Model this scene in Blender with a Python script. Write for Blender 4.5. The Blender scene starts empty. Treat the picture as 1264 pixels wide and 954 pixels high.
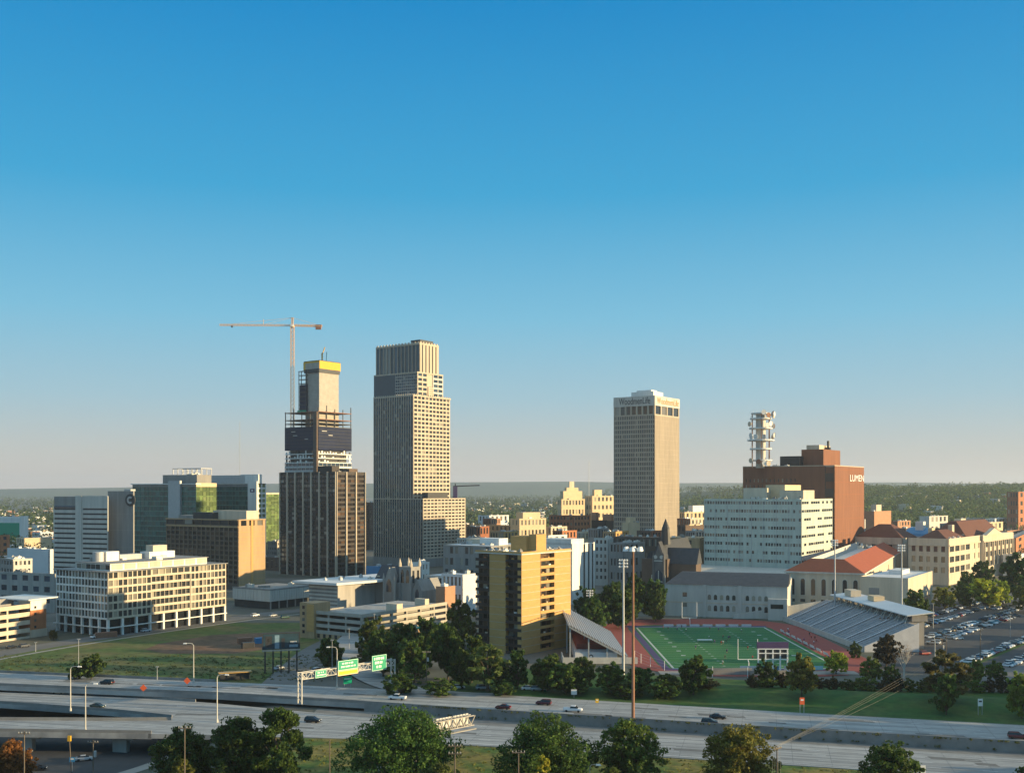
import bpy, math, random
import numpy as np
from mathutils import Vector, Matrix

C = bpy.context.scene.collection
R = math.radians
F, H, U0, V0 = 1300.0, 65.0, 632.0, 605.0      # focal length in photo pixels, drone height (m), column of the optical axis, horizon row

# ------------------------------------------------------------------ camera
cam_d = bpy.data.cameras.new('camera')
cam_d.sensor_width = 36.0
cam_d.lens = F * 36.0 / 1264.0
cam_d.shift_y = (V0 - 477.0) / 1264.0
cam_d.clip_start = 1.0
cam_d.clip_end = 60000.0
cam = bpy.data.objects.new('camera', cam_d)
cam.location = (0, 0, H)
cam.rotation_euler = (R(90), 0, 0)
C.objects.link(cam)
bpy.context.scene.camera = cam

# ------------------------------------------------------------------ sky, sun, exposure
SUN_EL, SUN_AZ = 8.4, -11.0                     # azimuth measured anticlockwise from +X
HAZE = 0.00006
EXPOSURE = 1.0
W = bpy.data.worlds.new('World')
bpy.context.scene.world = W
W.use_nodes = True
nt = W.node_tree
bg = nt.nodes['Background']
sky = nt.nodes.new('ShaderNodeTexSky')
sky.sky_type = 'NISHITA'
sky.sun_disc = False
sky.sun_elevation = R(SUN_EL)
sky.sun_rotation = R(90 - SUN_AZ)
sky.altitude = 300
sky.air_density = 1.0
sky.dust_density = 0.6
sky.ozone_density = 2.5
# evening sky: grey rose to deep blue; unseen overhead stops whitened as added fill
tc = nt.nodes.new('ShaderNodeTexCoord'); sp = nt.nodes.new('ShaderNodeSeparateXYZ')
nt.links.new(tc.outputs['Generated'], sp.inputs[0])
rp = nt.nodes.new('ShaderNodeValToRGB')
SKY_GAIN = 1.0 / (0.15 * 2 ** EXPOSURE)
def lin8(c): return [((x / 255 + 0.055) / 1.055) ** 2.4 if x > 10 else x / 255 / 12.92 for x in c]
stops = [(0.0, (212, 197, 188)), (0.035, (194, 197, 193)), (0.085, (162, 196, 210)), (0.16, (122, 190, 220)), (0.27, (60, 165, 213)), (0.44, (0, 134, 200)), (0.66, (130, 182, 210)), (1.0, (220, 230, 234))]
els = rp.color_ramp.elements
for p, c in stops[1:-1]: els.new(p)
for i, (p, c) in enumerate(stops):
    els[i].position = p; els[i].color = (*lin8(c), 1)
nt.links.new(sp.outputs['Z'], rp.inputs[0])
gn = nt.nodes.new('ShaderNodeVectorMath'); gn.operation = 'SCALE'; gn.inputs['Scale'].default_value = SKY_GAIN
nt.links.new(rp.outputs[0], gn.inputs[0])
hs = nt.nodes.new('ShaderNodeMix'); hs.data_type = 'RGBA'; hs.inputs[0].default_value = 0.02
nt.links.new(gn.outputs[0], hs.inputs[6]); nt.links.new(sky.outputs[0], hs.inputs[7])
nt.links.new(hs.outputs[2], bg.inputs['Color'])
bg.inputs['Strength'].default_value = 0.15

sun_d = bpy.data.lights.new('sun', 'SUN')
sun_d.energy = 4.8
sun_d.angle = R(0.5)
sun_d.color = (1.0, 0.75, 0.40)
sun = bpy.data.objects.new('sun', sun_d)
ce = math.cos(R(SUN_EL))
sdir = Vector((ce * math.cos(R(SUN_AZ)), ce * math.sin(R(SUN_AZ)), math.sin(R(SUN_EL))))
sun.rotation_euler = sdir.to_track_quat('Z', 'Y').to_euler()
C.objects.link(sun)

S = bpy.context.scene
S.view_settings.view_transform = 'Standard'
S.view_settings.look = 'None'
S.view_settings.exposure = EXPOSURE
S.view_settings.gamma = 1.0
S.view_settings.use_curve_mapping = False
S.cycles.max_bounces = 5
S.cycles.diffuse_bounces = 2
S.cycles.glossy_bounces = 2
S.cycles.transmission_bounces = 2
S.cycles.transparent_max_bounces = 4
S.cycles.volume_bounces = 0
S.cycles.use_denoising = True
S.cycles.sample_clamp_indirect = 4.0
S.cycles.filter_width = 1.5

# ------------------------------------------------------------------ survey helpers
def gp(u, v, z=0.0):
    d = (H - z) * F / (v - V0)
    return Vector(((u - U0) / F * d, d, z))
def zat(v, d): return H - (v - V0) * d / F
def xat(u, d): return (u - U0) / F * d

class MB:
    def __init__(s):
        s.v, s.f, s.m = [], [], []
    def face(s, pts, m=0):
        n = len(s.v)
        s.v.extend(tuple(p) for p in pts)
        s.f.append(tuple(range(n, n + len(pts)))); s.m.append(m)
    def hexa(s, p, m=0):                         # p: 4 bottom (ccw from above) + 4 top
        n = len(s.v)
        s.v.extend(tuple(q) for q in p)
        for q in ((0, 3, 2, 1), (4, 5, 6, 7), (0, 1, 5, 4), (1, 2, 6, 5), (2, 3, 7, 6), (3, 0, 4, 7)):
            s.f.append(tuple(n + i for i in q)); s.m.append(m)
    def box(s, x0, x1, y0, y1, z0, z1, m=0):
        if x0 > x1: x0, x1 = x1, x0
        if y0 > y1: y0, y1 = y1, y0
        s.hexa([(x0, y0, z0), (x1, y0, z0), (x1, y1, z0), (x0, y1, z0), (x0, y0, z1), (x1, y0, z1), (x1, y1, z1), (x0, y1, z1)], m)
    def tube(s, p0, p1, r0, r1=None, n=8, m=0, caps=True):
        r1 = r0 if r1 is None else r1
        p0, p1 = Vector(p0), Vector(p1)
        d = (p1 - p0)
        if d.length < 1e-6: return
        d.normalize()
        a = d.orthogonal().normalized(); b = d.cross(a)
        k = len(s.v)
        for p, r in ((p0, r0), (p1, r1)):
            for i in range(n):
                t = 2 * math.pi * i / n
                s.v.append(tuple(p + (a * math.cos(t) + b * math.sin(t)) * r))
        for i in range(n):
            j = (i + 1) % n
            s.f.append((k + i, k + j, k + n + j, k + n + i)); s.m.append(m)
        if caps:
            s.f.append(tuple(k + i for i in reversed(range(n)))); s.m.append(m)
            s.f.append(tuple(k + n + i for i in range(n))); s.m.append(m)
    def bar(s, p0, p1, w, m=0): s.tube(p0, p1, w * 0.7071, n=4, m=m)
    def prism(s, poly, z0, z1, m=0):             # poly ccw; z may be number or list
        n = len(poly); k = len(s.v)
        a = z0 if isinstance(z0, (list, tuple)) else [z0] * n
        b = z1 if isinstance(z1, (list, tuple)) else [z1] * n
        s.v.extend((p[0], p[1], a[i]) for i, p in enumerate(poly))
        s.v.extend((p[0], p[1], b[i]) for i, p in enumerate(poly))
        s.f.append(tuple(k + i for i in reversed(range(n)))); s.m.append(m)
        s.f.append(tuple(k + n + i for i in range(n))); s.m.append(m)
        for i in range(n):
            j = (i + 1) % n
            s.f.append((k + i, k + j, k + n + j, k + n + i)); s.m.append(m)
    def mesh(s, name, mats, smooth=False):
        me = bpy.data.meshes.new(name)
        me.from_pydata(s.v, [], s.f)
        if not isinstance(mats, (list, tuple)): mats = [mats]
        for mm in mats: me.materials.append(mm)
        if len(mats) > 1: me.polygons.foreach_set('material_index', s.m)
        if smooth: me.polygons.foreach_set('use_smooth', [True] * len(s.f))
        me.update()
        return me
    def build(s, name, mats, parent=None, smooth=False):
        return link(name, s.mesh(name, mats, smooth), parent)

def link(name, data, parent=None):
    o = bpy.data.objects.new(name, data)
    C.objects.link(o)
    if parent is not None: o.parent = parent
    return o
def tag(o, label, cat, group=None, kind=None):
    o['label'] = label; o['category'] = cat
    if group: o['group'] = group
    if kind: o['kind'] = kind
    return o
def struct(o, kind='structure'):
    o['kind'] = kind
    return o
def thing(name, label, cat, loc=(0, 0, 0), rz=0.0, group=None):
    o = link(name, None)
    o.location = loc; o.rotation_euler = (0, 0, rz)
    return tag(o, label, cat, group)
def copy_tree(o, parent=None):
    c = o.copy(); C.objects.link(c)
    if parent is not None: c.parent = parent
    for ch in KIDS.get(o.name, ()):  copy_tree(ch, c)
    return c
KIDS = {}
def remember(root):
    KIDS[root.name] = [o for o in root.children]
    for o in root.children: remember(o)

# ------------------------------------------------------------------ materials
def mat(name, col, rough=0.8, var=0.12, scale=0.15, metal=0.0, bump=0.0, col2=None, objcol=False, spec=0.3, streak=None):
    m = bpy.data.materials.new(name); m.use_nodes = True
    n = m.node_tree; L = n.links
    b = n.nodes['Principled BSDF']
    b.inputs['Roughness'].default_value = rough
    b.inputs['Metallic'].default_value = metal
    b.inputs['Specular IOR Level'].default_value = spec
    geo = n.nodes.new('ShaderNodeNewGeometry')
    mp = n.nodes.new('ShaderNodeMapping')
    L.new(geo.outputs['Position'], mp.inputs['Vector'])
    if streak: mp.inputs['Scale'].default_value = streak
    nz = n.nodes.new('ShaderNodeTexNoise')
    nz.inputs['Scale'].default_value = scale
    nz.inputs['Detail'].default_value = 6
    nz.inputs['Roughness'].default_value = 0.65
    L.new(mp.outputs[0], nz.inputs['Vector'])
    mr = n.nodes.new('ShaderNodeMapRange')
    mr.inputs['From Min'].default_value = 0.3; mr.inputs['From Max'].default_value = 0.7
    mr.inputs['To Min'].default_value = 1 - var; mr.inputs['To Max'].default_value = 1 + var
    L.new(nz.outputs['Fac'], mr.inputs['Value'])
    mx = n.nodes.new('ShaderNodeMix'); mx.data_type = 'RGBA'; mx.blend_type = 'MULTIPLY'
    mx.inputs['Factor'].default_value = 1.0
    if objcol:
        oi = n.nodes.new('ShaderNodeObjectInfo')
        L.new(oi.outputs['Color'], mx.inputs[6])
    elif col2:
        m2 = n.nodes.new('ShaderNodeMix'); m2.data_type = 'RGBA'
        m2.inputs[6].default_value = (*col, 1); m2.inputs[7].default_value = (*col2, 1)
        nz2 = n.nodes.new('ShaderNodeTexNoise'); nz2.inputs['Scale'].default_value = scale * 0.23; nz2.inputs['Detail'].default_value = 4
        L.new(mp.outputs[0], nz2.inputs['Vector'])
        r2 = n.nodes.new('ShaderNodeMapRange'); r2.inputs['From Min'].default_value = 0.42; r2.inputs['From Max'].default_value = 0.6
        L.new(nz2.outputs['Fac'], r2.inputs['Value']); L.new(r2.outputs[0], m2.inputs['Factor'])
        L.new(m2.outputs[2], mx.inputs[6])
    else:
        mx.inputs[6].default_value = (*col, 1)
    L.new(mr.outputs[0], mx.inputs[7])
    L.new(mx.outputs[2], b.inputs['Base Color'])
    if bump:
        bp = n.nodes.new('ShaderNodeBump'); bp.inputs['Strength'].default_value = bump; bp.inputs['Distance'].default_value = 0.3
        L.new(nz.outputs['Fac'], bp.inputs['Height']); L.new(bp.outputs[0], b.inputs['Normal'])
    return m

def glass(name, col, blind=(0.30, 0.28, 0.24), share=0.25, rough=0.08, spec=0.6):
    """window glazing; every pane differs a little and some have blinds drawn"""
    m = bpy.data.materials.new(name); m.use_nodes = True
    n = m.node_tree; L = n.links
    b = n.nodes['Principled BSDF']
    b.inputs['Roughness'].default_value = rough
    b.inputs['Specular IOR Level'].default_value = spec
    oi = n.nodes.new('ShaderNodeObjectInfo'); geo = n.nodes.new('ShaderNodeNewGeometry')
    ad = n.nodes.new('ShaderNodeMath'); ad.operation = 'ADD'
    L.new(oi.outputs['Random'], ad.inputs[0]); L.new(geo.outputs['Random Per Island'], ad.inputs[1])
    fr = n.nodes.new('ShaderNodeMath'); fr.operation = 'FRACT'; L.new(ad.outputs[0], fr.inputs[0])
    rp = n.nodes.new('ShaderNodeValToRGB'); rp.color_ramp.interpolation = 'CONSTANT'
    e = rp.color_ramp.elements
    c = np.array(col)
    st = [(0, c * 0.7), (0.4, c), (0.62, c * 1.5), (1 - share, c * 0.5 + np.array(blind) * 0.5), (1 - share * 0.3, np.array(blind))]
    for p, q in st[1:-1]: e.new(p)
    for i, (p, q) in enumerate(st): e[i].position = p; e[i].color = (*q, 1)
    L.new(fr.outputs[0], rp.inputs[0])
    L.new(rp.outputs[0], b.inputs['Base Color'])
    return m

def leafmat(name, objcol=True, col=(0.06, 0.09, 0.025), var=0.45):
    m = bpy.data.materials.new(name); m.use_nodes = True
    n = m.node_tree; L = n.links
    b = n.nodes['Principled BSDF']; b.inputs['Roughness'].default_value = 0.65
    b.inputs['Specular IOR Level'].default_value = 0.2
    geo = n.nodes.new('ShaderNodeNewGeometry')
    mr = n.nodes.new('ShaderNodeMapRange'); mr.inputs['To Min'].default_value = 1 - var; mr.inputs['To Max'].default_value = 1 + var
    L.new(geo.outputs['Random Per Island'], mr.inputs['Value'])
    nz = n.nodes.new('ShaderNodeTexNoise'); nz.inputs['Scale'].default_value = 0.22; nz.inputs['Detail'].default_value = 3
    L.new(geo.outputs['Position'], nz.inputs['Vector'])
    m3 = n.nodes.new('ShaderNodeMapRange'); m3.inputs['From Min'].default_value = 0.35; m3.inputs['From Max'].default_value = 0.65
    m3.inputs['To Min'].default_value = 0.75; m3.inputs['To Max'].default_value = 1.25
    L.new(nz.outputs['Fac'], m3.inputs['Value'])
    mu = n.nodes.new('ShaderNodeMath'); mu.operation = 'MULTIPLY'
    L.new(mr.outputs[0], mu.inputs[0]); L.new(m3.outputs[0], mu.inputs[1])
    mx = n.nodes.new('ShaderNodeMix'); mx.data_type = 'RGBA'; mx.blend_type = 'MULTIPLY'; mx.inputs['Factor'].default_value = 1
    if objcol:
        oi = n.nodes.new('ShaderNodeObjectInfo'); L.new(oi.outputs['Color'], mx.inputs[6])
    else: mx.inputs[6].default_value = (*col, 1)
    L.new(mu.outputs[0], mx.inputs[7])
    L.new(mx.outputs[2], b.inputs['Base Color'])
    tr = n.nodes.new('ShaderNodeBsdfTranslucent'); L.new(mx.outputs[2], tr.inputs['Color'])
    ms = n.nodes.new('ShaderNodeMixShader'); ms.inputs[0].default_value = 0.38
    L.new(b.outputs[0], ms.inputs[1]); L.new(tr.outputs[0], ms.inputs[2])
    L.new(ms.outputs[0], n.nodes['Material Output'].inputs['Surface'])
    return m

M = dict(
    concrete=mat('concrete', (0.36, 0.34, 0.31), 0.85, 0.22, 0.3, streak=(1, 1, .12)),
    pale=mat('pale_concrete', (0.52, 0.50, 0.45), 0.8, 0.15, 0.3, streak=(1, 1, .12)),
    white=mat('white_panel', (0.70, 0.69, 0.65), 0.6, 0.13, 0.3, streak=(1, 1, .12)),
    cream=mat('cream_stone', (0.55, 0.47, 0.36), 0.85, 0.17, 0.3, streak=(1, 1, .12)),
    tan=mat('tan_brick', (0.50, 0.30, 0.11), 0.85, 0.1, 0.3, streak=(1, 1, 4)),
    hotel=mat('tan_concrete', (0.40, 0.27, 0.15), 0.85, 0.17, 0.3, streak=(1, 1, .12)),
    brick=mat('red_brick', (0.27, 0.105, 0.055), 0.9, 0.15, 0.35),
    orange_brick=mat('orange_brick', (0.42, 0.17, 0.08), 0.9, 0.12, 0.35),
    rust_brick=mat('rust_brick', (0.22, 0.10, 0.06), 0.9, 0.15, 0.3, streak=(1, 1, .12)),
    brown=mat('brown_brick', (0.12, 0.085, 0.065), 0.85, 0.15, 0.3),
    bronze=mat('dark_bronze_panel', (0.035, 0.028, 0.025), 0.5, 0.2, 0.3),
    grey=mat('grey_concrete', (0.26, 0.25, 0.235), 0.85, 0.17, 0.3, streak=(1, 1, .12)),
    stone=mat('granite_facing', (0.47, 0.40, 0.31), 0.75, 0.15, 0.3, streak=(1, 1, .12)),
    woodmen=mat('buff_facing', (0.42, 0.36, 0.28), 0.75, 0.13, 0.3, streak=(1, 1, .12)),
    celadon=mat('pale_green_panel', (0.47, 0.51, 0.44), 0.6, 0.13, 0.3, streak=(1, 1, .12)),
    dark=mat('dark_metal', (0.035, 0.037, 0.04), 0.5, 0.2, 0.3),
    steel=mat('galvanised_steel', (0.42, 0.43, 0.43), 0.5, 0.1, 0.5, metal=0.3),
    rusty=mat('weathering_steel', (0.26, 0.13, 0.08), 0.7, 0.2, 0.5),
    wood=mat('weathered_wood', (0.15, 0.12, 0.09), 0.9, 0.2, 0.6),
    roof=mat('grey_roof_membrane', (0.24, 0.24, 0.235), 0.9, 0.2, 0.06),
    wroof=mat('white_roof_membrane', (0.62, 0.63, 0.63), 0.8, 0.1, 0.05),
    slate=mat('slate_roof', (0.05, 0.055, 0.065), 0.7, 0.25, 0.4),
    tile=mat('red_roof_tiles', (0.32, 0.085, 0.04), 0.85, 0.12, 0.4),
    brown_tile=mat('brown_roof_tiles', (0.13, 0.055, 0.038), 0.85, 0.15, 0.4),
    blue=mat('blue_panel', (0.05, 0.22, 0.42), 0.5, 0.1, 0.2),
    yellow=mat('yellow_formwork', (0.62, 0.36, 0.02), 0.6, 0.1, 0.4),
    crane=mat('crane_paint', (0.68, 0.46, 0.27), 0.6, 0.15, 0.5),
    net=mat('dark_netting', (0.014, 0.02, 0.05), 0.9, 0.3, 0.12),
    purple=mat('purple_panel', (0.07, 0.045, 0.12), 0.7, 0.1, 0.3),
    green_sign=mat('green_sign_face', (0.0, 0.30, 0.16), 0.5, 0.05, 0.5),
    yellow_sign=mat('yellow_sign_face', (0.75, 0.45, 0.02), 0.5, 0.05, 0.5),
    orange=mat('orange_sign_face', (0.75, 0.13, 0.04), 0.5, 0.05, 0.5),
    letter=mat('white_lettering', (0.8, 0.8, 0.78), 0.5, 0.02, 0.5),
    darkletter=mat('dark_lettering', (0.03, 0.035, 0.04), 0.4, 0.02, 0.5),
    gold=mat('gold_and_sunlit_lettering', (0.42, 0.26, 0.08), 0.4, 0.05, 0.5),
    asphalt=mat('asphalt', (0.062, 0.062, 0.064), 0.9, 0.2, 0.1),
    street=mat('worn_street', (0.15, 0.147, 0.14), 0.9, 0.18, 0.08),
    sidewalk=mat('sidewalk_concrete', (0.30, 0.28, 0.25), 0.9, 0.12, 0.15),
    kerb=mat('barrier_concrete', (0.22, 0.215, 0.205), 0.9, 0.2, 0.25),
    grass=mat('mown_grass', (0.026, 0.088, 0.014), 0.95, 0.3, 0.35, col2=(0.055, 0.098, 0.02), bump=0.4),
    sun_bank=mat('sun_tinted_grass_bank', (0.20, 0.16, 0.04), 0.95, 0.4, 0.5, col2=(0.075, 0.125, 0.02), bump=0.4),  # bank grass; low sunlight put into the yellow and bright green tones
    dirt=mat('bare_dirt', (0.17, 0.095, 0.055), 0.95, 0.35, 0.25, col2=(0.11, 0.075, 0.045)),
    turf=mat('field_turf', (0.012, 0.125, 0.035), 0.9, 0.12, 0.15, col2=(0.03, 0.15, 0.035)),
    plot=mat('rough_plot_grass', (0.075, 0.115, 0.024), 0.95, 0.35, 0.22, col2=(0.13, 0.12, 0.04), bump=0.4),
    track=mat('running_track', (0.29, 0.07, 0.055), 0.9, 0.12, 0.3),
    bark=mat('tree_bark', (0.10, 0.075, 0.05), 0.95, 0.3, 1.5),
    seats=mat('grandstand_concrete', (0.46, 0.47, 0.49), 0.85, 0.15, 0.3),
    alu=mat('aluminium_bleacher', (0.44, 0.45, 0.46), 0.5, 0.12, 0.4, metal=0.2),
    skin=mat('skin', (0.35, 0.2, 0.13), 0.7, 0.1, 1.0),
    tyre=mat('tyre_rubber', (0.02, 0.02, 0.02), 0.8, 0.1, 1.0),
    wire=mat('power_cable', (0.30, 0.27, 0.20), 0.6, 0.1, 1.0),
    ivory=mat('ivory_terracotta', (0.60, 0.47, 0.30), 0.8, 0.1, 0.2),
    dark_shade_stone=mat('dark_and_shaded_stone', (0.13, 0.125, 0.12), 0.9, 0.2, 0.3),
    corecon=mat('core_concrete', (0.38, 0.35, 0.30), 0.85, 0.15, 0.2),
    slateglass=mat('slate_blue_glass', (0.07, 0.085, 0.10), .3, .12, .3),
    tanband=mat('tan_concrete_band', (0.40, 0.365, 0.31), 0.85, 0.15, 0.3, streak=(1, 1, .12)),
    brownrib=mat('brown_rib', (0.20, 0.145, 0.10), 0.85, 0.12, 0.3),
    salmon=mat('salmon_brick', (0.42, 0.23, 0.14), 0.9, 0.1, 0.3),
)
M['paint'] = mat('car_paint', (1, 1, 1), 0.25, 0.03, 0.5, objcol=True, spec=0.5)
M['cloth'] = mat('cloth', (1, 1, 1), 0.9, 0.1, 1.0, objcol=True)
M['housewall'] = mat('house_wall', (1, 1, 1), 0.9, 0.1, 0.1, objcol=True)
M['leaf'] = leafmat('leaves')
M['g_dark'] = glass('dark_glass', (0.022, 0.026, 0.032), share=0.12)
M['g_office'] = glass('office_glass', (0.05, 0.055, 0.058), (.34, .31, .25), share=0.45)
M['g_teal'] = glass('teal_glass', (0.022, 0.085, 0.08), (0.06, 0.11, 0.09), share=0.2, rough=.2)
M['teal'] = mat('teal_spandrel', (0.05, 0.17, 0.14), .3, .15, .2)
M['g_band'] = mat('dark_ribbon_glass', (0.018, 0.022, 0.03), .15, .1, .3, spec=.4)
M['g_sky'] = glass('sky_reflecting_glass', (0.10, 0.125, 0.14), (.25, .24, .21), share=.25, rough=.15)
M['g_sunlit'] = glass('sunlit_green_glass', (0.10, 0.15, 0.045), (0.16, 0.2, 0.08), share=0.2, rough=0.25)  # the teal complex's sunlit faces; sunlight put into a brighter green colour
M['g_blue'] = glass('blue_glass', (0.03, 0.05, 0.075), share=0.1)
M['g_bronze'] = glass('bronze_glass', (0.022, 0.016, 0.013), (0.14, 0.085, 0.05), share=0.22, rough=0.15, spec=0.35)
M['g_car'] = mat('car_glass', (0.012, 0.014, 0.018), 0.08, 0.05, 1.0, spec=0.6)
M['void'] = mat('shadowed_opening', (0.03, 0.03, 0.03), 0.9, 0.2, 0.5)

# ------------------------------------------------------------------ ground, roads
def road_mat(name, c1, c2, ang, along=60.0, across=1.3):
    m = mat(name, c1, 0.85, 0.12, 0.25)
    n = m.node_tree; L = n.links
    geo = n.nodes.new('ShaderNodeNewGeometry')
    mp = n.nodes.new('ShaderNodeMapping'); mp.vector_type = 'TEXTURE'
    mp.inputs['Rotation'].default_value = (0, 0, R(ang)); mp.inputs['Scale'].default_value = (along, across, 10)
    L.new(geo.outputs['Position'], mp.inputs['Vector'])
    nz = n.nodes.new('ShaderNodeTexNoise'); nz.inputs['Scale'].default_value = 1.0; nz.inputs['Detail'].default_value = 3
    L.new(mp.outputs[0], nz.inputs['Vector'])
    r2 = n.nodes.new('ShaderNodeMapRange'); r2.inputs['From Min'].default_value = 0.38; r2.inputs['From Max'].default_value = 0.62
    L.new(nz.outputs['Fac'], r2.inputs['Value'])
    m2 = n.nodes.new('ShaderNodeMix'); m2.data_type = 'RGBA'
    m2.inputs[6].default_value = (*c1, 1); m2.inputs[7].default_value = (*c2, 1)
    L.new(r2.outputs[0], m2.inputs['Factor'])
    mul = [x for x in n.nodes if x.type == 'MIX' and x.blend_type == 'MULTIPLY'][0]
    L.new(m2.outputs[2], mul.inputs[6])
    return m
M['freeway'] = road_mat('freeway_concrete', (0.225, 0.225, 0.222), (0.385, 0.38, 0.365), -13.5)

A_far = [(-300, 818), (-120, 824), (0, 829.5), (266, 841), (450, 849), (632, 858), (1000, 880), (1264, 894.5), (1600, 913)]
A_near = [(-300, 833), (-120, 840.5), (0, 846), (266, 857), (450, 868), (632, 880), (1000, 903), (1264, 918), (1600, 937)]
ZB = -2.2
B_far = [(-300, 835), (-120, 843), (0, 849.5), (140, 857.5), (266, 867.5), (440, 884), (632, 897), (1000, 918), (1264, 935), (1600, 957)]
B_near = [(-300, 853), (-120, 861), (0, 868), (140, 878), (212, 885.5)]
C_far = [(-300, 887), (-120, 887.5), (0, 888), (140, 888.5), (212, 888)]
C_near = [(-300, 900), (-120, 901.5), (0, 902.5), (210, 905.5), (440, 911), (632, 922), (1000, 945), (1264, 962), (1600, 984)]
Af = [gp(u, v) for u, v in A_far]; An = [gp(u, v) for u, v in A_near]
Bf = [gp(u, v, ZB) for u, v in B_far]; Bn = [gp(u, v, ZB) for u, v in B_near]
Cf = [gp(u, v, ZB) for u, v in C_far]; Cn = [gp(u, v, ZB) for u, v in C_near]
def interp(poly, x):
    return float(np.interp(x, [p.x for p in poly], [p.y for p in poly]))
def sm(a, b, t):
    t = min(1, max(0, (t - a) / (b - a))); return t * t * (3 - 2 * t)

def terrain(x, y):
    yn, yf = interp(An, x), interp(Af, x)
    k = sm(yn + 3, yn + 11, y)                     # step down hidden under the upper deck
    z = -2.4 * (1 - k) - 0.15 * k
    tr = (1 - sm(-96, -74, x)) * (1 - sm(yf - 15, yf - 4, y))
    z = z * (1 - tr) - 8.6 * tr
    # embankment rise of the lawn towards the stadium
    e = sm(yf + 6, yf + 26, y) * sm(-5, 40, x) * (1 - sm(yf + 30, yf + 44, y))
    z += 1.6 * e
    if y > 2500: z += 0
    return z

def lin(a, b, s): return list(np.arange(a, b, s))
xs = [-16000, -9000, -5000, -2500, -1200, -700] + lin(-420, -260, 20) + lin(-260, -60, 2.5) + lin(-60, 260, 5) + lin(260, 600, 20) + [700, 1200, 2500, 5000, 9000, 16000]
ys = [-600, -300, 0, 100] + lin(160, 400, 2.5) + lin(400, 620, 10) + [650, 720, 800, 1000, 1300, 1800, 2500, 4000, 6000, 9000, 15000]
g = MB()
for y in ys:
    for x in xs: g.v.append((x, y, terrain(x, y)))
nx = len(xs)
for j in range(len(ys) - 1):
    for i in range(nx - 1):
        a = j * nx + i
        g.f.append((a, a + 1, a + 1 + nx, a + nx)); g.m.append(0)
def ground_material():
    m = mat('ground_cover', (0.085, 0.09, 0.065), 0.95, 0.3, 0.05, col2=(0.13, 0.128, 0.115))
    return m
M['ground'] = ground_material()
struct(g.build('ground', M['ground'], smooth=True))

# --- far hills
def hill_strip(name, y0, x0, x1, ztop, width, seed, step=120):
    rnd = random.Random(seed)
    ph = [rnd.uniform(0, 6.28) for _ in range(8)]
    h = MB(); cols = []
    xx = np.arange(x0, x1, step)
    for x in xx:
        n = sum(math.sin(x / (4200.0 / (k + 1) ** 1.4) + ph[k]) / (k + 1.0) for k in range(8))
        cols.append(ztop(x) * (1 + 0.10 * n))
    prof = [(0, 0), (0.12, 0.35), (0.3, 0.78), (0.5, 1.0), (0.75, 0.8), (1, 0)]
    for i, x in enumerate(xx):
        for a, b in prof:
            h.v.append((x, y0 + a * width + 0.02 * x, cols[i] * b - (1 if b == 0 else 0)))
    n = len(prof)
    for i in range(len(xx) - 1):
        for k in range(n - 1):
            a = i * n + k
            h.f.append((a, a + n, a + n + 1, a + 1)); h.m.append(0)
    return struct(h.build(name, M['hill'], smooth=True))
M['hill'] = mat('wooded_hill', (0.03, 0.06, 0.03), 0.95, 0.3, 0.006, col2=(0.05, 0.08, 0.035))
hill_strip('hills', 9000, -13000, 13000, lambda x: 60 + 65 * sm(-6500, -1500, x), 2600, 4)

# --- sheets laid on the ground
def sheet(name, pts, m, z=0.004, kind='structure', dz=-0.15):
    s = MB(); s.face([(p[0], p[1], dz + z) for p in pts], 0)
    return struct(s.build(name, m), kind)
def ribbon(pts, w):
    P = [Vector((p[0], p[1])) for p in pts]; Lf, Rt = [], []
    for i, p in enumerate(P):
        d = (P[min(i + 1, len(P) - 1)] - P[max(i - 1, 0)]).normalized()
        n = Vector((-d.y, d.x)); Lf.append(p + n * w / 2); Rt.append(p - n * w / 2)
    return Lf, Rt
def road_ribbon(name, pts, w, m, z=0.008, dz=-0.15):
    Lf, Rt = ribbon(pts, w); s = MB()
    zz = [(p[2] if len(p) > 2 else dz) + z for p in pts]
    for i in range(len(pts) - 1):
        s.face([(*Rt[i], zz[i]), (*Rt[i + 1], zz[i + 1]), (*Lf[i + 1], zz[i + 1]), (*Lf[i], zz[i])])
    return struct(s.build(name, m))
def smooth_pts(pts, n=6):
    out = []
    P = [np.array(p, float) for p in pts]
    for i in range(len(P) - 1):
        p0, p1, p2, p3 = P[max(i - 1, 0)], P[i], P[i + 1], P[min(i + 2, len(P) - 1)]
        for k in range(n):
            t = k / n
            out.append(0.5 * ((2 * p1) + (-p0 + p2) * t + (2 * p0 - 5 * p1 + 4 * p2 - p3) * t * t + (-p0 + 3 * p1 - 3 * p2 + p3) * t ** 3))
    out.append(P[-1]); return [tuple(p) for p in out]

# mown lawn of the open block at the left, from the freeway to the frontage street
lawn = [gp(u, v) for u, v in ((-120, 826), (0, 830), (140, 835.5), (266, 841.5), (345, 845), (400, 795), (372, 768), (290, 768), (0, 806), (-160, 826))]
lawn = [Vector((p.x, p.y)) for p in lawn]
sheet('lawn', lawn[::1], M['plot'], 0.01)
sheet('dirt_patch', [gp(u, v) for u, v in ((205, 806), (290, 806), (352, 797), (366, 786), (330, 780), (262, 783), (196, 794), (178, 801))], M['dirt'], 0.018)
road_ribbon('frontage_street', smooth_pts([tuple(gp(u, v))[:2] for u, v in ((-150, 836), (0, 806), (140, 783.5), (270, 765.5), (330, 757), (420, 748))]), 13, M['street'], 0.02)
road_ribbon('sidewalk', smooth_pts([tuple(gp(u, v))[:2] for u, v in ((-150, 844), (0, 813), (140, 789), (270, 770), (372, 757))]), 2.2, M['sidewalk'], 0.032)
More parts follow.
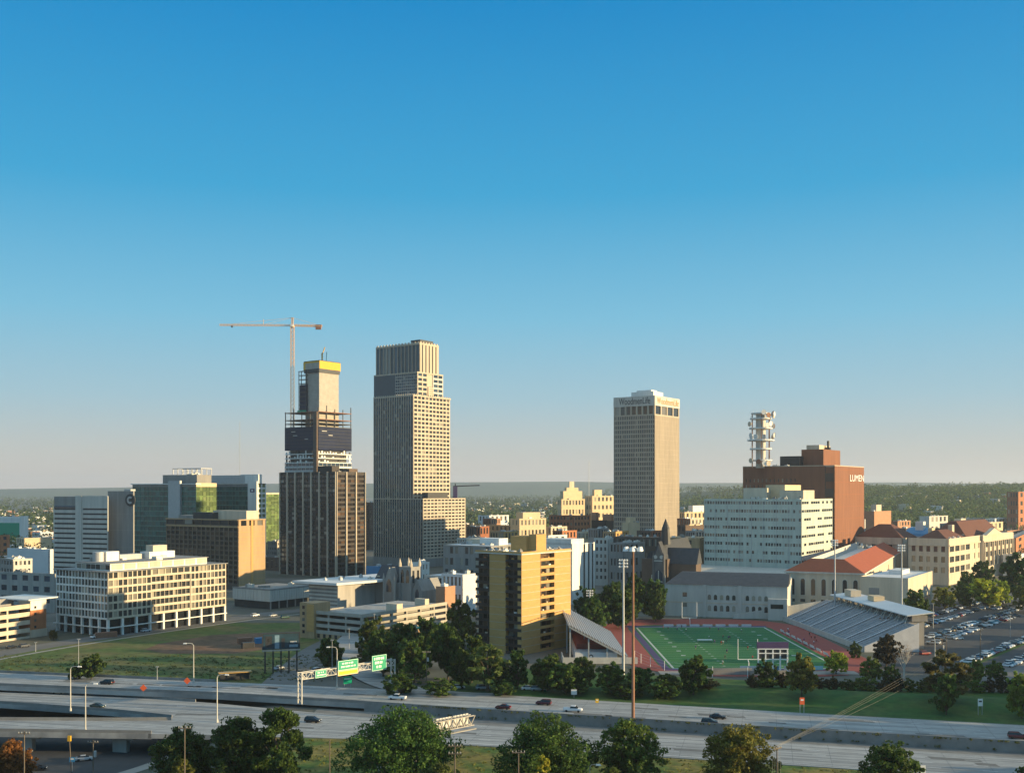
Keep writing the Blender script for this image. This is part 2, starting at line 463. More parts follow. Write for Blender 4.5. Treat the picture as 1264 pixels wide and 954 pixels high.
road_ribbon('garage_street', smooth_pts([tuple(gp(u, v))[:2] for u, v in ((345, 848), (372, 822), (398, 800), (440, 783), (520, 770))]), 15, M['street'], 0.028)
road_ribbon('entrance_ramp', smooth_pts([(*gp(620, 859.5)[:2], 0.0), (*gp(555, 857)[:2], 0.02), (*gp(500, 850)[:2], 0.05), (*gp(462, 838)[:2], 0.3), (*gp(436, 822)[:2], 1.2), (*gp(424, 808)[:2], 2.2), (*gp(440, 790)[:2], 2.6)]), 11, M['freeway'], 0.006, 0)
# lawn strip between freeway and stadium
def strip_between(name, fa, fb, m, xsr, dz):
    s = MB()
    n = 24; rows = []
    for x in xsr:
        a, b = fa(x), fb(x)
        rows.append([(x, a + (b - a) * t / n, terrain(x, a + (b - a) * t / n) + dz) for t in range(n + 1)])
    k = n + 1
    for r in rows: s.v.extend(r)
    for i in range(len(rows) - 1):
        for t in range(n):
            a = i * k + t
            s.f.append((a, a + k, a + k + 1, a + 1)); s.m.append(0)
    return struct(s.build(name, m, smooth=True))
strip_between('roadside_lawn', lambda x: interp(Af, x) + 0.2, lambda x: interp(Af, x) + 52, M['grass'], np.arange(-20, 260, 2.5), 0.06)
strip_between('grass_bank', lambda x: interp(Cn, x) - 42, lambda x: interp(Cn, x) - 0.3, M['sun_bank'], np.arange(-72, 200, 2.5), 0.06)

# --- carriageways
def poly_deck(name, far, near, z, thick):
    s = MB()
    top = [(p.x, p.y) for p in near] + [(p.x, p.y) for p in reversed(far)]
    s.prism(top, z - thick, z)
    return struct(s.build(name, M['freeway']))
poly_deck('upper_roadway', Af, An, 0.0, 1.5)
i_b = 5
Bf_left = [p for p in Bf if p.x <= Bn[-1].x] + [Vector((Bn[-1].x, interp(Bf, Bn[-1].x), 0))]
poly_deck('viaduct_roadway', Bf_left, Bn, ZB, 1.4)
Cn_left = [p for p in Cn if p.x <= Cf[-1].x] + [Vector((Cf[-1].x, interp(Cn, Cf[-1].x), 0))]
poly_deck('lower_roadway', Cf, Cn_left, ZB, 1.5)
xj = min(Bn[-1].x, Cf[-1].x)
Bf_r = [Vector((xj, interp(Bf, xj), 0))] + [p for p in Bf if p.x > xj + 1]
Cn_r = [Vector((xj, interp(Cn, xj), 0))] + [p for p in Cn if p.x > xj + 1]
poly_deck('lower_freeway', Bf_r, Cn_r, ZB - 0.003, 1.3)

M['patch'] = mat('repair_asphalt', (0.16, 0.157, 0.15), .9, .2, .4)
mk = MB()
def dashes(near, far, z, f, x0, x1, dash=3.2, gap=9.0, w=0.16, solid=False, mb=None):
    mb = mb or mk
    x = x0
    while x < x1:
        x2 = x + (9.0 if solid else dash)
        pts = []
        for q in (x, x2):
            y = interp(near, q) * (1 - f) + interp(far, q) * f
            pts.append((q, y))
        mb.face([(pts[0][0], pts[0][1] - w / 2, z), (pts[1][0], pts[1][1] - w / 2, z), (pts[1][0], pts[1][1] + w / 2, z), (pts[0][0], pts[0][1] + w / 2, z)])
        x = x2 if solid else x2 + gap
for f in (0.25, 0.42, 0.58, 0.75): dashes(An, Af, 0.006, f, -230, 210)
for f in (0.09, 0.93): dashes(An, Af, 0.006, f, -230, 210, solid=True)
Cx = Cn
for f in (0.28, 0.5, 0.72): dashes(Cn, Bf, ZB + 0.006, f, -70, 190)
for f in (0.08, 0.92): dashes(Cn, Bf, ZB + 0.006, f, -70, 190, solid=True)
for f in (0.33, 0.66): dashes(Bn, Bf_left, ZB + 0.006, f, -190, -95)
dashes(Cn_left, Cf, ZB + 0.006, 0.5, -190, -95)
struct(mk.build('lane_markings', M['letter']))
# transverse slab joints and darker repair patches
rnd = random.Random(61)
jt, pt = MB(), MB()
def joints(near, far, z, x0, x1, step):
    x = x0
    while x < x1:
        a, c = interp(near, x) + .6, interp(far, x) - .6
        sk = (c - a) * .24
        jt.face([(x, a, z), (x + .09, a, z), (x + sk + .09, c, z), (x + sk, c, z)])
        if rnd.random() < .5:
            f = rnd.choice((.14, .33, .5, .66)); w = rnd.uniform(3, 14); ww = rnd.uniform(1.4, 3.2)
            y0, y1 = interp(near, x) * (1 - f) + interp(far, x) * f, interp(near, x + w) * (1 - f) + interp(far, x + w) * f
            pt.face([(x, y0, z - .002), (x + w, y1, z - .002), (x + w, y1 + ww, z - .002), (x, y0 + ww, z - .002)])
        x += step
joints(An, Af, .004, -225, 205, 9.0); joints(Cn, Bf, ZB + .004, -66, 185, 9.0); joints(Bn, Bf_left, ZB + .004, -185, -98, 12.0); joints(Cn_left, Cf, ZB + .004, -185, -98, 12.0)
struct(jt.build('slab_joints', M['patch'])); struct(pt.build('repair_patches', M['patch']))

# --- barriers and retaining wall
def barrier(label, pts, z, h=0.85, w=0.35, name='concrete_barrier', group='concrete barriers along the freeway', base=0.0, m='kerb'):
    s = MB()
    P = [Vector((p.x, p.y)) for p in pts]
    Lf, Rt = ribbon(P, w); Lf2, Rt2 = ribbon(P, w * 0.5)
    n = len(P)
    for i in range(n - 1):
        s.hexa([(*Rt[i], z - base), (*Rt[i + 1], z - base), (*Lf[i + 1], z - base), (*Lf[i], z - base),
                (*Rt2[i], z + h), (*Rt2[i + 1], z + h), (*Lf2[i + 1], z + h), (*Lf2[i], z + h)])
    return tag(s.build(name, M[m]), label, 'barrier', group)
def off(pts, dy): return [Vector((p.x, p.y + dy)) for p in pts]
barrier('low concrete barrier along the lawn side of the upper freeway deck', [p for p in off(Af, -0.3) if p.x < -95], 0)
barrier('concrete barrier on the outer edge of the upper viaduct deck', [p for p in off(An, 0.3) if p.x < -35], 0, base=1.52)
barrier('concrete barrier on the far edge of the middle viaduct deck', off(Bf_left, -0.25), ZB)
barrier('concrete barrier on the near edge of the middle viaduct deck', off(Bn, 0.25), ZB, base=1.42)
barrier('concrete barrier on the far edge of the lowest viaduct deck', off(Cf, -0.25), ZB)
barrier('concrete barrier on the near edge of the lowest viaduct deck', off(Cn_left, 0.25), ZB, base=1.52)
barrier('long grey retaining wall dividing the two levels of the freeway', [p for p in off(An, -0.2) if p.x >= -46], 0, h=0.9, w=0.5, name='retaining_wall', group=None, base=2.9, m='kerb')
strip_between('median_strip', lambda x: interp(Bf, x) + 0.2, lambda x: interp(An, x) - 0.5, M['kerb'], np.arange(-60, 210, 5), 0.12)

def pier(x, y, z1, label, ang=-13.5):
    t = thing('viaduct_pier', label, 'pier', (x, y, terrain(x, y) - 0.3), R(ang), 'concrete piers under the viaduct decks')
    h = z1 - t.location.z
    s = MB(); s.box(-2.2, 2.2, -0.8, 0.8, 0, h - 1.2); s.build('column', M['concrete'], t)
    s = MB(); s.prism([(-4.5, -1), (4.5, -1), (4.5, 1), (-4.5, 1)], [h - 1.2] * 4, [h] * 4); s.build('pier_cap', M['concrete'], t)
for k, (u, who) in enumerate(((12, 'between the orange tree and the shadowed street'), (135, 'beside the tree covered bank'))):
    x = xat(u, 288); yc = interp(Cn_left, x) + 5
    pier(x, yc, ZB - 1.52, 'concrete viaduct pier ' + who)
# sunken street bottom left
sx = [(-190, 250, -8.45), (-150, 262, -8.45), (-110, 282, -8.45), (-80, 300, -8.3)]
s = MB(); s.face([(-260, 215, -8.52), (-98, 215, -8.52), (-98, 330, -8.52), (-260, 330, -8.52)]); struct(s.build('sunken_road', M['asphalt']))
road_ribbon('bank_sidewalk', smooth_pts([(-128, 240, -8.5), (-108, 262, -8.5), (-96, 284, -8.5), (-90, 310, -8.5)]), 4.0, M['sidewalk'], 0.03)

# ------------------------------------------------------------------ buildings
TH = -35.0
PANES = {}
def pane_mesh(w, h, m):
    k = (round(w, 2), round(h, 2), m.name)
    if k not in PANES:
        s = MB(); s.box(-w / 2, w / 2, 0, 0.12, -h / 2, h / 2)
        PANES[k] = s.mesh('window_pane', m)
    return PANES[k]

class Bld:
    """local frame: near corner at the origin, shaded front along -x (facing -y), sunlit side along +y (facing +x)"""
    def __init__(s, name, label, cat, uL, uC, uR, vT, d, th=TH, group=None, z0=-0.15, ext=0.0):
        c, sn = math.cos(R(th)), math.sin(R(th))
        xc = xat(uC, d)
        kL, kR = (uL - U0) / F, (uR - U0) / F
        s.a = (xc - kL * d) / (c - kL * sn)
        s.b = (kR * d - xc) / (-sn - kR * c)
        s.d, s.th, s.uC = d, th, uC
        s.root = thing(name, label, cat, (xc, d, z0), R(th), group)
        s.h = zat(vT, d) - z0
        s.z0 = z0
        s.mbs, s.wins = {}, []
    def mb(s, part, m):
        k = (part, m)
        if k not in s.mbs: s.mbs[k] = MB()
        return s.mbs[k]
    def new(s, part, m):                          # a fresh part even if the name repeats
        k = (part, m, len(s.mbs)); s.mbs[k] = MB(); return s.mbs[k]
    def z(s, v): return zat(v, s.d) - s.z0
    def fr(s, face):
        return ((-s.a, 0), (1, 0), (0, -1), s.a) if face == 'N' else ((0, 0), (0, 1), (1, 0), s.b)
    def fbox(s, mb, face, t0, t1, n0, n1, z0, z1, off=0.0):
        o, t, n, L = s.fr(face)
        p = [(o[0] + t[0] * q + n[0] * (w + off), o[1] + t[1] * q + n[1] * (w + off)) for q, w in ((t0, n0), (t1, n1))]
        mb.box(p[0][0], p[1][0], p[0][1], p[1][1], z0, z1)
    def core(s, z0, z1, m, inset=0.35, part='wall', x0=None, y1=None, off=0.0):
        s.mb(part, m).box(-s.a if x0 is None else x0, -inset + off, inset - off, s.b if y1 is None else y1, z0, z1)
    def parapet(s, m, z, h=0.9, w=0.35, part='parapet', roof='roof', inset=0.0):
        a, b = s.a, s.b
        q = s.mb(part, m)
        q.box(-a, 0, 0, w, z, z + h); q.box(-a, 0, b - w, b, z, z + h)
        q.box(-w, 0, w, b - w, z, z + h); q.box(-a, -a + w, w, b - w, z, z + h)
    def win(s, face, tc, zc, w, h, m, depth, off=0.0, name='window'):
        o, t, n, L = s.fr(face)
        k = -depth + 0.03 + off
        p = (o[0] + t[0] * tc + n[0] * k, o[1] + t[1] * tc + n[1] * k, zc)
        s.wins.append((p, 0.0 if face == 'N' else R(90), w, h, m, name))
    def grid(s, face, z0, z1, cols, rows, pier=0.5, span=1.2, depth=0.35, t0=0.0, t1=None, m='concrete', mp=None, gl='g_office', off=0.0, skip=None, name='window', end=None, base=None):
        """piers and spandrels stand proud of the core; a pane in every cell"""
        t1 = s.fr(face)[3] if t1 is None else t1
        mbp, mbs = s.mb('wall' if mp is None else 'pier', M[mp or m]), s.mb('wall', M[m])
        W = t1 - t0; cw = (W - pier) / cols; rh = (z1 - z0) / rows
        for i in range(cols + 1):
            q = t0 + i * cw
            s.fbox(mbp, face, q, q + pier, -depth - 0.05, 0.0, z0, z1, off)
        for j in range(rows):
            zz = z0 + j * rh
            for i in range(cols):
                q = t0 + i * cw + pier
                s.fbox(mbs, face, q, q + cw - pier, -depth - 0.05, -0.06 if mp else -0.003, zz, zz + span, off)
                if skip and skip(i, j): 
                    s.fbox(mbs, face, q, q + cw - pier, -depth - 0.05, -0.10, zz + span, zz + rh, off); continue
                s.win(face, q + (cw - pier) / 2, zz + span + (rh - span) / 2, cw - pier - 0.02, rh - span - 0.02, M[gl], depth, off, name)
        
    def wall(s, face, z0, z1, m, depth=0.35, t0=0.0, t1=None, part='wall', proud=0.0, off=0.0):
        t1 = s.fr(face)[3] if t1 is None else t1
        s.fbox(s.mb(part, M[m]), face, t0, t1, -depth - 0.05, proud, z0, z1, off)
    def roofbox(s, part, m, fx0, fx1, fy0, fy1, z0, z1):
        s.new(part, M[m]).box(-s.a * (1 - fx0), -s.a * (1 - fx1), s.b * fy0, s.b * fy1, z0, z1)
    def clutter(s, z, n, seed, x0=0.1, x1=0.9, y0=0.1, y1=0.9, big=4.0):
        rnd = random.Random(seed)
        for k in range(n):
            w, d, h = rnd.uniform(1.2, big), rnd.uniform(1.2, big), rnd.uniform(0.8, big * 0.55)
            x = -s.a * (1 - rnd.uniform(x0, x1)); y = s.b * rnd.uniform(y0, y1)
            q = s.new('roof_unit', M[rnd.choice(('steel', 'pale', 'grey', 'white'))])
            q.box(x, x + w, y, y + d, z, z + h)
            if rnd.random() < 0.5: q.tube((x + w / 2, y + d / 2, z + h), (x + w / 2, y + d / 2, z + h + 0.6), 0.45, n=8)
    def done(s, limit=100):
        for k, q in s.mbs.items():
            if q.f: q.build(k[0], k[1], s.root)
        one = s.wins[:limit] if len(s.wins) > limit else s.wins
        if len(s.wins) > limit:
            area = sorted(range(len(s.wins)), key=lambda i: -s.wins[i][2] * s.wins[i][3] * (1.0 if s.wins[i][1] else 0.9))
            top = set(area[:limit])
            one = [w for i, w in enumerate(s.wins) if i in top]
            rest = [w for i, w in enumerate(s.wins) if i not in top]
            by = {}
            for w in rest: by.setdefault(w[4].name, []).append(w)
            for nm, ws in by.items():
                q = MB()
                for p, rz, w, h, m, _ in ws:
                    if rz: q.box(p[0], p[0] - 0.12, p[1] - w / 2, p[1] + w / 2, p[2] - h / 2, p[2] + h / 2)
                    else: q.box(p[0] - w / 2, p[0] + w / 2, p[1], p[1] + 0.12, p[2] - h / 2, p[2] + h / 2)
                o = q.build('window_glazing', ws[0][4], s.root); o['kind'] = 'stuff'
        for p, rz, w, h, m, nm in one:
            o = link(nm, pane_mesh(w, h, m), s.root)
            o.location = p; o.rotation_euler = (0, 0, rz)
        return s.root

def text_mesh(txt, size, ext, m):
    cu = bpy.data.curves.new('lettering', 'FONT'); cu.body = txt; cu.size = size; cu.extrude = ext; cu.align_x = 'CENTER'; cu.align_y = 'CENTER'
    ob = bpy.data.objects.new('lettering', cu); C.objects.link(ob)
    bpy.context.view_layer.update()
    me = bpy.data.meshes.new_from_object(ob.evaluated_get(bpy.context.evaluated_depsgraph_get()))
    bpy.data.objects.remove(ob); bpy.data.curves.remove(cu)
    me.materials.clear(); me.materials.append(m)
    return me
def lettering(B, face, txt, size, tc, zc, m, width=None, proud=0.12, name='sign_lettering'):
    me = text_mesh(txt, size, 0.1, m)
    o = link(name, me, B.root)
    f = B.fr(face)
    o.location = (f[0][0] + f[1][0] * tc + f[2][0] * proud, f[0][1] + f[1][1] * tc + f[2][1] * proud, zc)
    o.rotation_euler = (R(90), 0, 0 if face == 'N' else R(90))
    if width:
        w = max(v.co.x for v in me.vertices) - min(v.co.x for v in me.vertices)
        o.scale = (width / w, 1, 1)
    return o

# --- white seven storey office block
b = Bld('office_block', 'white seven storey office block with gridded windows and colonnade beside the open lawn', 'office building', 69, 133, 279, 706, 469, th=-32)
a_, b_ = b.a, b.b
h = b.h
b.core(0, h - 0.6, M['white'], 0.4)
b.core(0, 7.3, M['g_dark'], 2.2, part='recessed_lobby')
b.mbs[('wall', M['white'])] = MB(); b.mb('wall', M['white']).box(-a_, -1.4, 0.4, b_, 7.35, h - 0.6)
zt = h - 0.3
b.grid('W', 7.4, zt, 9, 6, 0.5, 0.9, 0.4, 0.0, b_ * 0.345, 'cream')
b.grid('W', 7.4, zt - 3.4, 9, 5, 0.2, 1.1, 0.9, b_ * 0.345, b_ * 0.675, 'cream', gl='g_office', off=-0.3)
b.grid('W', zt - 3.4, zt, 6, 1, 0.55, 1.0, 0.4, b_ * 0.345 + 0.01, b_ * 0.675 - 0.01, 'cream')
b.grid('W', 7.4, zt, 9, 6, 0.5, 0.9, 0.4, b_ * 0.675, b_, 'cream')
b.grid('N', 7.4, zt, 16, 6, 0.42, 0.8, 0.4, 0, None, 'white')
for k in range(10):
    q = b.new('colonnade_column', M['white']); t = k * (b_ - 1.0) / 9
    q.box(-1.0, 0, t + 0.003, t + 1.0, 0, 7.34)
for k in range(1, 7):
    q = b.new('colonnade_column', M['white']); t = -a_ + (k - 1) * (a_ - 1) / 6
    q.box(t + 0.003, t + 1.0, 0.004, 1.0, 0, 7.34)
b.mb('canopy', M['white']).box(-a_ - 1, 0.8, -0.8, 0.0, 3.6, 4.0); b.mb('canopy', M['white']).box(0.0, 0.8, 0.003, b_, 3.6, 4.0)
b.mb('roof', M['roof']).box(-a_ - 0.8, 0.9, -0.9, b_ + 0.5, h - 0.28, h + 0.1)
b.mb('penthouse', M['white']).box(-a_ * 0.72, -3, 3.5, b_ * 0.86, h + 0.1, h + 3.3)
for k in range(8):
    w_ = (b_ * 0.86 - 3.5) / 8
    b.new('penthouse_panel', M['cream']).box(-3.0, -2.85, 3.5 + k * w_ + 0.8, 3.5 + (k + 1) * w_ - 0.4, h + 0.5, h + 3.0)
for k in range(7):
    w_ = (a_ * 0.72 - 3) / 7
    b.win('N', a_ * 0.28 + (k + 0.5) * w_, h + 1.7, w_ - 0.3, 2.2, M['g_office'], 0.0, off=-3.5 + 0.02)
b.mb('penthouse_roof', M['roof']).box(-a_ * 0.72 - .6, -2.4, 2.9, b_ * 0.86 + .6, h + 3.3, h + 3.6)
b.roofbox('roof_plant', 'white', 0.45, 0.58, 0.16, 0.26, h + 3.6, h + 8.0)
b.roofbox('roof_plant', 'pale', 0.35, 0.5, 0.30, 0.5, h + 3.6, h + 6.0)
b.roofbox('roof_plant', 'white', 0.42, 0.6, 0.50, 0.72, h + 3.6, h + 6.8)
b.roofbox('roof_plant', 'cream', 0.44, 0.58, 0.54, 0.66, h + 6.8, h + 9.8)
q = b.new('roof_vent', M['steel']); q.tube((-a_ * 0.5, b_ * 0.13, h + 3.6), (-a_ * 0.5, b_ * 0.13, h + 8), 2.6, n=20)
b.clutter(h + 3.6, 6, 3)
b.done()

# --- grey ribbon window tower
b = Bld('office_tower', 'grey concrete office tower with dark ribbon windows and a blank end panel', 'office tower', 66, 133, 134.5, 612, 760, th=-22)
h = b.h
b.core(0, h - 0.5, M['grey'], 0.5)
zt = h - 9
for t0, t1 in ((0.0, 0.42 * b.a), (0.53 * b.a, b.a)):
    b.grid('N', 2, zt, 1, 14, 0.6, 2.3, 0.5, t0, t1, 'pale', gl='g_band', name='window_band')
b.wall('N', 0, h, 'pale', 0.5, 0.42 * b.a + 0.003, 0.53 * b.a - 0.003, part='pilaster', proud=0.6)
b.wall('N', zt, h, 'pale', 0.5, 0.53 * b.a, b.a)
q = b.mb('sloped_skylight', M['g_blue'])
q.prism([(-b.a + 0.6, -0.02), (-b.a * 0.58 - 0.3, -0.02), (-b.a * 0.58 - 0.3, 5.0), (-b.a + 0.6, 5.0)], [zt + 0.3] * 4, [zt + 1.0, zt + 1.0, h - 0.8, h - 0.8])
b.wall('N', zt, zt + 0.3, 'grey', 0.5, 0, 0.42 * b.a)
b.done()
b = Bld('blank_tower', 'windowless grey slab tower joined to the ribbon windowed tower', 'office tower', 133, 164.5, 166, 606, 762, th=-22)
b.core(0, b.h, M['grey'], 0.0)
for k in range(1, 5): b.mb('panel_joint', M['concrete']).box(-b.a * k / 5 - .12, -b.a * k / 5 + .12, -0.05, 0, 0, b.h)
for zz in (12, 24, 36, 48): b.mb('panel_joint', M['concrete']).box(-b.a, 0, -0.04, -0.002, zz, zz + 0.2)
b.mb('roof_unit', M['steel']).box(-12, -6, 4, 9, b.h, b.h + 1.4)
q = b.mb('round_sign', M['dark']); q.tube((-2.2, -0.05, b.h - 6.5), (-2.2, -0.9, b.h - 6.5), 4.4, n=28)
q = b.mb('sign_emblem', M['steel'])
for k in range(15):
    t0, t1 = R(45 + k * 18), R(45 + (k + 1) * 18); r0, r1 = 1.3, 2.7
    p = [(-2.2 + r * math.cos(t), b.h - 6.5 + r * math.sin(t)) for r, t in ((r0, t0), (r1, t0), (r1, t1), (r0, t1))]
    q.hexa([(x, -0.95, z) for x, z in p] + [(x, -1.05, z) for x, z in p])
b.done()

# --- dark green glass complex
b = Bld('glass_hospital_wing', 'dark teal glass wing with flat white roof rim standing behind the grey tower', 'glass building', 163.5, 242, 267.5, 596, 880, th=-30)
h = b.h
b.core(0, h - 0.4, M['dark'], 0.3)
b.grid('N', 0, h - 3.2, 16, 16, 0.25, 1.0, 0.3, 0, None, 'teal', gl='g_teal')
b.grid('W', 0, h - 3.2, 6, 16, 0.3, 1.0, 0.3, 0, None, 'g_sunlit', gl='g_sunlit')
b.wall('N', h - 3.2, h - 1.2, 'grey', 0.3); b.wall('W', h - 3.2, h, 'ivory', 0.3)
b.mb('roof_rim', M['white']).box(-b.a - 1, 1, -1.2, b.b * 0.2, h - 1.2, h - 0.4)
b.wall('N', 0, h + 2, 'steel', 0.3, b.a * 0.60, b.a * 0.78, part='stair_shaft', proud=2.0)
b.roofbox('penthouse', 'grey', 0.42, 0.95, 0.2, 0.9, h - 0.4, h + 7.0)
q = b.mb('roof_frame', M['steel'])
x0, x1, y0, y1, z0 = -b.a * 0.45, -b.a * 0.02, b.b * .3, b.b * .8, h + 7
for i in range(7):
    x = x0 + (x1 - x0) * i / 6
    for y in (y0, y1): q.box(x - .25, x + .25, y - .25, y + .25, z0, z0 + 5)
for y in (y0, y1): q.box(x0 - .3, x1 + .3, y - .3, y + .3, z0 + 5, z0 + 5.6)
for x in (x0, x1): q.box(x - .28, x + .28, y0 + .3, y1 - .3, z0 + 5.02, z0 + 5.58)
b.clutter(h + 7, 5, 8, 0.55, 0.9, 0.3, 0.7, 4.5)
b.done()
b = Bld('glass_hospital_block', 'long dark glass block with a pale end shaft bearing a small purple mark', 'glass building', 236, 318, 328.5, 596, 925, th=-30)
h = b.h
b.core(0, h - 0.4, M['dark'], 0.3)
b.grid('N', 0, h - 3.2, 18, 16, 0.25, 1.0, 0.3, 0, b.a * 0.87, 'teal', gl='g_teal')
b.wall('N', h - 3.2, h - 1.0, 'grey', 0.3, 0, b.a * 0.87)
b.wall('N', 0, h + 1.5, 'white', 0.3, b.a * 0.87 + 0.01, b.a, part='end_shaft', proud=1.2)
b.grid('W', 0, h - 1, 2, 16, 1.2, 1.6, 0.3, 0, None, 'white', gl='g_sunlit')
b.mb('roof_rim', M['pale']).box(-b.a - 1, -b.a * 0.14, -1.0, 0, h - 1.0, h - 0.3)
b.roofbox('penthouse', 'steel', 0.02, 0.8, 0.05, 0.6, h - 0.4, h + 7.0)
b.roofbox('lift_tower', 'white', 0.74, 1.0, 0.08, 0.5, h - 0.4, h + 7.6)
q = b.mb('purple_mark', M['purple'])
q.box(-b.a * 0.095, -b.a * 0.03, -1.3, -1.2, h - 8.2, h - 5.0)
b.new('mark_stripe', M['letter']).box(-b.a * 0.075, -b.a * 0.05, -1.38, -1.3, h - 7.4, h - 5.8)
b.done()
b = Bld('glass_annexe', 'sunlit yellow green glass annexe glimpsed beside the brown ribbed tower', 'glass building', 320, 327, 354, 608, 1015, th=-30)
h = b.h
b.core(0, h - 0.4, M['dark'], 0.3)
b.grid('W', 0, h - 1.6, 7, 18, 0.3, 1.2, 0.3, 0, None, 'g_sunlit', gl='g_sunlit')
b.wall('W', h - 1.6, h, 'cream', 0.3); b.wall('N', 0, h, 'g_teal', 0.3)
b.done()

# --- brown hotel block
b = Bld('hotel_block', 'brown concrete hotel block with fine ribs and a sunlit tan blank end', 'hotel', 205, 294, 327.5, 641, 690, th=-33)
h = b.h
b.core(0, h - 0.8, M['hotel'], 0.5)
b.grid('N', 3, h - 5.5, 16, 12, 0.75, 1.0, 0.5, 0, b.a, 'brown', mp='brownrib', gl='g_bronze')
b.wall('N', h - 5.5, h - 4.4, 'hotel', 0.5, proud=0.3); b.wall('N', 0, 3, 'brown', 0.5)
b.grid('N', h - 4.4, h - 0.8, 8, 1, 0.8, 0.6, 0.5, 0, None, 'brown', gl='g_dark')
b.wall('N', h - 0.8, h, 'hotel', 0.5, part='cornice', proud=0.5)
b.wall('W', 0, h - 5.5, 'hotel', 0.5, proud=0.0)
for k in range(12): b.wall('W', 3 + (h - 8.5) / 12 * k, 3.25 + (h - 8.5) / 12 * k, 'tan', 0.4, part='floor_line', proud=0.06)
b.wall('W', 0, h, 'tan', 0.5, b.b * 0.46, b.b * 0.54, part='rib', proud=0.3)
b.grid('W', h - 5.5, h - 0.8, 3, 1, 2.4, 1.2, 0.5, 0, None, 'hotel', gl='g_dark')
b.wall('W', h - 0.8, h, 'hotel', 0.5, part='cornice', proud=0.5)
b.roofbox('penthouse', 'cream', 0.55, 1.0, 0.3, 0.75, h - 0.8, h + 5.5)
b.roofbox('plant_room', 'dark', 0.35, 0.62, 0.1, 0.35, h - 0.8, h + 4.2)
b.roofbox('plant_room', 'grey', 0.1, 0.3, 0.2, 0.6, h - 0.8, h + 2.0)
b.clutter(h - .8, 7, 11)
b.done()

# --- low louvred building
b = Bld('louvred_building', 'low grey building clad in pale vertical panels above a dark ground floor', 'office building', 287, 333, 386, 727, 575, th=-34)
h = b.h
b.core(0, 4.2, M['dark'], 1.5, part='recessed_base'); b.core(4.2, h - 0.4, M['grey'], 0.3)
for f, n_ in (('N', 14), ('W', 18)):
    L_ = b.fr(f)[3]
    for k in range(n_): b.fbox(b.new('wall_panel', M['pale']), f, L_ * k / n_ + 0.12, L_ * (k + 1) / n_ - 0.12, -0.3, 0, 4.3, h - 0.9)
    b.wall(f, h - 0.9, h, 'grey', 0.3, part='fascia', proud=0.1)
for k in range(6): b.new('column', M['grey']).box(-1.0, -0.4, 1 + k * (b.b - 2) / 5, 1.6 + k * (b.b - 2) / 5, 0, 4.2)
b.clutter(h - .4, 5, 12); b.done()

# --- brown ribbed tower
b = Bld('ribbed_tower', 'dark brown office tower striped by pale full height ribs', 'office tower', 345.5, 415, 450.5, 582, 790, th=-33)
h = b.h
b.core(0, h - 1, M['bronze'], 0.5)
ng, mg = 7, 3
def ribs(face, n, per, gl):
    L_ = b.fr(face)[3]
    for k in range(n + 1):
        b.fbox(b.new('rib', M['stone']), face, max(0, L_ * k / n - 0.55), min(L_, L_ * k / n + 0.55), -0.4, 0.9, 0, h)
    b.grid(face, 2, h - 2.4, n * per, 21, 0.2, 1.5, 0.4, 0.0, None, 'bronze', gl=gl)
ribs('N', ng, 2, 'g_dark'); ribs('W', mg, 2, 'g_bronze')
for f in 'NW': b.wall(f, h - 2.4, h, 'bronze', 0.4, part='parapet', proud=0.1)
b.roofbox('plant_room', 'bronze', 0.6, 0.85, 0.15, 0.4, h - 1, h + 4.5)
b.roofbox('plant_room', 'brown', 0.75, 0.97, 0.5, 0.8, h - 1, h + 2.5)
b.clutter(h - 1, 5, 14)
b.done()

# --- tower under construction
b = Bld('unfinished_tower', 'unfinished skyscraper wrapped in dark netting with a bare concrete core and yellow formwork', 'skyscraper', 351.5, 393, 434, 508, 1080, th=-36)
zz = b.z; a_, b_ = b.a, b.b
zb, z1, z2, z3, z4 = zz(660), zz(571), zz(555), zz(526), zz(508)
b.mb('finished_floors', M['g_blue']).box(-a_ + .5, -.5, .5, b_ - .5, 0, z1)
for k in range(int(z1 / 4.2)):
    for f in 'NW': b.fbox(b.mb('curtain_wall', M['steel']), f, 0, b.fr(f)[3], -0.4, 0, k * 4.2, k * 4.2 + 2.0)
for k in range(9):
    t = k / 8
    for f in 'NW': b.fbox(b.mb('mullion', M['pale']), f, max(0, t * b.fr(f)[3] - .2), min(b.fr(f)[3], t * b.fr(f)[3] + .2), -0.4, 0.08, zz(600), z1)
rnd = random.Random(5)
nf = 3
for k in range(nf):
    za = z1 + (z2 - z1) * k / nf
    b.new('floor_slab', M['white']).box(-a_, 0, 0, b_, za, za + 0.9)
    for f in 'NW':
        for i in range(12):
            t = (i + .5) / 12 * b.fr(f)[3]
            if rnd.random() < 0.75: b.fbox(b.new('facade_panel', M['white'] if rnd.random() < .55 else M['dark']), f, t - 1.1, t + rnd.uniform(0.2, 1.2), -1.2, -0.6, za + .9, za + rnd.uniform(2.2, (z2 - z1) / nf))
b.core(z1, z2, M['dark'], 4.0, part='dim_interior', x0=-a_ + 4, y1=b_ - 4)
b.core(z2, z3 - 0.5, M['net'], 0.0, part='safety_netting')
for k in range(1, 7):
    za = z2 + (z3 - z2) * k / 7
    for f in 'NW': b.fbox(b.mb('net_seam', M['dark']), f, 0, b.fr(f)[3], 0, 0.1, za, za + .35)
for f, ts in (('N', ((.2, .32), (.25, .38), (.6, .7))), ('W', ((.1, .25), (.3, .42)))):
    for i, (t0, t1) in enumerate(ts): b.fbox(b.new('net_gap', M['pale']), f, b.fr(f)[3] * t0, b.fr(f)[3] * t1, 0, 0.12, z3 - 5 - 4 * i, z3 - 4.3 - 4 * i)
b.wall('N', zz(600), z4, 'brown', 0.3, a_ - 5.5, a_ - 0.5, part='hoist_shaft', proud=2.0)
nfl = 4; ztop = z4 + 8
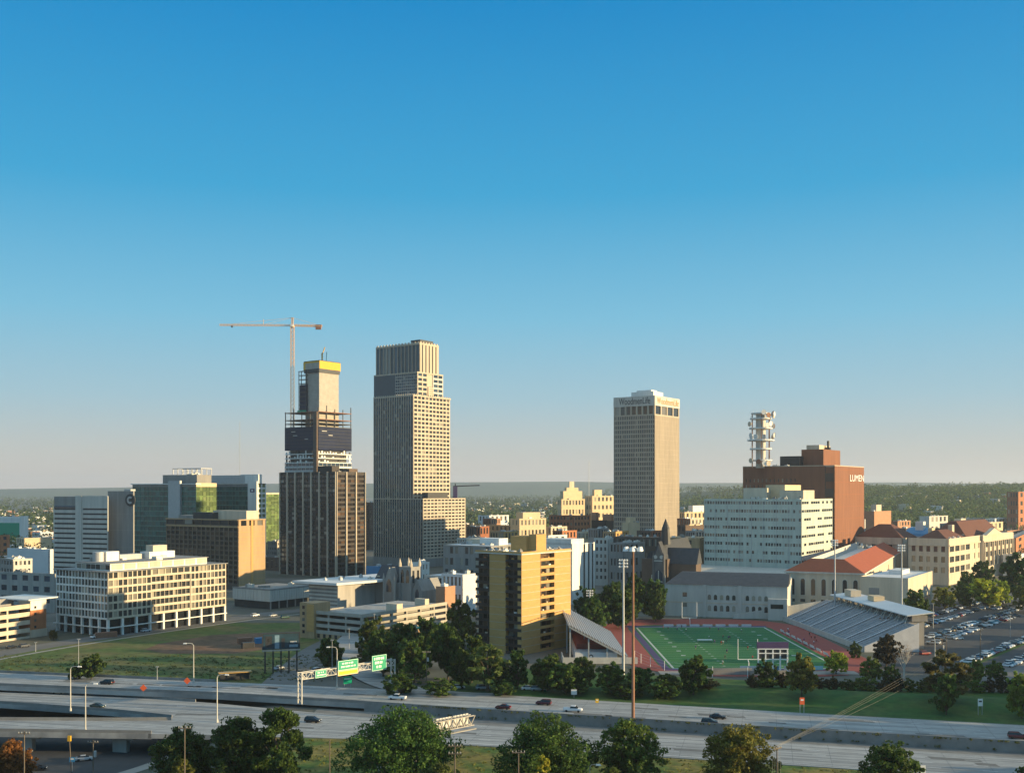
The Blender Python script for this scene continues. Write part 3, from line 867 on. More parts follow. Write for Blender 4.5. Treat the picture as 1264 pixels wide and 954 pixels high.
for k in range(nfl + 1):
    za = z3 - 0.5 + (z4 - z3 + 0.5) * k / nfl
    if k in (0, 2, 4) or k == 1: b.new('floor_slab', M['rusty' if k > 1 else 'dark']).box(-a_, 0, 0.0, b_, za, za + .7)
for i in range(5):
    for f in 'NW':
        t = .5 + (b.fr(f)[3] - 1) * i / 4
        b.fbox(b.new('steel_column', M['dark']), f, t - .35, t + .35, -1.0, -0.3, z3, z4 + (4 if f == 'W' else 1.5) + (3 if i in (1, 4) else 0))
# core
def band(uL, uC, uR, y_off=14):
    d_ = 1080 + y_off
    cx = xat(uC, d_)
    c, sn = math.cos(R(b.th)), math.sin(R(b.th))
    p = Vector((cx - b.root.location.x, d_ - 1080, 0)); p.rotate(Matrix.Rotation(-R(b.th), 3, 'Z'))
    kL, kR = (uL - U0) / F, (uR - U0) / F
    A = (cx - kL * d_) / (c - kL * sn); B_ = (kR * d_ - cx) / (-sn - kR * c)
    return p.x - A, p.x, p.y, p.y + B_
x0, x1, y0, y1 = band(377, 394, 418)
zc = zz(445)
b.mb('concrete_core', M['corecon']).box(x0, x1, y0, y1, z3, zc)
for k in range(12):
    za = z4 + 4 + (zc - z4 - 12) * k / 12
    b.mb('pour_joint', M['concrete']).box(x0 - .06, x1 + .08, y0 - .06, y1 + .06, za, za + .35)
b.mb('dark_formwork', M['dark']).box(x0 - 1.0, x1 + .9, y0 - 1, y1 + .9, zc - 10.5, zc - 6.5)
x0, x1, y0, y1 = band(374.5, 394.5, 420.5)
b.mb('yellow_formwork', M['yellow']).box(x0, x1, y0, y1, zc - 7, zc + 1.6)
b.mb('formwork_deck', M['dark']).box(x0 + .4, x1 - .4, y0 + .4, y1 - .4, zc + 1.6, zc + 2.4)
q = b.mb('placing_boom', M['yellow']); cx_, cy_ = (x0 + x1) / 2, (y0 + y1) / 2
q.bar((cx_, cy_, zc), (cx_, cy_, zc + 12), 1.1); q.bar((cx_, cy_, zc + 10), (cx_ + 3, cy_ + 1, zc + 18), 0.7)
b.mb('boom_cylinder', M['blue']).bar((cx_ + 4.5, cy_ + 2, zc + 3), (cx_ + 5.5, cy_ + 2, zc + 13), 1.0)
xs0, xs1, ys0, ys1 = band(369, 378, 381, 22)
q = b.mb('stair_scaffold', M['dark'])
zs = zz(455)
for x in (xs0, xs1):
    for y in (ys0, ys1): q.box(x - .3, x + .3, y - .3, y + .3, z4, zs)
k = 0; za = z4
while za < zs:
    q.box(xs0 - .4, xs1 + .4, ys0 - .4, ys1 + .4, za, za + .5); za += 4.4
b.mb('stair_sheeting', M['net']).box(xs0 + .4, xs1 - .2, ys0 + .5, ys1 - .5, z4, zs - 14)
b.mb('safety_barrier', M['green_sign']).box(xs0 - 1, xs1 + 1, ys0 - 1.4, ys0 - .9, z4 + 0.8, z4 + 3.2)
b.done()

# tower crane behind it
t = thing('tower_crane', 'red and white tower crane reaching over the unfinished skyscraper', 'crane', (xat(361, 1150), 1150, -0.15), 0)
def lattice(q, p0, p1, w, step, r=0.14):
    p0, p1 = Vector(p0), Vector(p1); d = (p1 - p0); n = max(1, int(d.length / step)); d.normalize()
    a = d.orthogonal().normalized() if abs(d.z) < .9 else Vector((1, 0, 0)); c_ = d.cross(a).normalized()
    cs = [(a * i + c_ * j) * w / 2 for i, j in ((-1, -1), (1, -1), (1, 1), (-1, 1))]
    for o in cs: q.bar(p0 + o, p1 + o, r * 2)
    for k in range(n):
        A, B = p0.lerp(p1, k / n), p0.lerp(p1, (k + 1) / n)
        for i in range(4):
            q.bar(A + cs[i], B + cs[(i + 1) % 4], r * 1.3)
            q.bar(B + cs[i], B + cs[(i + 1) % 4], r * 1.2)
zj = zat(404, 1150)
zm = zat(452, 1150)
q = MB(); lattice(q, (0, 0, zm), (0, 0, zj + 1), 3.4, 4.5, 0.24); q.build('mast', M['crane'], t)
q = MB(); lattice(q, (0, 0, 0), (0, 0, zm), 3.6, 4.5, 0.24); q.build('lower_mast', M['steel'], t)
q = MB(); q.tube((0, 0, zj), (0, 0, zj + 2.2), 2.2, n=14); q.build('slewing_ring', M['crane'], t)
q = MB(); q.box(-1.3, 1.3, -3.6, -2, zj + .3, zj + 3.2); q.build('cab', M['white'], t)
jl, jr = xat(273, 1150) - t.location.x, xat(397, 1150) - t.location.x
q = MB(); lattice(q, (-2, 0, zj + 2.2), (jl, -6, zj + 1.8), 1.5, 3.5, 0.13); q.build('jib', M['crane'], t)
q = MB(); lattice(q, (2, 0, zj + 2.2), (jr, 3, zj + 2.0), 1.6, 3.0, 0.2); q.build('counter_jib', M['crane'], t)
q = MB(); q.box(jr - 7, jr - 1, 1.5, 4.2, zj - 1.8, zj + 3.4); q.build('counterweight', M['rusty'], t)
zp = zat(392, 1150)
q = MB(); lattice(q, (0, 0, zj + 2), (0, 0, zp), 1.6, 2.6, 0.24); q.build('apex', M['crane'], t)
q = MB()
for x, y in ((jl * 0.82, -5), (jl * .38, -2.5), (jr - 4, 2.6)): q.bar((0, 0, zp), (x, y, zj + 3), 0.22)
q.bar((jl * .40, -2.4, zj + 3), (jl * .40, -2.4, zj + 8.5), .5)
q.build('tie_bars', M['crane'], t)
q = MB(); q.bar((jl * .83, -5, zj + 1), (jl * .83, -5, zj - .8), 1.6); q.build('trolley', M['dark'], t)

# --- tall stepped granite tower
b = Bld('granite_skyscraper', 'tallest granite clad skyscraper with stepped crown and sunlit punched windows', 'skyscraper', 461, 510, 556.5, 487, 900, th=-37)
zz = b.z
h = b.h; a_, b_ = b.a, b.b
b.core(0, h - 1, M['stone'], 1.6)
rows = 40
b.fbox(b.mb('wall', M['dark_shade_stone']), 'N', .3, a_ - .3, -1.2, -.62, 2, h - 1.2)  # front spandrels darker than the granite; the front's shade put into their colour
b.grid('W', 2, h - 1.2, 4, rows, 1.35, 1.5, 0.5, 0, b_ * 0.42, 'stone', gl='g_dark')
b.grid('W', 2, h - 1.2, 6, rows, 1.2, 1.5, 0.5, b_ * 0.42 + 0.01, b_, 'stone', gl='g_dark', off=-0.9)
b.grid('N', 2, h - 1.2, 17, rows, 0.62, 0.8, 0.6, 0, a_, 'dark_shade_stone', mp='stone', gl='g_blue')
for f in 'NW': b.wall(f, h - 1.2, h, 'stone', 0.5, part='cornice', proud=0.15)
for k in range(18):
    for f in 'NW': b.fbox(b.new('finial', M['stone']), f, b.fr(f)[3] * (k + .3) / 18, b.fr(f)[3] * (k + .6) / 18, -0.5, 0, h, h + 0.9)
def sub(uL, uC, uR, doff):
    d_ = b.d + doff; c, sn = math.cos(R(b.th)), math.sin(R(b.th)); cx = xat(uC, d_)
    p = Vector((cx - b.root.location.x, doff, 0)); p.rotate(Matrix.Rotation(-R(b.th), 3, 'Z'))
    kL, kR = (uL - U0) / F, (uR - U0) / F
    return p, (cx - kL * d_) / (c - kL * sn), (kR * d_ - cx) / (-sn - kR * c)
class Sub(Bld):
    """a stepped upper or lower volume that belongs to the same building"""
    def __init__(s, B, uL, uC, uR, doff):
        p, s.a, s.b = sub(uL, uC, uR, doff) if B is b else (None, 0, 0)
        s.p, s.root, s.d, s.th, s.z0 = p, B.root, B.d + doff, B.th, B.z0
        s.mbs, s.wins = {}, []
    def done(s, limit=100):
        for q in s.mbs.values(): q.v = [(x + s.p.x, y + s.p.y, z) for x, y, z in q.v]
        s.wins = [((w[0][0] + s.p.x, w[0][1] + s.p.y, w[0][2]),) + tuple(w[1:]) for w in s.wins]
        return Bld.done(s, limit)
# mid crown
s1 = Sub(b, 461.5, 515, 547, 9)
zb, zt = h - 1, zz(457)
s1.core(zb, zt - 0.6, M['stone'], 0.5)
s1.wall('N', zb, zt, 'slateglass', 0.5, 0, s1.a * 0.5, part='glazed_wall')
s1.grid('N', zb, zt - 1.2, 11, 8, 0.45, 0.7, 0.4, s1.a * 0.5, s1.a, 'concrete', gl='g_blue')
s1.grid('W', zb, zt - 1.2, 2, 5, 1.4, 1.8, 0.5, 0, s1.b * .40, 'stone', gl='g_blue')
s1.grid('W', zb, zt - 1.2, 2, 5, 1.0, 1.6, 0.5, s1.b * .60, s1.b, 'pale', gl='g_blue')
s1.grid('W', zb, zt - 12, 2, 5, 1.4, 1.4, 0.5, s1.b * .40 + .01, s1.b * .60 - .01, 'stone', gl='g_dark', off=0.8)
for f in 'NW': s1.wall(f, zt - 1.2, zt, 'stone', 0.5, part='cornice', proud=0.1)
s1.done(0)
s2 = Sub(b, 464, 518, 541.5, 14)
zb, zt = zt - 1, zz(420)
s2.core(zb, zt - 0.5, M['grey'], 0.7)
s2.grid('N', zb, zt - 1.5, 12, 1, 0.6, 0.5, 0.65, 0, None, 'dark_shade_stone', mp='stone', gl='g_blue')
s2.grid('W', zb, zt - 1.5, 5, 1, 3.0, 0.9, 0.65, 0, None, 'stone', gl='g_blue')
for f in 'NW': s2.wall(f, zt - 1.5, zt, 'stone', 0.7, part='cornice', proud=0.1)
for f, n_ in (('N', 14), ('W', 7)):
    for k in range(n_): s2.fbox(s2.new('finial', M['stone']), f, s2.fr(f)[3] * (k + .25) / n_, s2.fr(f)[3] * (k + .7) / n_, -0.7, 0, zt, zt + 1.1)
s2.mb('roof_plant', M['dark']).box(-s2.a * .25, -2, 3, s2.b * .8, zt - .5, zt + 3.2)
s2.done(0)
s3 = Sub(b, 461.2, 522, 574.5, -12)
zt = zz(615)
s3.core(0, zt - 0.6, M['stone'], 1.4)
s3.fbox(s3.mb('wall', M['dark_shade_stone']), 'N', .3, s3.a - .3, -1.1, -.62, 7, zt - 1)  # shaded front again: shade put into the darker spandrel colour
s3.grid('N', 7, zt - 1, 21, 18, 0.62, 0.8, 0.6, 0, None, 'dark_shade_stone', mp='stone', gl='g_blue')
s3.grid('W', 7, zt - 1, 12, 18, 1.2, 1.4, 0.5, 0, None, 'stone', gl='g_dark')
for f in 'NW':
    s3.wall(f, zt - 1, zt, 'stone', 0.5, part='cornice', proud=0.15)
    s3.wall(f, 0, 7, 'grey', 0.5, part='plinth', proud=0.6)
s3.mb('roof_canopy', M['dark']).box(-8, -1.5, 8, 34, zt - .6, zt + 5)
s3.done(0)
b.done(100)

def hip(q, x0, x1, y0, y1, z, h, over=1.0, top=0.45):
    x0 -= over; x1 += over; y0 -= over; y1 += over
    m = min(x1 - x0, y1 - y0) * top
    q.hexa([(x0, y0, z), (x1, y0, z), (x1, y1, z), (x0, y1, z), (x0 + m, y0 + m, z + h), (x1 - m, y0 + m, z + h), (x1 - m, y1 - m, z + h), (x0 + m, y1 - m, z + h)])

# --- buff tower with sign band
b = Bld('insurance_tower', 'buff office tower with close vertical ribs and dark rooftop lettering on two sides', 'office tower', 757.5, 808, 838.5, 488, 1060, th=-35)
h = b.h; L1, L2 = b.a, b.b
b.core(0, h - 1, M['woodmen'], 1.3)
zt = h - 20
b.grid('N', 4, zt, 22, 29, 0.8, 1.3, 0.7, 0, None, 'woodmen', gl='g_blue')
b.wall('N', 0, 4, 'woodmen', .5)
b.wall('W', 0, zt, 'woodmen', 0.5)
for k in range(26): b.fbox(b.mb('rib', M['stone']), 'W', L2 * (k + .35) / 26, L2 * (k + .65) / 26, 0, 0.35, 4, zt)
for k in range(28): b.fbox(b.mb('floor_joint', M['stone']), 'W', 0, L2, 0, 0.12, 4 + (zt - 4) / 28 * k, 4.4 + (zt - 4) / 28 * k)
b.grid('N', zt, h - 10, 7, 1, 2.0, 1.5, 0.8, 0, None, 'woodmen', gl='g_dark')
b.grid('W', zt, h - 10.05, 4, 1, 2.2, 1.5, 0.8, 0, None, 'woodmen', gl='g_dark', off=0.05)
for f in 'NW': b.wall(f, h - 10, h, 'pale', 0.5, part='sign_band', proud=0.4)
b.roofbox('penthouse', 'white', 0.36, 0.9, 0.12, 0.5, h - 1, h + 5)
b.roofbox('penthouse_cap', 'white', 0.44, 0.8, 0.2, 0.42, h + 5, h + 7)
b.clutter(h + 5, 4, 21, 0.5, 0.8, 0.2, 0.4)
lettering(b, 'N', 'WoodmenLife', 9.6, L1 * .52, h - 5.0, M['darkletter'], L1 * .76, 0.55)
lettering(b, 'W', 'WoodmenLife', 9.6, L2 * .52, h - 5.0, M['gold'], L2 * .88, 0.55)  # same dark lettering; sunlight on this side put into the gold colour
b.done()

# --- sign brick block with roof antenna
b = Bld('brick_exchange', 'huge red brown brick block with white capital lettering on its sunlit blank side', 'office building', 917, 1030, 1066.5, 575, 760, th=-35)
h = b.h; L1, L2 = b.a, b.b
b.core(0, h - 0.8, M['rust_brick'], 0.5)
b.grid('N', h - 18, h - 9, 13, 2, 2.2, 2.0, 0.5, 0, L1 * 0.62, 'rust_brick', gl='g_office')
b.wall('N', 0, h - 18, 'rust_brick', 0.5, 0, L1 * 0.62); b.wall('N', h - 9, h, 'rust_brick', 0.5, 0, L1 * 0.62)
b.wall('N', 0, h, 'rust_brick', 0.5, L1 * 0.62 + .003, L1 * 0.9)
b.grid('N', 4, h, 1, 7, 0.5, 6.0, 1.2, L1 * 0.9 + .004, L1, 'brown', gl='g_dark')
b.wall('W', 0, h, 'rust_brick', 0.5)
for zz in range(8, int(h), 9): b.fbox(b.mb('brick_joint', M['brick']), 'W', 0, L2, 0, 0.05, zz, zz + .25)
b.mb('corner_pilaster', M['pale']).box(-1, 0.45, L2, L2 + 2.5, 0, h - 40)
for f in 'NW': b.wall(f, h, h + .6, 'stone', 0.5, part='coping', proud=0.15)
lettering(b, 'W', 'LUMEN', 7.0, L2 * .74, h - 8.6, M['letter'], L2 * .48, 0.25)
b.roofbox('penthouse', 'rust_brick', 0.56, 0.80, 0.25, 0.8, h - .8, h + 13)
b.roofbox('penthouse_top', 'cream', 0.58, 0.72, 0.35, 0.7, h + 13, h + 16.5)
b.roofbox('plant_room', 'dark', 0.36, 0.58, 0.15, 0.5, h - .8, h + 8)
q = b.new('flue', M['dark']); q.tube((-L1 * .25, L2 * .55, h + 13), (-L1 * .25, L2 * .55, h + 20), 1.0); q.box(-L1 * .25 - 1.6, -L1 * .25 + 1.6, L2 * .55 - 1.6, L2 * .55 + 1.6, h + 13, h + 15)
b.clutter(h - .8, 8, 31, 0.3, 0.7, 0.05, 0.15)
hroof = h
b.done()
t = thing('antenna_tower', 'round rooftop antenna tower ringed with platforms and dish antennas', 'antenna tower', (xat(939, 793), 793, hroof - 1))
zr = t.location.z; ht = zat(511, 793) - zr
q = MB(); q.tube((0, 0, 0), (0, 0, ht), 3.6, n=20); q.build('shaft', M['pale'], t)
for k, (fz, rr) in enumerate(((0.13, 8.6), (0.34, 8.2), (0.5, 10.0), (0.72, 8.6), (0.90, 8.0), (0.995, 7.2))):
    q = MB(); q.tube((0, 0, ht * fz), (0, 0, ht * fz + 1.0), rr, n=28)
    for i in range(14):
        an = i * 2 * math.pi / 14; x, y = rr * .96 * math.cos(an), rr * .96 * math.sin(an)
        q.bar((x, y, ht * fz + 1), (x, y, ht * fz + 2.4), .14)
    q.build('ring_platform', M['white'], t)
rnd = random.Random(9)
q0 = [(k * 60 + 20) for k in range(6)]
for an in q0:
    x, y = 7.2 * math.cos(R(an)), 7.2 * math.sin(R(an))
    q = MB(); q.bar((x, y, 0), (x, y, ht * .99), .45); q.build('strut', M['rusty'], t)
for lvl, n_ in ((0.04, 4), (.52, 7), (.74, 6), (.92, 6)):
    for k in range(n_):
        an = rnd.uniform(180, 380); r = 8.6 + rnd.uniform(-.5, 1)
        x, y = r * math.cos(R(an)), r * math.sin(R(an)); dz = ht * lvl + rnd.uniform(1.5, 4)
        dx, dy = math.cos(R(an)), math.sin(R(an))
        q = MB(); q.tube((x, y, dz), (x + dx * 1.0, y + dy * 1.0, dz), 1.0, 1.9, n=14); q.tube((x + dx, y + dy, dz), (x + dx * 1.3, y + dy * 1.3, dz), 1.9, 1.9, n=14)
        q.build('dish_antenna', M[rnd.choice(('white', 'white', 'rusty', 'cream'))], t)

# --- pale green office slab
b = Bld('panelled_office', 'pale green panelled office slab with broken rows of small windows', 'office building', 869, 989.5, 1027.5, 616, 650, th=-33)
h = b.h; L1, L2 = b.a, b.b
b.core(0, h - .7, M['celadon'], 0.45)
rnd = random.Random(17)
sk = {(i, j) for i in range(36) for j in range(10) if rnd.random() < 0.13 or (14 < i < 21 and j < 6 and rnd.random() < .6)}
b.grid('N', 6, h - 1.5, 36, 10, 0.5, 3.3, 0.3, 0, None, 'celadon', gl='g_office', skip=lambda i, j: (i, j) in sk)
b.wall('N', 0, 6, 'celadon', 0.45)
sk2 = {(i, j) for i in range(14) for j in range(10) if rnd.random() < 0.2}
b.grid('W', 6, h - 1.5, 14, 10, 0.5, 3.6, 0.3, 0, None, 'celadon', gl='g_dark', skip=lambda i, j: (i, j) in sk2)
b.wall('W', 0, 6, 'celadon', 0.45)
for f in 'NW': b.wall(f, h - 1.5, h, 'celadon', 0.45, part='parapet', proud=0.08)
for k in range(9): b.fbox(b.new('panel_joint', M['steel']), 'N', L1 * k / 8 - .12 if k else 0, L1 * k / 8 + .12 if k < 8 else L1, 0, .12, 6, h - 1.5)
b.roofbox('penthouse', 'cream', 0.30, 0.55, 0.3, 0.75, h - .7, h + 7)
b.roofbox('penthouse', 'ivory', 0.5, 0.70, 0.4, 0.9, h - .7, h + 9)
b.roofbox('plant_room', 'cream', 0.68, 0.92, 0.3, 0.65, h - .7, h + 5.5)
b.clutter(h - .7, 12, 33, 0.2, 0.95, 0.1, 0.3, 3.5)
b.done()

# --- apartment tower
b = Bld('apartment_tower', 'tan brick apartment tower with dark recessed balcony stacks and golden sunlit side', 'apartment building', 587, 643.8, 704.5, 685, 416, th=-38)
h = b.h; L1, L2 = b.a, b.b
nf = 13; fh = h / nf
def solid(face, f0, f1):
    L_ = b.fr(face)[3]; q = b.new('brick_pier', M['tan']); fb_ = b.new('floor_band', M['stone'])
    b.fbox(q, face, L_ * f0 + .003, L_ * f1 - .003, -2.0, 0, 0, h)
    for k in range(1, nf): b.fbox(fb_, face, L_ * f0, L_ * f1, 0.0, 0.05, k * fh, k * fh + .18)
b.mb('core', M['brown']).box(-L1 + 1.9, -1.9, 1.9, L2 - .2, 0, h - .5)
b.mb('end_wall', M['tan']).box(-L1, 0, L2 - .2, L2, 0, h); b.mb('end_wall', M['brown']).box(-L1, -L1 + 1.9, 2.0, L2 - .2, 0, h)
solid('N', 0.31, 0.66); solid('W', 0.0, 0.37); solid('W', 0.655, 1.0)
rnd = random.Random(40)
def balconies(face, f0, f1, pm, ch):
    L_ = b.fr(face)[3]
    for k in range(nf):
        z = k * fh
        q = b.new('balcony', M[pm]); b.fbox(q, face, L_ * f0, L_ * f1, -1.9, 0.15, z, z + .25)
        b.fbox(q, face, L_ * f0 + .05, L_ * f1 - .05, 0.0, 0.1, z + .25, z + 1.15)
        n_ = 3
        for i in range(n_):
            w_ = L_ * (f1 - f0) / n_
            b.win(face, L_ * f0 + (i + .5) * w_, z + 1.55, w_ - .5, 2.1, M['g_office' if rnd.random() < .4 else 'g_bronze'], 1.9, name='balcony_door')
        if rnd.random() < ch:
            w_ = rnd.uniform(.6, 1.4); t_ = L_ * f0 + .5 + rnd.random() * (L_ * (f1 - f0) - 2.5)
            b.fbox(b.new('balcony_furniture', M[rnd.choice(('cream', 'orange_brick', 'white', 'tan'))]), face, t_, t_ + w_, -.9, -.4, z + .25, z + 1.6)
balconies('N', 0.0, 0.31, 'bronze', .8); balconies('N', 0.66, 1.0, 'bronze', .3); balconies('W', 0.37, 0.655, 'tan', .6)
for f, ts in (('N', (.31, .66)), ('W', (.37, .655))):
    pass
b.mb('roof', M['pale']).box(-L1 - .3, .3, -.3, L2 + .3, h, h + .5)
b.mb('parapet', M['tan']).box(-L1, 0, -.1, .3, h + .5, h + 1.2); b.mb('parapet', M['tan']).box(-.3, .1, .3, L2, h + .5, h + 1.2)
b.roofbox('lift_house', 'tan', 0.38, 0.72, 0.35, 0.62, h + .5, h + 6.8)
b.roofbox('lift_house', 'tan', 0.72, 0.88, 0.40, 0.60, h + .5, h + 7.6)
b.clutter(h + .5, 26, 44, 0.05, 0.92, 0.03, 0.3, 1.6)
b.clutter(h + .5, 14, 45, 0.55, 0.95, 0.62, 0.9, 1.6)
b.done()

# --- white block with vertical strips
b = Bld('white_block', 'blank white block with three dark vertical window strips behind the apartment tower', 'office building', 660, 706, 734, 671, 600, th=-35)
h = b.h
b.core(0, h - .6, M['white'], .4); b.wall('N', 0, h, 'white', .4)
for t0, t1 in ((0, .50), (.58, .70), (.78, .88), (.95, 1.0)): b.wall('W', 0, h, 'white', .4, b.b * t0, b.b * t1)
for t0, t1 in ((.50, .58), (.70, .78), (.88, .95)):
    b.win('W', b.b * (t0 + t1) / 2, h / 2, b.b * (t1 - t0), h - 1.5, M['g_dark'], .38, name='window_strip')
b.roofbox('stair_head', 'white', 0.2, .98, 0.0, .55, h - .6, h + 2.5)
b.done()
b = Bld('flat_roofed_offices', 'grey block with scattered small windows and a bright pale flat roof', 'office building', 547, 606, 650, 674, 650, th=-33)
h = b.h; b.core(0, h - .4, M['grey'], .3)
sk = {(i, j) for i in range(9) for j in range(4) if (i * 7 + j * 5) % 3 == 0}
b.grid('N', 1, h - 1, 9, 4, 1.6, 2.8, .3, 0, None, 'grey', gl='g_office', skip=lambda i, j: (i, j) in sk)
b.grid('W', 1, h - 1, 9, 4, 1.6, 2.8, .3, 0, None, 'grey', gl='g_office', skip=lambda i, j: (i, j) in sk)
for f in 'NW': b.wall(f, h - 1, h, 'grey', .3, part='parapet', proud=.1)
b.mb('roof', M['wroof']).box(-b.a + .4, -.4, .4, b.b, h - .4, h - .1)
b.roofbox('plant_room', 'white', .5, .9, .35, .6, h - .1, h + 4); b.roofbox('plant_room', 'cream', .1, .4, .5, .8, h - .1, h + 3)
b.clutter(h - .1, 6, 60); b.done()

def garage(b, levels, top, mw='pale', bay=9, ramp=True):
    """open decks: slab, parapet band and columns on every level"""
    fh = top / levels
    for k in range(levels + 1):
        z = k * fh
        if k: b.new('deck', M['concrete']).box(-b.a + .3, -.3, .3, b.b - .3, z - .35, z)
        for f in 'NW':
            if k: b.fbox(b.new('parapet_band', M[mw]), f, 0 if f == 'N' else .003, b.fr(f)[3], -.3, 0.02 * (f == 'W'), z - .45, z + 1.05)
    for f in 'NW':
        L_ = b.fr(f)[3]; n_ = max(2, int(L_ / bay))
        for i in range(n_ + 1):
            t = min(L_ - .8, L_ * i / n_)
            b.fbox(b.new('column', M[mw]), f, t, t + .8, -1.0, -.32, 0, top)
    b.mb('ramp_wall', M['grey']).box(-b.a + .3, -b.a * .25, b.b * .35, b.b - .3, 0, top - .4)
    b.mb('ramp_wall', M['grey']).box(-b.a + .3, -b.a + .6, .3, b.b * .35, 0, top + .6)

b = Bld('parking_garage', 'long open deck parking garage with pale bands and a brown stair tower', 'parking garage', 383, 447, 552, 758, 449, th=-33)
h = b.h
b.mb('brick_base', M['hotel']).box(-b.a, -.02, .05, b.b, 0, 2.8)
for k in range(9): b.win('N', b.a * (k + .5) / 9, 1.4, 1.4, 1.7, M['g_dark'], -.02 - 0.0, name='base_opening')
garage(b, 4, h - 1.1, mw='tanband')
b.roofbox('stair_head', 'cream', .8, 1.0, .38, .45, h - 1, h + 2.2); b.roofbox('stair_head', 'cream', .75, .95, .75, .80, h - 1, h + 2.4)
p0 = -b.a
q = b.new('stair_tower', M['hotel']); q.box(p0 - 5.2, p0 + 3.5, -1.2, 9, 0, h + 3.2)
q = b.new('stair_tower_front', M['tan']); q.box(p0 - .8, p0 + 3.4, -1.5, -1.2, 3, h + 2.6)
for k in range(5): b.new('stair_window', M['g_dark']).box(p0 - 3.6, p0 - 2.2, -1.3, -1.2, 2 + k * 2.7, 3.4 + k * 2.7)
b.done()
b = Bld('terraced_garage', 'sunlit cream banded parking garage ending in an orange brick stair tower', 'parking garage', -120, -119, 37, 766, 412, th=-25)
h = b.h
for k in range(5):
    z = k * (h / 4.0)
    b.new('parapet_band', M['cream']).box(-.4, 0, 0, b.b, max(0, z - 1.0), z + .9)
    if k: b.new('deck', M['concrete']).box(-40, -.4, 0, b.b, z - .35, z)
for k in range(5): b.new('column', M['cream']).box(-1.6, -.6, b.b * k / 5 + .3, b.b * k / 5 + 1.1, 0, h)
b.mb('ramp_wall', M['grey']).box(-40, -14, 2, b.b, 0, h - .3)
y0 = b.b; zt_ = zat(747, 445) + .15
b.new('stair_tower', M['orange_brick']).box(-7, 0.3, y0, y0 + 8.5, 3.4, zt_ - 4.5); b.new('tower_base', M['stone']).box(-7.1, .4, y0 - .1, y0 + 9, 0, 3.4)
b.new('tower_top', M['white']).box(-7, 0.3, y0, y0 + 8.5, zt_ - 4.5, zt_)
b.new('tower_canopy', M['white']).box(-18, 4.5, y0 - 4.5, y0 + 12.5, zt_ + .4, zt_ + .9); b.new('canopy_stem', M['dark']).box(-5, -1, y0 + 2, y0 + 6, zt_, zt_ + .4)
for k in range(4): b.new('stair_window', M['g_dark']).box(.3, .36, y0 + 2.0, y0 + 3.1, 4 + k * 2.9, 5.1 + k * 2.9)
b.new('curved_wall', M['grey']).box(-26, -9, 12, y0 - 1, h, h + 3.2)
b.done()

# --- convention hall with pale roof
b = Bld('exhibition_hall', 'low hall with a wide pale flat roof slab and blank pale blue wall', 'hall', 381, 417, 470, 719, 545, th=-33)
h = b.h
b.core(0, h - 1.2, M['grey'], .3); b.wall('W', 0, h - 1.2, 'concrete', .3)
for k in range(7): b.fbox(b.new('louvre', M['pale']), 'N', .3, b.a - .3, -.35, .1, 2 + k * 2.0, 2.9 + k * 2.0)
b.mb('roof_slab', M['wroof']).prism([(-b.a - 8, -4), (2, -3), (10, b.b + 8), (-b.a, b.b + 30)], h - 1.2, h)
b.new('lit_fin', M['ivory']).box(.0, 1.8, b.b - 3, b.b + .5, 0, h + 1.5)
b.clutter(h, 6, 71, .1, .9, .1, .9, 3); b.done()

def gable(q, x0, x1, y0, y1, z, h, along='x', m=0):
    if along == 'x':
        ym = (y0 + y1) / 2
        q.face([(x0, y0, z), (x1, y0, z), (x1, ym, z + h), (x0, ym, z + h)], m); q.face([(x1, y1, z), (x0, y1, z), (x0, ym, z + h), (x1, ym, z + h)], m)
        q.face([(x0, y1, z), (x0, y0, z), (x0, ym, z + h)], m); q.face([(x1, y0, z), (x1, y1, z), (x1, ym, z + h)], m); q.face([(x0, y0, z), (x0, y1, z), (x1, y1, z), (x1, y0, z)], m)
    else:
        xm = (x0 + x1) / 2
        q.face([(x0, y1, z), (x0, y0, z), (xm, y0, z + h), (xm, y1, z + h)], m); q.face([(x1, y0, z), (x1, y1, z), (xm, y1, z + h), (xm, y0, z + h)], m)
        q.face([(x0, y0, z), (x1, y0, z), (xm, y0, z + h)], m); q.face([(x1, y1, z), (x0, y1, z), (xm, y1, z + h)], m); q.face([(x0, y1, z), (x1, y1, z), (x1, y0, z), (x0, y0, z)], m)
def arch(q, x, y, z, w, h, dep, n=10, pointed=False):
    """arched slab facing -y"""
    rise = min(h * .45, w * (.9 if pointed else .5))
    pts = [(x - w / 2, z), (x + w / 2, z)]
    for i in range(n + 1):
        t = 1 - 2.0 * i / n
        k = (1 - abs(t) ** 1.7) if pointed else math.sqrt(max(0, 1 - t * t))
        pts.append((x + w / 2 * t, z + h - rise + rise * k))
    k = len(q.v); m_ = len(pts)
    q.v.extend((a, y - dep, c) for a, c in pts); q.v.extend((a, y, c) for a, c in pts)
    q.f.append(tuple(k + i for i in range(m_))); q.m.append(0)
    for i in range(m_):
        j = (i + 1) % m_; q.f.append((k + j, k + i, k + m_ + i, k + m_ + j)); q.m.append(0)

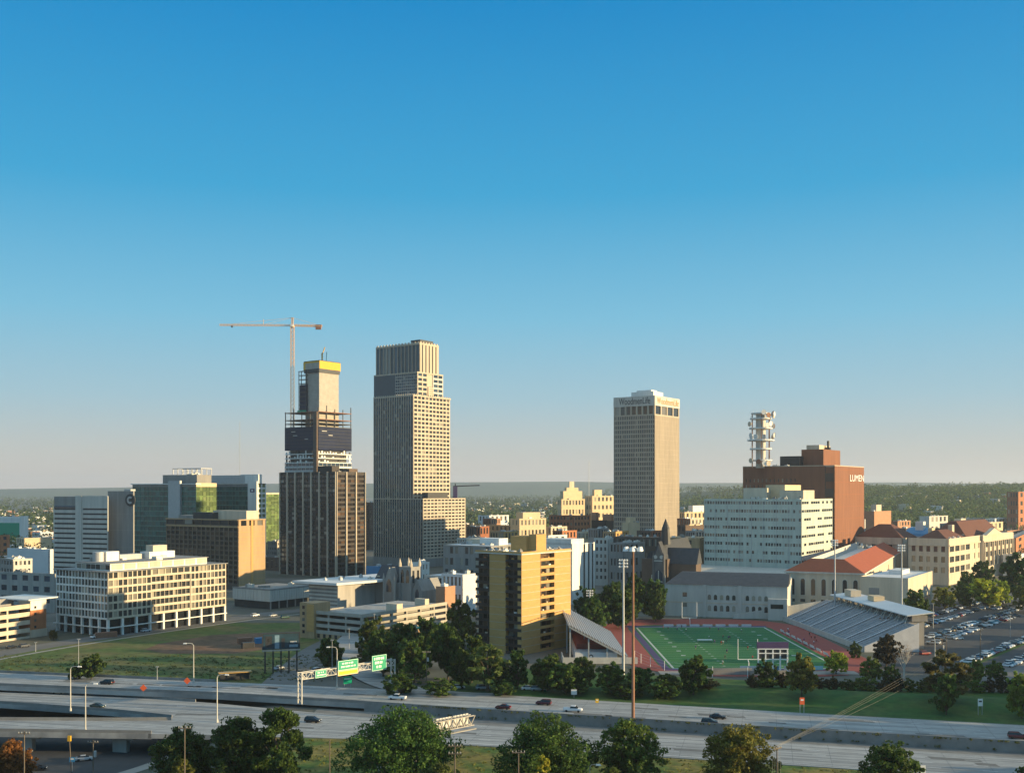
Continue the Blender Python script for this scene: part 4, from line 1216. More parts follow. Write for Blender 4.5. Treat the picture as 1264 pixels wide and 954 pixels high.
# --- pale stone church
b = Bld('stone_church', 'pale stone church with a slate blue nave roof and square belfry tower', 'church', 462, 494, 528, 719, 560, th=-33)
h = b.h
b.core(0, h - .1, M['grey'], .2)
q = b.mb('nave_roof', M['slate']); gable(q, -b.a - .5, -2, 0, 14, h, 8.5, 'x')
q = b.mb('front_gable', M['grey']); q.box(-b.a * .52, -b.a * .14, -2.2, 1, 0, h); gable(q, -b.a * .52, -b.a * .14, -2.2, 3, h, 8, 'y')
w = b.new('pointed_window', M['g_blue']); arch(w, -b.a * .33, -2.2, h - 5, 3.2, 7, .1, pointed=True)
for x in (-b.a * .54, -b.a * .12): q = b.new('pinnacle', M['concrete']); q.tube((x, -2, 0), (x, -2, h + 2), .6, .5, n=6); q.tube((x, -2, h + 2), (x, -2, h + 5), .6, .05, n=6)
tz = zat(699, 560)
q = b.new('belfry_tower', M['grey']); q.box(-1.5, 6.5, 1, 9, 0, tz)
for x in (0.6, 4.2): arch(b.new('belfry_opening', M['g_dark']), x, 1, tz - 8.5, 1.9, 7, .1, pointed=True)
for y in (3.0, 7.0): b.new('belfry_opening', M['g_dark']).box(6.5, 6.62, y - .8, y + .8, tz - 8.5, tz - 2)
for x in (-1.2, 6.2):
    for y in (1.3, 8.7): q = b.new('pinnacle', M['cream']); q.tube((x, y, tz), (x, y, tz + 1.6), .8, n=6); q.tube((x, y, tz + 1.6), (x, y, tz + 4.6), .8, .05, n=6)
q = b.new('side_gable', M['grey']); q.box(6.5, 13, 2, 20, 0, h - 4); gable(q, 6.5, 13, 2, 20, h - 4, 6, 'y')
arch(b.new('pointed_window', M['g_blue']), 9.8, 2, h - 9, 2.4, 6, .1, pointed=True)
b.done()

# --- dark gothic cathedral
b = Bld('gothic_cathedral', 'dark stone cathedral with steep slate roofs, tall tracery window and thin spire', 'church', 792, 824, 858, 690, 600, th=-24)
h = b.h
b.core(0, h - .1, M['brown'], .2)
q = b.mb('nave_roof', M['slate']); gable(q, -b.a * .55, -1, -2, b.b, h, 10, 'y')
q = b.mb('aisle_roof', M['slate']); gable(q, -b.a, -b.a * .5, 3, b.b, h - 4, 8, 'y')
q = b.mb('transept', M['brown']); q.box(-1, 15, 6, 18, 0, h - 3)
q = b.mb('transept_roof', M['slate']); gable(q, -3, 15.5, 5.5, 18.5, h - 3, 9, 'x')
q = b.mb('front_gable', M['dark_shade_stone']); q.box(-b.a * .5, -1.5, -2.4, 1, 0, h); gable(q, -b.a * .5, -1.5, -2.4, -.5, h, 8, 'y')
xc = -b.a * .25 - .75
arch(b.new('tracery_window', M['g_blue']), xc, -2.4, 8, 7.5, 12, .12, pointed=True)
for k in (-3.9, 0, 3.9): q = b.new('tracery_bar', M['pale']); q.box(xc + k - .2, xc + k + .2, -2.75, -2.53, 7, 17 + (2.5 if k == 0 else 0))
q = b.new('tracery_bar', M['pale']); q.box(xc - 4.3, xc + 4.3, -2.8, -2.54, 7.0, 7.5); q = b.new('tracery_bar', M['pale']); q.box(xc - 3.8, xc + 3.8, -2.82, -2.54, 13, 13.4)
for k in range(2): q = b.new('round_window', M['pale']); q.tube((xc - 1.8 + 3.6 * k, -2.4, h + 1.2), (xc - 1.8 + 3.6 * k, -2.7, h + 1.2), 1.1, n=14)
q = b.new('string_course', M['pale']); q.box(-b.a * .5, -1.5, -2.7, -2.4, h - 1.2, h - .6)
for k in range(4): arch(b.new('lancet_window', M['g_office']), 1.5 + k * 3.6, 6, 6, 1.5, 9, .1, pointed=True)
for x in (-b.a * .5, -1.5): q = b.new('buttress', M['dark_shade_stone']); q.tube((x, -2.2, 0), (x, -2.2, h + 1), .9, n=6); q.tube((x, -2.2, h + 1), (x, -2.2, h + 4), .9, .05, n=6)
ts = zat(640, 600)
q = b.new('spire', M['dark']); q.tube((-b.a * .22, 8, h + 8), (-b.a * .22, 8, h + 17), 3.0, 2.4, n=8); q.tube((-b.a * .22, 8, h + 17), (-b.a * .22, 8, ts), 2.4, .1, n=8)
b.done()

# --- school with hipped roofs
b = Bld('stone_school', 'large cream stone school with brown hipped roofs and a columned pedimented side', 'school', 1121, 1171, 1252, 665, 722, th=-39)
h = b.h; L1, L2 = b.a, b.b
b.core(0, h - .8, M['cream'], .6, x0=-L1)
def stone_face(f, n_, t0, t1, off=0.0, B=None):
    B = B or b
    B.wall(f, 0, 5, 'cream', .6, t0, t1, part='basement', proud=off + .15, )
    B.grid(f, 5, B.h - 5.2, n_, 3, 2.4, 3.2, .6, t0, t1, 'cream', gl='g_office', off=off)
    B.wall(f, B.h - 5.2, B.h - 4.2, 'cream', .6, t0, t1, part='cornice', proud=off + .7); B.wall(f, B.h - 4.2, B.h, 'cream', .6, t0, t1, part='parapet', proud=off)
stone_face('N', 5, 0, L1)
stone_face('W', 4, 0, L2 * .30)
stone_face('W', 2, L2 * .30 + .003, L2 * .44, -.05)
stone_face('W', 7, L2 * .44 + .003, L2 * .92, 2.0)
b.mb('portico', M['cream']).box(-.6, 1.35, L2 * .44 + .003, L2 * .92 - .003, 0, h - 1)
for k in range(8):
    y = L2 * .44 + 1.2 + k * (L2 * .48 - 2.4) / 7
    q = b.new('column', M['cream']); q.tube((2.9, y, 9), (2.9, y, h - 5.3), .75, .62, n=12)
q = b.mb('pediment', M['cream']); gable(q, .2, 3.4, L2 * .46, L2 * .72, h - .2, 5.0, 'x')
hip(b.mb('roof', M['brown_tile']), -L1 * .9, -4, L2 * .06, L2 * .30, h - .8, 6, 0)
hip(b.new('roof', M['brown_tile']), -L1 * 1.1, -5, L2 * .34, L2 * .9, h - .8, 11, 0, .4)
b.new('chimney', M['cream']).box(-16, -13, L2 * .30, L2 * .33, h, h + 8); b.new('chimney', M['ivory']).box(-L1 * .9, -L1 * .8, L2 * .2, L2 * .24, h, h + 6)
b.clutter(h - .7, 9, 81, .1, .9, .05, .4, 2.6)
s1 = Sub(b, 1014, 1114, 1120, 55)
s1.h = zat(664, s1.d) - b.z0; hh = s1.h
s1.core(0, hh - .8, M['cream'], .6)
s1.wall('N', 0, hh - 14, 'cream', .6, 0, None, part='basement', proud=.15)
s1.grid('N', hh - 14, hh - 5, 9, 1, 2.6, 2.2, .6, 0, s1.a * .92, 'cream', gl='g_dark')
s1.wall('N', hh - 14, hh - 5, 'cream', .6, s1.a * .92 + .003, s1.a)
s1.wall('N', hh - 5, hh - 4, 'cream', .6, part='cornice', proud=.8); s1.wall('N', hh - 4, hh, 'cream', .6, part='parapet')
s1.wall('W', 0, hh, 'cream', .6)
hip(s1.mb('roof', M['brown_tile']), -s1.a * .62, -1, 4, 38, hh - .6, 10, 0, .42)
s1.clutter(hh - .6, 8, 83, .02, .4, .1, .4, 3)
s1.done(0)
b.done(100)
# arched-roof blue skylight building behind the school
b = Bld('vaulted_pavilion', 'shallow pale blue vaulted roof showing above the school', 'pavilion', 1116, 1148, 1160, 662, 800, th=-37)
q = b.mb('wall', M['pale']); q.box(-b.a, 0, 0, b.b + 10, 0, b.h)
q = b.mb('vault', M['blue']); n_ = 10
for i in range(n_):
    t0, t1 = math.pi * i / n_, math.pi * (i + 1) / n_; r = (b.b + 10) / 2
    q.face([(-b.a, r - r * math.cos(t0), b.h + 6 * math.sin(t0)), (0, r - r * math.cos(t0), b.h + 6 * math.sin(t0)), (0, r - r * math.cos(t1), b.h + 6 * math.sin(t1)), (-b.a, r - r * math.cos(t1), b.h + 6 * math.sin(t1))])
b.mb('lantern', M['white']).box(-b.a * .5 - 3, -b.a * .5 + 3, 6, 12, b.h + 3, b.h + 11)
b.done()

# --- gymnasium
b = Bld('gymnasium', 'cream gymnasium with tall arched windows under a red tiled hipped roof', 'gymnasium', 970, 1066, 1131, 709.5, 575, th=-25)
h = b.h; L1, L2 = b.a, b.b
b.core(0, h, M['cream'], 0.0)
for k in range(7):
    x = -L1 + L1 * (k + .65) / 7.4
    arch(b.new('arched_window', M['g_band']), x, 0, h - 12.2, 2.3, 9.2, .09)
    q = b.new('window_surround', M['pale']); arch(q, x, .03, h - 12.5, 3.0, 9.9, .06)
    b.new('low_window', M['g_dark']).box(x - 1.3, x + 1.3, -.06, 0, h - 16, h - 14.4)
for k in range(7):
    y = L2 * (k + .5) / 7; b.new('side_window', M['g_office']).box(0, .07, y - 1.4, y + 1.4, h - 8, h - 3)
b.mb('eave', M['pale']).box(-L1 - .8, .8, -.8, L2 + .8, h, h + .9)
x0, x1, y0, y1, za, zt_ = -L1 - .6, .6, -.6, L2 + .6, h + .9, h + 7.6
m2 = min(L1, L2) * .30
O_ = [(x0, y0), (x1, y0), (x1, y1), (x0, y1)]; I_ = [(x0 + m2, y0 + m2), (x1 - m2, y0 + m2), (x1 - m2, y1 - m2), (x0 + m2, y1 - m2)]
q = b.mb('roof', M['tile']); q2 = b.mb('inner_parapet', M['pale'])
for i in range(4):
    j = (i + 1) % 4
    q.face([(*O_[i], za), (*O_[j], za), (*I_[j], zt_), (*I_[i], zt_)])
    q2.face([(*I_[i], zt_), (*I_[j], zt_), (*I_[j], h + 2), (*I_[i], h + 2)])
q.face([(*O_[3], za), (*O_[2], za), (*O_[1], za), (*O_[0], za)])
b.mb('flat_roof', M['wroof']).face([(*c_, h + 2.4) for c_ in I_])
b.clutter(h + 6.0, 7, 91, .4, .62, .3, .5, 4)
b.done()
b = Bld('school_annexe', 'plain cream box annexe with one sunlit blank wall beside the gymnasium', 'annexe', 1062, 1121, 1151, 714.5, 555, th=-33)
h = b.h
b.core(0, h - .4, M['cream'], .0); b.parapet(M['cream'], h - .4, .8, .3)
b.mb('roof', M['wroof']).box(-b.a + .4, -.4, .4, b.b - .4, h - .4, h - .2)
b.new('vent_louvre', M['grey']).box(-b.a * .82, -b.a * .6, -.08, 0, h - 9, h - 5.5)
b.new('window_band', M['g_dark']).box(0, .07, b.b * .55, b.b * .9, 3.5, 6)
b.roofbox('roof_unit', 'white', .3, .6, .5, .8, h - .2, h + 2.2)
b.done()
# --- pale school wing beyond the field
b = Bld('school_wing', 'long pale stone school wing with dark sloping roof beyond the football field', 'school', 821, 972, 985, 724, 530, th=-17)
h = b.h; L1 = b.a
b.core(0, h, M['pale'], 0.0)
b.mb('roof', M['slate']).hexa([(-L1, -.5, h), (.5, -.5, h), (.5, 22, h), (-L1, 22, h), (-L1 + 6, 16, h + 5.0), (.5, 16, h + 5.0), (.5, 22, h + 5.0), (-L1 + 6, 22, h + 5.0)])
for x0, n_ in ((.37, 5), (.68, 4)):
    for k in range(n_):
        x = -L1 + L1 * (x0 + .05 * k)
        for z, hh in ((3.2, 3.0), (9.0, 2.6)): arch(b.new('window', M['g_office']), x, 0, z, 1.7, hh, .07)
for z in (5.0, 10.2): b.new('window', M['g_office']).box(-L1 * .835 - 1.1, -L1 * .835 + 1.1, -.07, 0, z, z + 2.2)
for k in (.33, .62): b.new('pilaster', M['pale']).box(-L1 * (1 - k) - .9, -L1 * (1 - k) + .9, -.5, 0, 0, h)
b.new('string_course', M['cream']).box(-L1, 0, -.12, 0, 7.1, 7.6)
b.new('flat_block', M['pale']).box(-L1 * .15, 0, -4, 0, 0, h - 6)
b.new('block_window', M['g_dark']).box(-L1 * .13, -L1 * .03, -4.07, -4, 5.8, 8.0)
b.done()

def simple(name, label, cat, uL, uC, uR, vT, d, m, cN, cW, rows, gl='g_office', span=None, pier=None, th=TH, mw=None, cl=4, seed=0, z0=2.0, ph=None, roofm=None):
    B = Bld(name, label, cat, uL, uC, uR, vT, d, th=th)
    h = B.h
    B.core(0, h - .6, M[m], .35)
    for f, c_ in (('N', cN), ('W', cW)):
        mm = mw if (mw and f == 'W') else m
        L_ = B.fr(f)[3]
        if c_:
            fh = (h - 1.4 - z0) / rows
            B.grid(f, z0, h - 1.4, c_, rows, pier or max(.5, L_ / c_ * .45), span or fh * .5, .35, 0, None, mm, gl=gl)
            B.wall(f, 0, z0, mm, .35); B.wall(f, h - 1.4, h, mm, .35, part='parapet', proud=.12)
        else: B.wall(f, 0, h, mm, .35)
    if roofm: B.mb('roof', M[roofm]).box(-B.a + .4, -.4, .4, B.b, h - .6, h - .35)
    for p in ph or (): B.roofbox('roof_block', *p[:5], h - .6, h + p[5])
    B.clutter(h - .35, cl, seed or int(uL), .1, .85, .1, .8, 3)
    B.done(60)
    return B
simple('terrace_offices', 'low pale offices with dark framed glazed bays behind the banded garage', 'office building', -30, 68, 74, 708, 560, 'concrete', 7, 2, 3, gl='g_blue', th=-24, cl=5)
simple('warehouse', 'blank blue grey warehouse box beside the ribbon windowed tower', 'warehouse', 9, 60, 78, 678, 780, 'wroof', 0, 0, 1, th=-28, cl=8)
simple('brick_annexe', 'small sunlit orange brick block next to the blue grey warehouse', 'building', -60, -40, 12, 662, 900, 'orange_brick', 3, 6, 4, th=-30)
b = Bld('green_walled_hall', 'white ended hall with a bright green side wall far behind the warehouse', 'hall', -60, 26, 35, 638, 1250, th=-12)
b.core(0, b.h, M['white'], 0); b.mb('green_wall', M['green_sign']).box(-b.a, -2, -.12, 0, 6, b.h - 7); b.mb('column', M['white']).box(-2, 0.1, -.2, b.b, 0, b.h + 1); b.clutter(b.h, 5, 4, cl if False else .1); b.done()
simple('shadowed_tower', 'narrow dark red tower slot between the ribbed tower and granite skyscraper', 'office tower', 440, 456, 462, 620, 1150, 'brown', 5, 3, 18, gl='g_dark', mw='brown')
simple('far_dark_block', 'dark grey block between the tan hotel and the ribbed tower', 'building', 310, 345, 352, 688, 850, 'brown', 6, 2, 8, gl='g_dark')
simple('blue_clad_block', 'low bright blue clad block at the foot of the granite skyscraper', 'building', 452, 469, 490, 699, 720, 'blue', 0, 0, 1, cl=2)
simple('white_roofed_block', 'white cubic block with rooftop units behind the church belfry', 'building', 503, 520, 530, 694, 640, 'white', 0, 2, 3, cl=4)
simple('long_low_block', 'low pale block with flat roof units between the church and the grey offices', 'building', 524, 572, 592, 712, 600, 'pale', 6, 3, 2, cl=9, roofm='wroof')
simple('small_brick_hut', 'little salmon brick hut among pale roofs by the garage', 'building', 538, 549, 562, 724, 530, 'salmon', 0, 0, 1, cl=2)
simple('white_wall_block', 'white walled block with two dark window groups next to the apartment tower', 'building', 545, 571, 588, 709, 545, 'wroof', 5, 0, 2, cl=3)
simple('courthouse', 'golden sunlit stone block with arched top floor windows beyond the pale roofs', 'building', 630, 641, 674, 640, 950, 'ivory', 2, 7, 4, th=-52, ph=(('ivory', .2, .95, .15, .8, 5.5),), cl=3)
simple('long_shadow_block', 'long shadowed brown block stretching between the granite skyscraper and golden stone block', 'building', 560, 633, 640, 648, 980, 'hotel', 14, 1, 4, gl='g_dark', th=-30)
simple('ornate_hotel', 'ornate cream stepped building top glowing in the sun', 'hotel', 688, 693, 722, 616, 1180, 'ivory', 2, 7, 5, th=-52, ph=(('ivory', .1, .9, .1, .9, 9), ('ivory', .3, .8, .25, .75, 13), ('cream', .45, .65, .4, .6, 20)), cl=2)
simple('red_brick_block', 'bright red brick block with dark shaded side below the ornate cream building', 'building', 678, 708, 729, 636, 1080, 'brick', 7, 5, 6, gl='g_dark', th=-42, mw='orange_brick')
simple('cream_roof_block', 'cream topped block with dark blue grey base beside the buff ribbed tower', 'building', 722, 731, 762, 612, 1200, 'ivory', 2, 6, 6, th=-52, ph=(('ivory', .3, .6, .2, .5, 7),), cl=5)
simple('dark_slab_block', 'dark blank slab with two small orange brick blocks at the top', 'building', 730, 748, 760, 642, 1110, 'bronze', 0, 0, 1, ph=(('salmon', -.0, .3, 0, .3, 8), ('salmon', .7, 1.3, .1, .5, 6)), cl=1)
simple('low_stone_offices', 'pale stone offices with three columns of paired windows above the dark trees', 'office building', 733, 751, 757, 664, 720, 'pale', 3, 1, 6, gl='g_dark', th=-20)
simple('brown_brick_hall', 'wide brown brick hall with tall thin windows in front of the buff ribbed tower', 'building', 752, 812, 822, 663, 735, 'brown', 16, 1, 3, gl='g_office', th=-22, cl=9)
simple('cream_roof_house', 'cream stepped rooftop lit by the sun at the foot of the buff ribbed tower', 'building', 768, 776, 790, 645, 850, 'ivory', 0, 0, 1, th=-40, ph=(('ivory', .2, .8, .2, .7, 4),), cl=2)
simple('banded_garage', 'brown banded parking structure between the cathedral and the pale green slab', 'parking garage', 818, 864, 882, 664, 690, 'hotel', 2, 1, 5, gl='g_dark', th=-25, cl=5)
simple('white_terraces', 'white stepped building catching the sun just behind the buff ribbed tower', 'building', 838, 845, 872, 632, 1150, 'ivory', 2, 5, 4, th=-50, ph=(('white', .1, .9, .4, .95, 7),), cl=4)
simple('dark_low_block', 'dark low block with two sunlit panels under the white stepped building', 'building', 836, 846, 872, 648, 900, 'brown', 2, 0, 4, th=-48, mw='brown', ph=(('ivory', .8, 1.002, .2, .4, .5), ('ivory', .8, 1.002, .5, .7, .5)), cl=2)
simple('far_brick_block', 'small sunlit salmon brick block behind the lettered brick building', 'building', 1062, 1079, 1100, 631, 980, 'salmon', 0, 0, 1, th=-40, ph=(('cream', .5, .9, .2, .5, 6),), cl=3)
simple('edge_brick_block', 'orange sided brick apartment block on the wooded hill', 'apartment building', 1243, 1257, 1290, 607, 1500, 'brick', 4, 6, 5, th=-44, mw='orange_brick', cl=2)
simple('white_gabled_hall', 'low white walled hall with dark roof beyond the columned school side', 'building', 1238, 1252, 1300, 684, 800, 'white', 2, 5, 2, th=-48, roofm='slate', cl=3)
k_ = 0
for (u0_, uc_, u1_, vt_, d_, m_, lab) in (
    (1178, 1186, 1215, 640, 1500, 'cream', 'low cream block with a long flat roof at the foot of the wooded hill'),
    (1205, 1215, 1238, 645, 1250, 'ivory', 'small cream cube building beside the school roof'),
    (1135, 1147, 1170, 637, 1450, 'pale', 'pale low factory with a water tank below the wooded hill'),
    (1100, 1118, 1132, 652, 1050, 'brown', 'dark flat roofed shed behind the school roofs'),
    (1232, 1243, 1262, 655, 1150, 'salmon', 'salmon brick low block above the white walled hall'),
    (590, 604, 628, 636, 1500, 'wroof', 'pale warehouse roof beyond the long shadowed block'),
    (640, 652, 684, 652, 1150, 'wroof', 'white flat roof between the golden stone block and the red brick block'),
    (656, 667, 700, 661, 760, 'white', 'white rooftop row just behind the apartment tower'),
    (700, 712, 730, 645, 1250, 'brick', 'dark brick house block between the red brick block and the dark slab'),
    (20, 30, 64, 664, 1050, 'ivory', 'curved pale roofed hall by the green walled hall'),
    (40, 50, 70, 657, 1300, 'wroof', 'low white roofed sheds beyond the blue grey warehouse')):
    simple('low_building', lab, 'building', u0_, uc_, u1_, vt_, d_, m_, 3 if k_ % 2 else 0, 4 if k_ % 3 else 0, 2, th=-44, cl=3, seed=200 + k_); k_ += 1

# denser fabric of brick, tan and pale buildings between the towers
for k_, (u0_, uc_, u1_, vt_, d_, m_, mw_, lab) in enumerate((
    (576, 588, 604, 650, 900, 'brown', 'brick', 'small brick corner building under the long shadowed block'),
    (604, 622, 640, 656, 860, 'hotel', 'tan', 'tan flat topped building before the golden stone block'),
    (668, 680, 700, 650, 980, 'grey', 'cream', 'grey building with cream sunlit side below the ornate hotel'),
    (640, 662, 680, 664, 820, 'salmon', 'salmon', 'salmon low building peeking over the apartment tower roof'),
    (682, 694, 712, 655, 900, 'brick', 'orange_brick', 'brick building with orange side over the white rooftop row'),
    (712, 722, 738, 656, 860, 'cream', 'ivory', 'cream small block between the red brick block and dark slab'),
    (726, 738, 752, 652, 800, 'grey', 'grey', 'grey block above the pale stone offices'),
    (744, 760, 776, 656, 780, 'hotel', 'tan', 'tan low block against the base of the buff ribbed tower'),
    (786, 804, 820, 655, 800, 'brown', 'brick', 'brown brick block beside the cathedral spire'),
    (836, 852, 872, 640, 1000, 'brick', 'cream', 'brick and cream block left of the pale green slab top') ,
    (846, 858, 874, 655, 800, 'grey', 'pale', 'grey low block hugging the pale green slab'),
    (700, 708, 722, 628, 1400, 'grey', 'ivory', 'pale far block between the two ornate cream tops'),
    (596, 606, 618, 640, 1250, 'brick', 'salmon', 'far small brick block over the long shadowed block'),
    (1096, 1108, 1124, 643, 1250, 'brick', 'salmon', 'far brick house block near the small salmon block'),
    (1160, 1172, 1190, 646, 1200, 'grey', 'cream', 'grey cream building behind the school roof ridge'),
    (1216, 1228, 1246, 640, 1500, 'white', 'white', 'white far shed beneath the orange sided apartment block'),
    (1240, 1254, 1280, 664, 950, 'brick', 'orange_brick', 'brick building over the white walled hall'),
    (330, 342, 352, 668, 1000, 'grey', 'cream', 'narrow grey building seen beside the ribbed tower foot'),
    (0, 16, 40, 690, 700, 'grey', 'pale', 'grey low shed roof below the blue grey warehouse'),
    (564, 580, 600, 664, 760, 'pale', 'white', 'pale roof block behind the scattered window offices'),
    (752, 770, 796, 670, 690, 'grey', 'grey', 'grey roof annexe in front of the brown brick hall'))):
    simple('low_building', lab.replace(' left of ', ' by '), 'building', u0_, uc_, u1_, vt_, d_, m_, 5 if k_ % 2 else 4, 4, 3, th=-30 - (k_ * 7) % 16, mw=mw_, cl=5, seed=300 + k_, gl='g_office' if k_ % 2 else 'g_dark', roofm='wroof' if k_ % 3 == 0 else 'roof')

# ------------------------------------------------------------------ foliage
def quads_mesh(name, verts, m):
    n = len(verts) // 4
    me = bpy.data.meshes.new(name)
    me.vertices.add(n * 4); me.loops.add(n * 4); me.polygons.add(n)
    me.vertices.foreach_set('co', np.asarray(verts, dtype=np.float32).ravel())
    me.loops.foreach_set('vertex_index', np.arange(n * 4, dtype=np.int32))
    me.polygons.foreach_set('loop_start', np.arange(0, n * 4, 4, dtype=np.int32))
    me.update(calc_edges=True); me.materials.append(m)
    return me
def leaves(rng, cen, rad, per, size, flat=0.8, shell=0.55):
    """leaf-sized quads spread through ball-shaped clumps, facing roughly outwards"""
    cen = np.asarray(cen, float); n = len(cen)
    c = np.repeat(cen, per, 0); r = np.repeat(np.asarray(rad, float), per)
    d = rng.normal(size=(n * per, 3)); d /= np.linalg.norm(d, axis=1)[:, None]
    u = shell + (1 - shell) * rng.random(n * per) ** 0.6
    u = np.where(rng.random(n * per) < .22, rng.random(n * per), u)
    p = c + d * (r * u)[:, None] * np.array([1, 1, flat])
    nrm = d + rng.normal(size=d.shape) * .75; nrm /= np.linalg.norm(nrm, axis=1)[:, None]
    t = np.cross(nrm, rng.normal(size=d.shape)); t /= np.linalg.norm(t, axis=1)[:, None]
    b2 = np.cross(nrm, t)
    s = size * (.55 + .9 * rng.random(n * per))
    t = t * (s * .5)[:, None]; b2 = b2 * (s * .34)[:, None]
    v = np.stack([p - t, p + b2 * 1.0 , p + t, p - b2], 1)
    return v.reshape(-1, 3)
def tree_meshes(seed, h, w, trunk, leaf, nclump, per, style='round', gap=0.0):
    rng = np.random.default_rng(seed); rnd = random.Random(seed)
    ch = h - trunk
    lobes = []
    nl = {'round': 20, 'wide': 26, 'tall': 20, 'sparse': 15}.get(style, 20)
    for k in range(nl):
        a = 2.39996 * k + rnd.random() * .6
        f = (k + .5) / nl
        prof = max(.12, math.sin(math.pi * (.16 + .80 * f))) ** .7
        if style == 'tall': prof *= .9 - .35 * f
        rr = w * .5 * prof * rnd.uniform(.45, .80)
        lr = w * rnd.uniform(.13, .21) * (.72 if style == 'sparse' else 1.0)
        z = trunk + lr * .6 + (ch - lr * 1.5) * f
        lobes.append((rr * math.cos(a), rr * math.sin(a), z, lr))
    if style != 'sparse':
        for k in range(4): lobes.append((0, 0, trunk + ch * (.2 + .2 * k), w * .22))
    cen, rad = [], []
    for k in range(nclump):
        L_ = rnd.choice(lobes)
        d = rng.normal(size=3); d /= np.linalg.norm(d); u = L_[3] * (.55 + .55 * rnd.random())
        p = np.array(L_[:3]) + d * u * np.array([1, 1, .85])
        if p[2] < trunk * .8: p[2] = trunk * .8 + rnd.random() * .1 * ch
        cen.append(p); rad.append(w * rnd.uniform(.04, .09) * (1.0 if style != 'sparse' else .85))
    v = leaves(rng, cen, rad, per, leaf)
    top = v[:, 2].max(); v[:, 2] = np.where(v[:, 2] > trunk, trunk + (v[:, 2] - trunk) * (h - trunk) / (top - trunk), v[:, 2])
    cm = quads_mesh('crown', v, M['leaf'])
    q = MB(); tr = max(.14, h * .022)
    q.tube((0, 0, -.6), (0, 0, trunk * .9), tr * 1.25, tr * .9, n=8); q.tube((0, 0, trunk * .9), (0, 0, trunk + ch * .55), tr * .9, tr * .3, n=7)
    for L_ in lobes:
        z0 = trunk * rnd.uniform(.75, 1.25); m_ = (L_[0] * .45, L_[1] * .45, z0 + (L_[2] - z0) * .6)
        q.tube((0, 0, z0), m_, tr * .5, tr * .34, n=6, caps=False); q.tube(m_, L_[:3], tr * .34, tr * .1, n=5, caps=False)
    tm = q.mesh('trunk', M['bark'])
    return tm, cm
TINT = random.Random(8)
def plant(name, label, cat, x, y, tm, cm, sc, rz, col, group=None, z=None, part='trunk'):
    t = thing(name, label, cat, (x, y, terrain(x, y) if z is None else z), rz, group)
    if tm: 
        o = link(part, tm, t); o.scale = sc
    o = link('crown', cm, t); o.scale = sc; f_ = TINT.uniform(.75, 1.3); o.color = (col[0] * f_ * TINT.uniform(.85, 1.25), col[1] * f_, col[2] * f_, 1)
    return t
G_DARK, G_MID, G_OLIVE, G_YEL = (.052, .098, .018), (.08, .13, .022), (.14, .16, .027), (.26, .30, .03)

# big trees along the grass bank nearest the camera
hero = [ # u0, u1, vtop, d, trunk share, style, colour, label
    (182, 268, 893, 238, .05, 'wide', G_DARK, 'dark dense tree at the upper end of the bank tree group'),
    (250, 338, 882, 236, .06, 'wide', G_DARK, 'round dark tree in the middle of the bank tree group'),
    (306, 386, 870, 232, .22, 'sparse', G_MID, 'tall open tree with bare limbs showing and a sunlit top'),
    (426, 573, 870, 236, .04, 'wide', G_DARK, 'biggest dark spreading tree on the near grass bank'),
    (606, 737, 877, 234, .06, 'wide', G_DARK, 'broad dark tree just ahead of the white pickup truck'),
    (736, 818, 887, 236, .16, 'round', G_MID, 'rounded open tree at the foot of the tall brown light mast'),
    (864, 959, 892, 230, .12, 'round', G_OLIVE, 'sunlit olive crowned tree beside the wooden pole with cables'),
    (1054, 1144, 911, 222, .06, 'wide', G_MID, 'dense green tree with a white sign at its edge'),
    (1240, 1300, 945, 205, .1, 'round', G_DARK, 'tree top cut by the corner of the picture'),
    (650, 688, 931, 214, .1, 'tall', G_YEL, 'small bright yellow green tree below the broad dark tree'),
    (512, 572, 938, 210, .1, 'wide', (.12, .13, .03), 'low yellow olive tree under the biggest bank tree'),
    (738, 770, 945, 210, .1, 'wide', G_MID, 'low dark bush by the short street lamp'),
    (-14, 42, 910, 262, .12, 'round', (.26, .12, .03), 'orange autumn tree beside the sunken street'),
    (205, 240, 935, 222, .05, 'wide', G_OLIVE, 'low bush spilling down the bank by the sunken street'),
    (330, 372, 925, 222, .05, 'wide', G_DARK, 'low dark bush below the tall open tree')]
for k, (u0, u1, vt, d, tf, st, col, lab) in enumerate(hero):
    x = xat((u0 + u1) / 2, d); zb = terrain(x, d)
    hh = zat(vt, d) - zb; w = (u1 - u0) * d / F
    big = w > 10
    tm, cm = tree_meshes(100 + k, hh, w * 1.04, hh * tf, .62 if big else .5, int(110 + w * 16), 50 if st == 'wide' else 40, st)
    plant('tree', lab, 'tree', x, d, tm, cm, (1, 1, 1), k * 1.3, col, 'large trees on the near grass bank', zb)

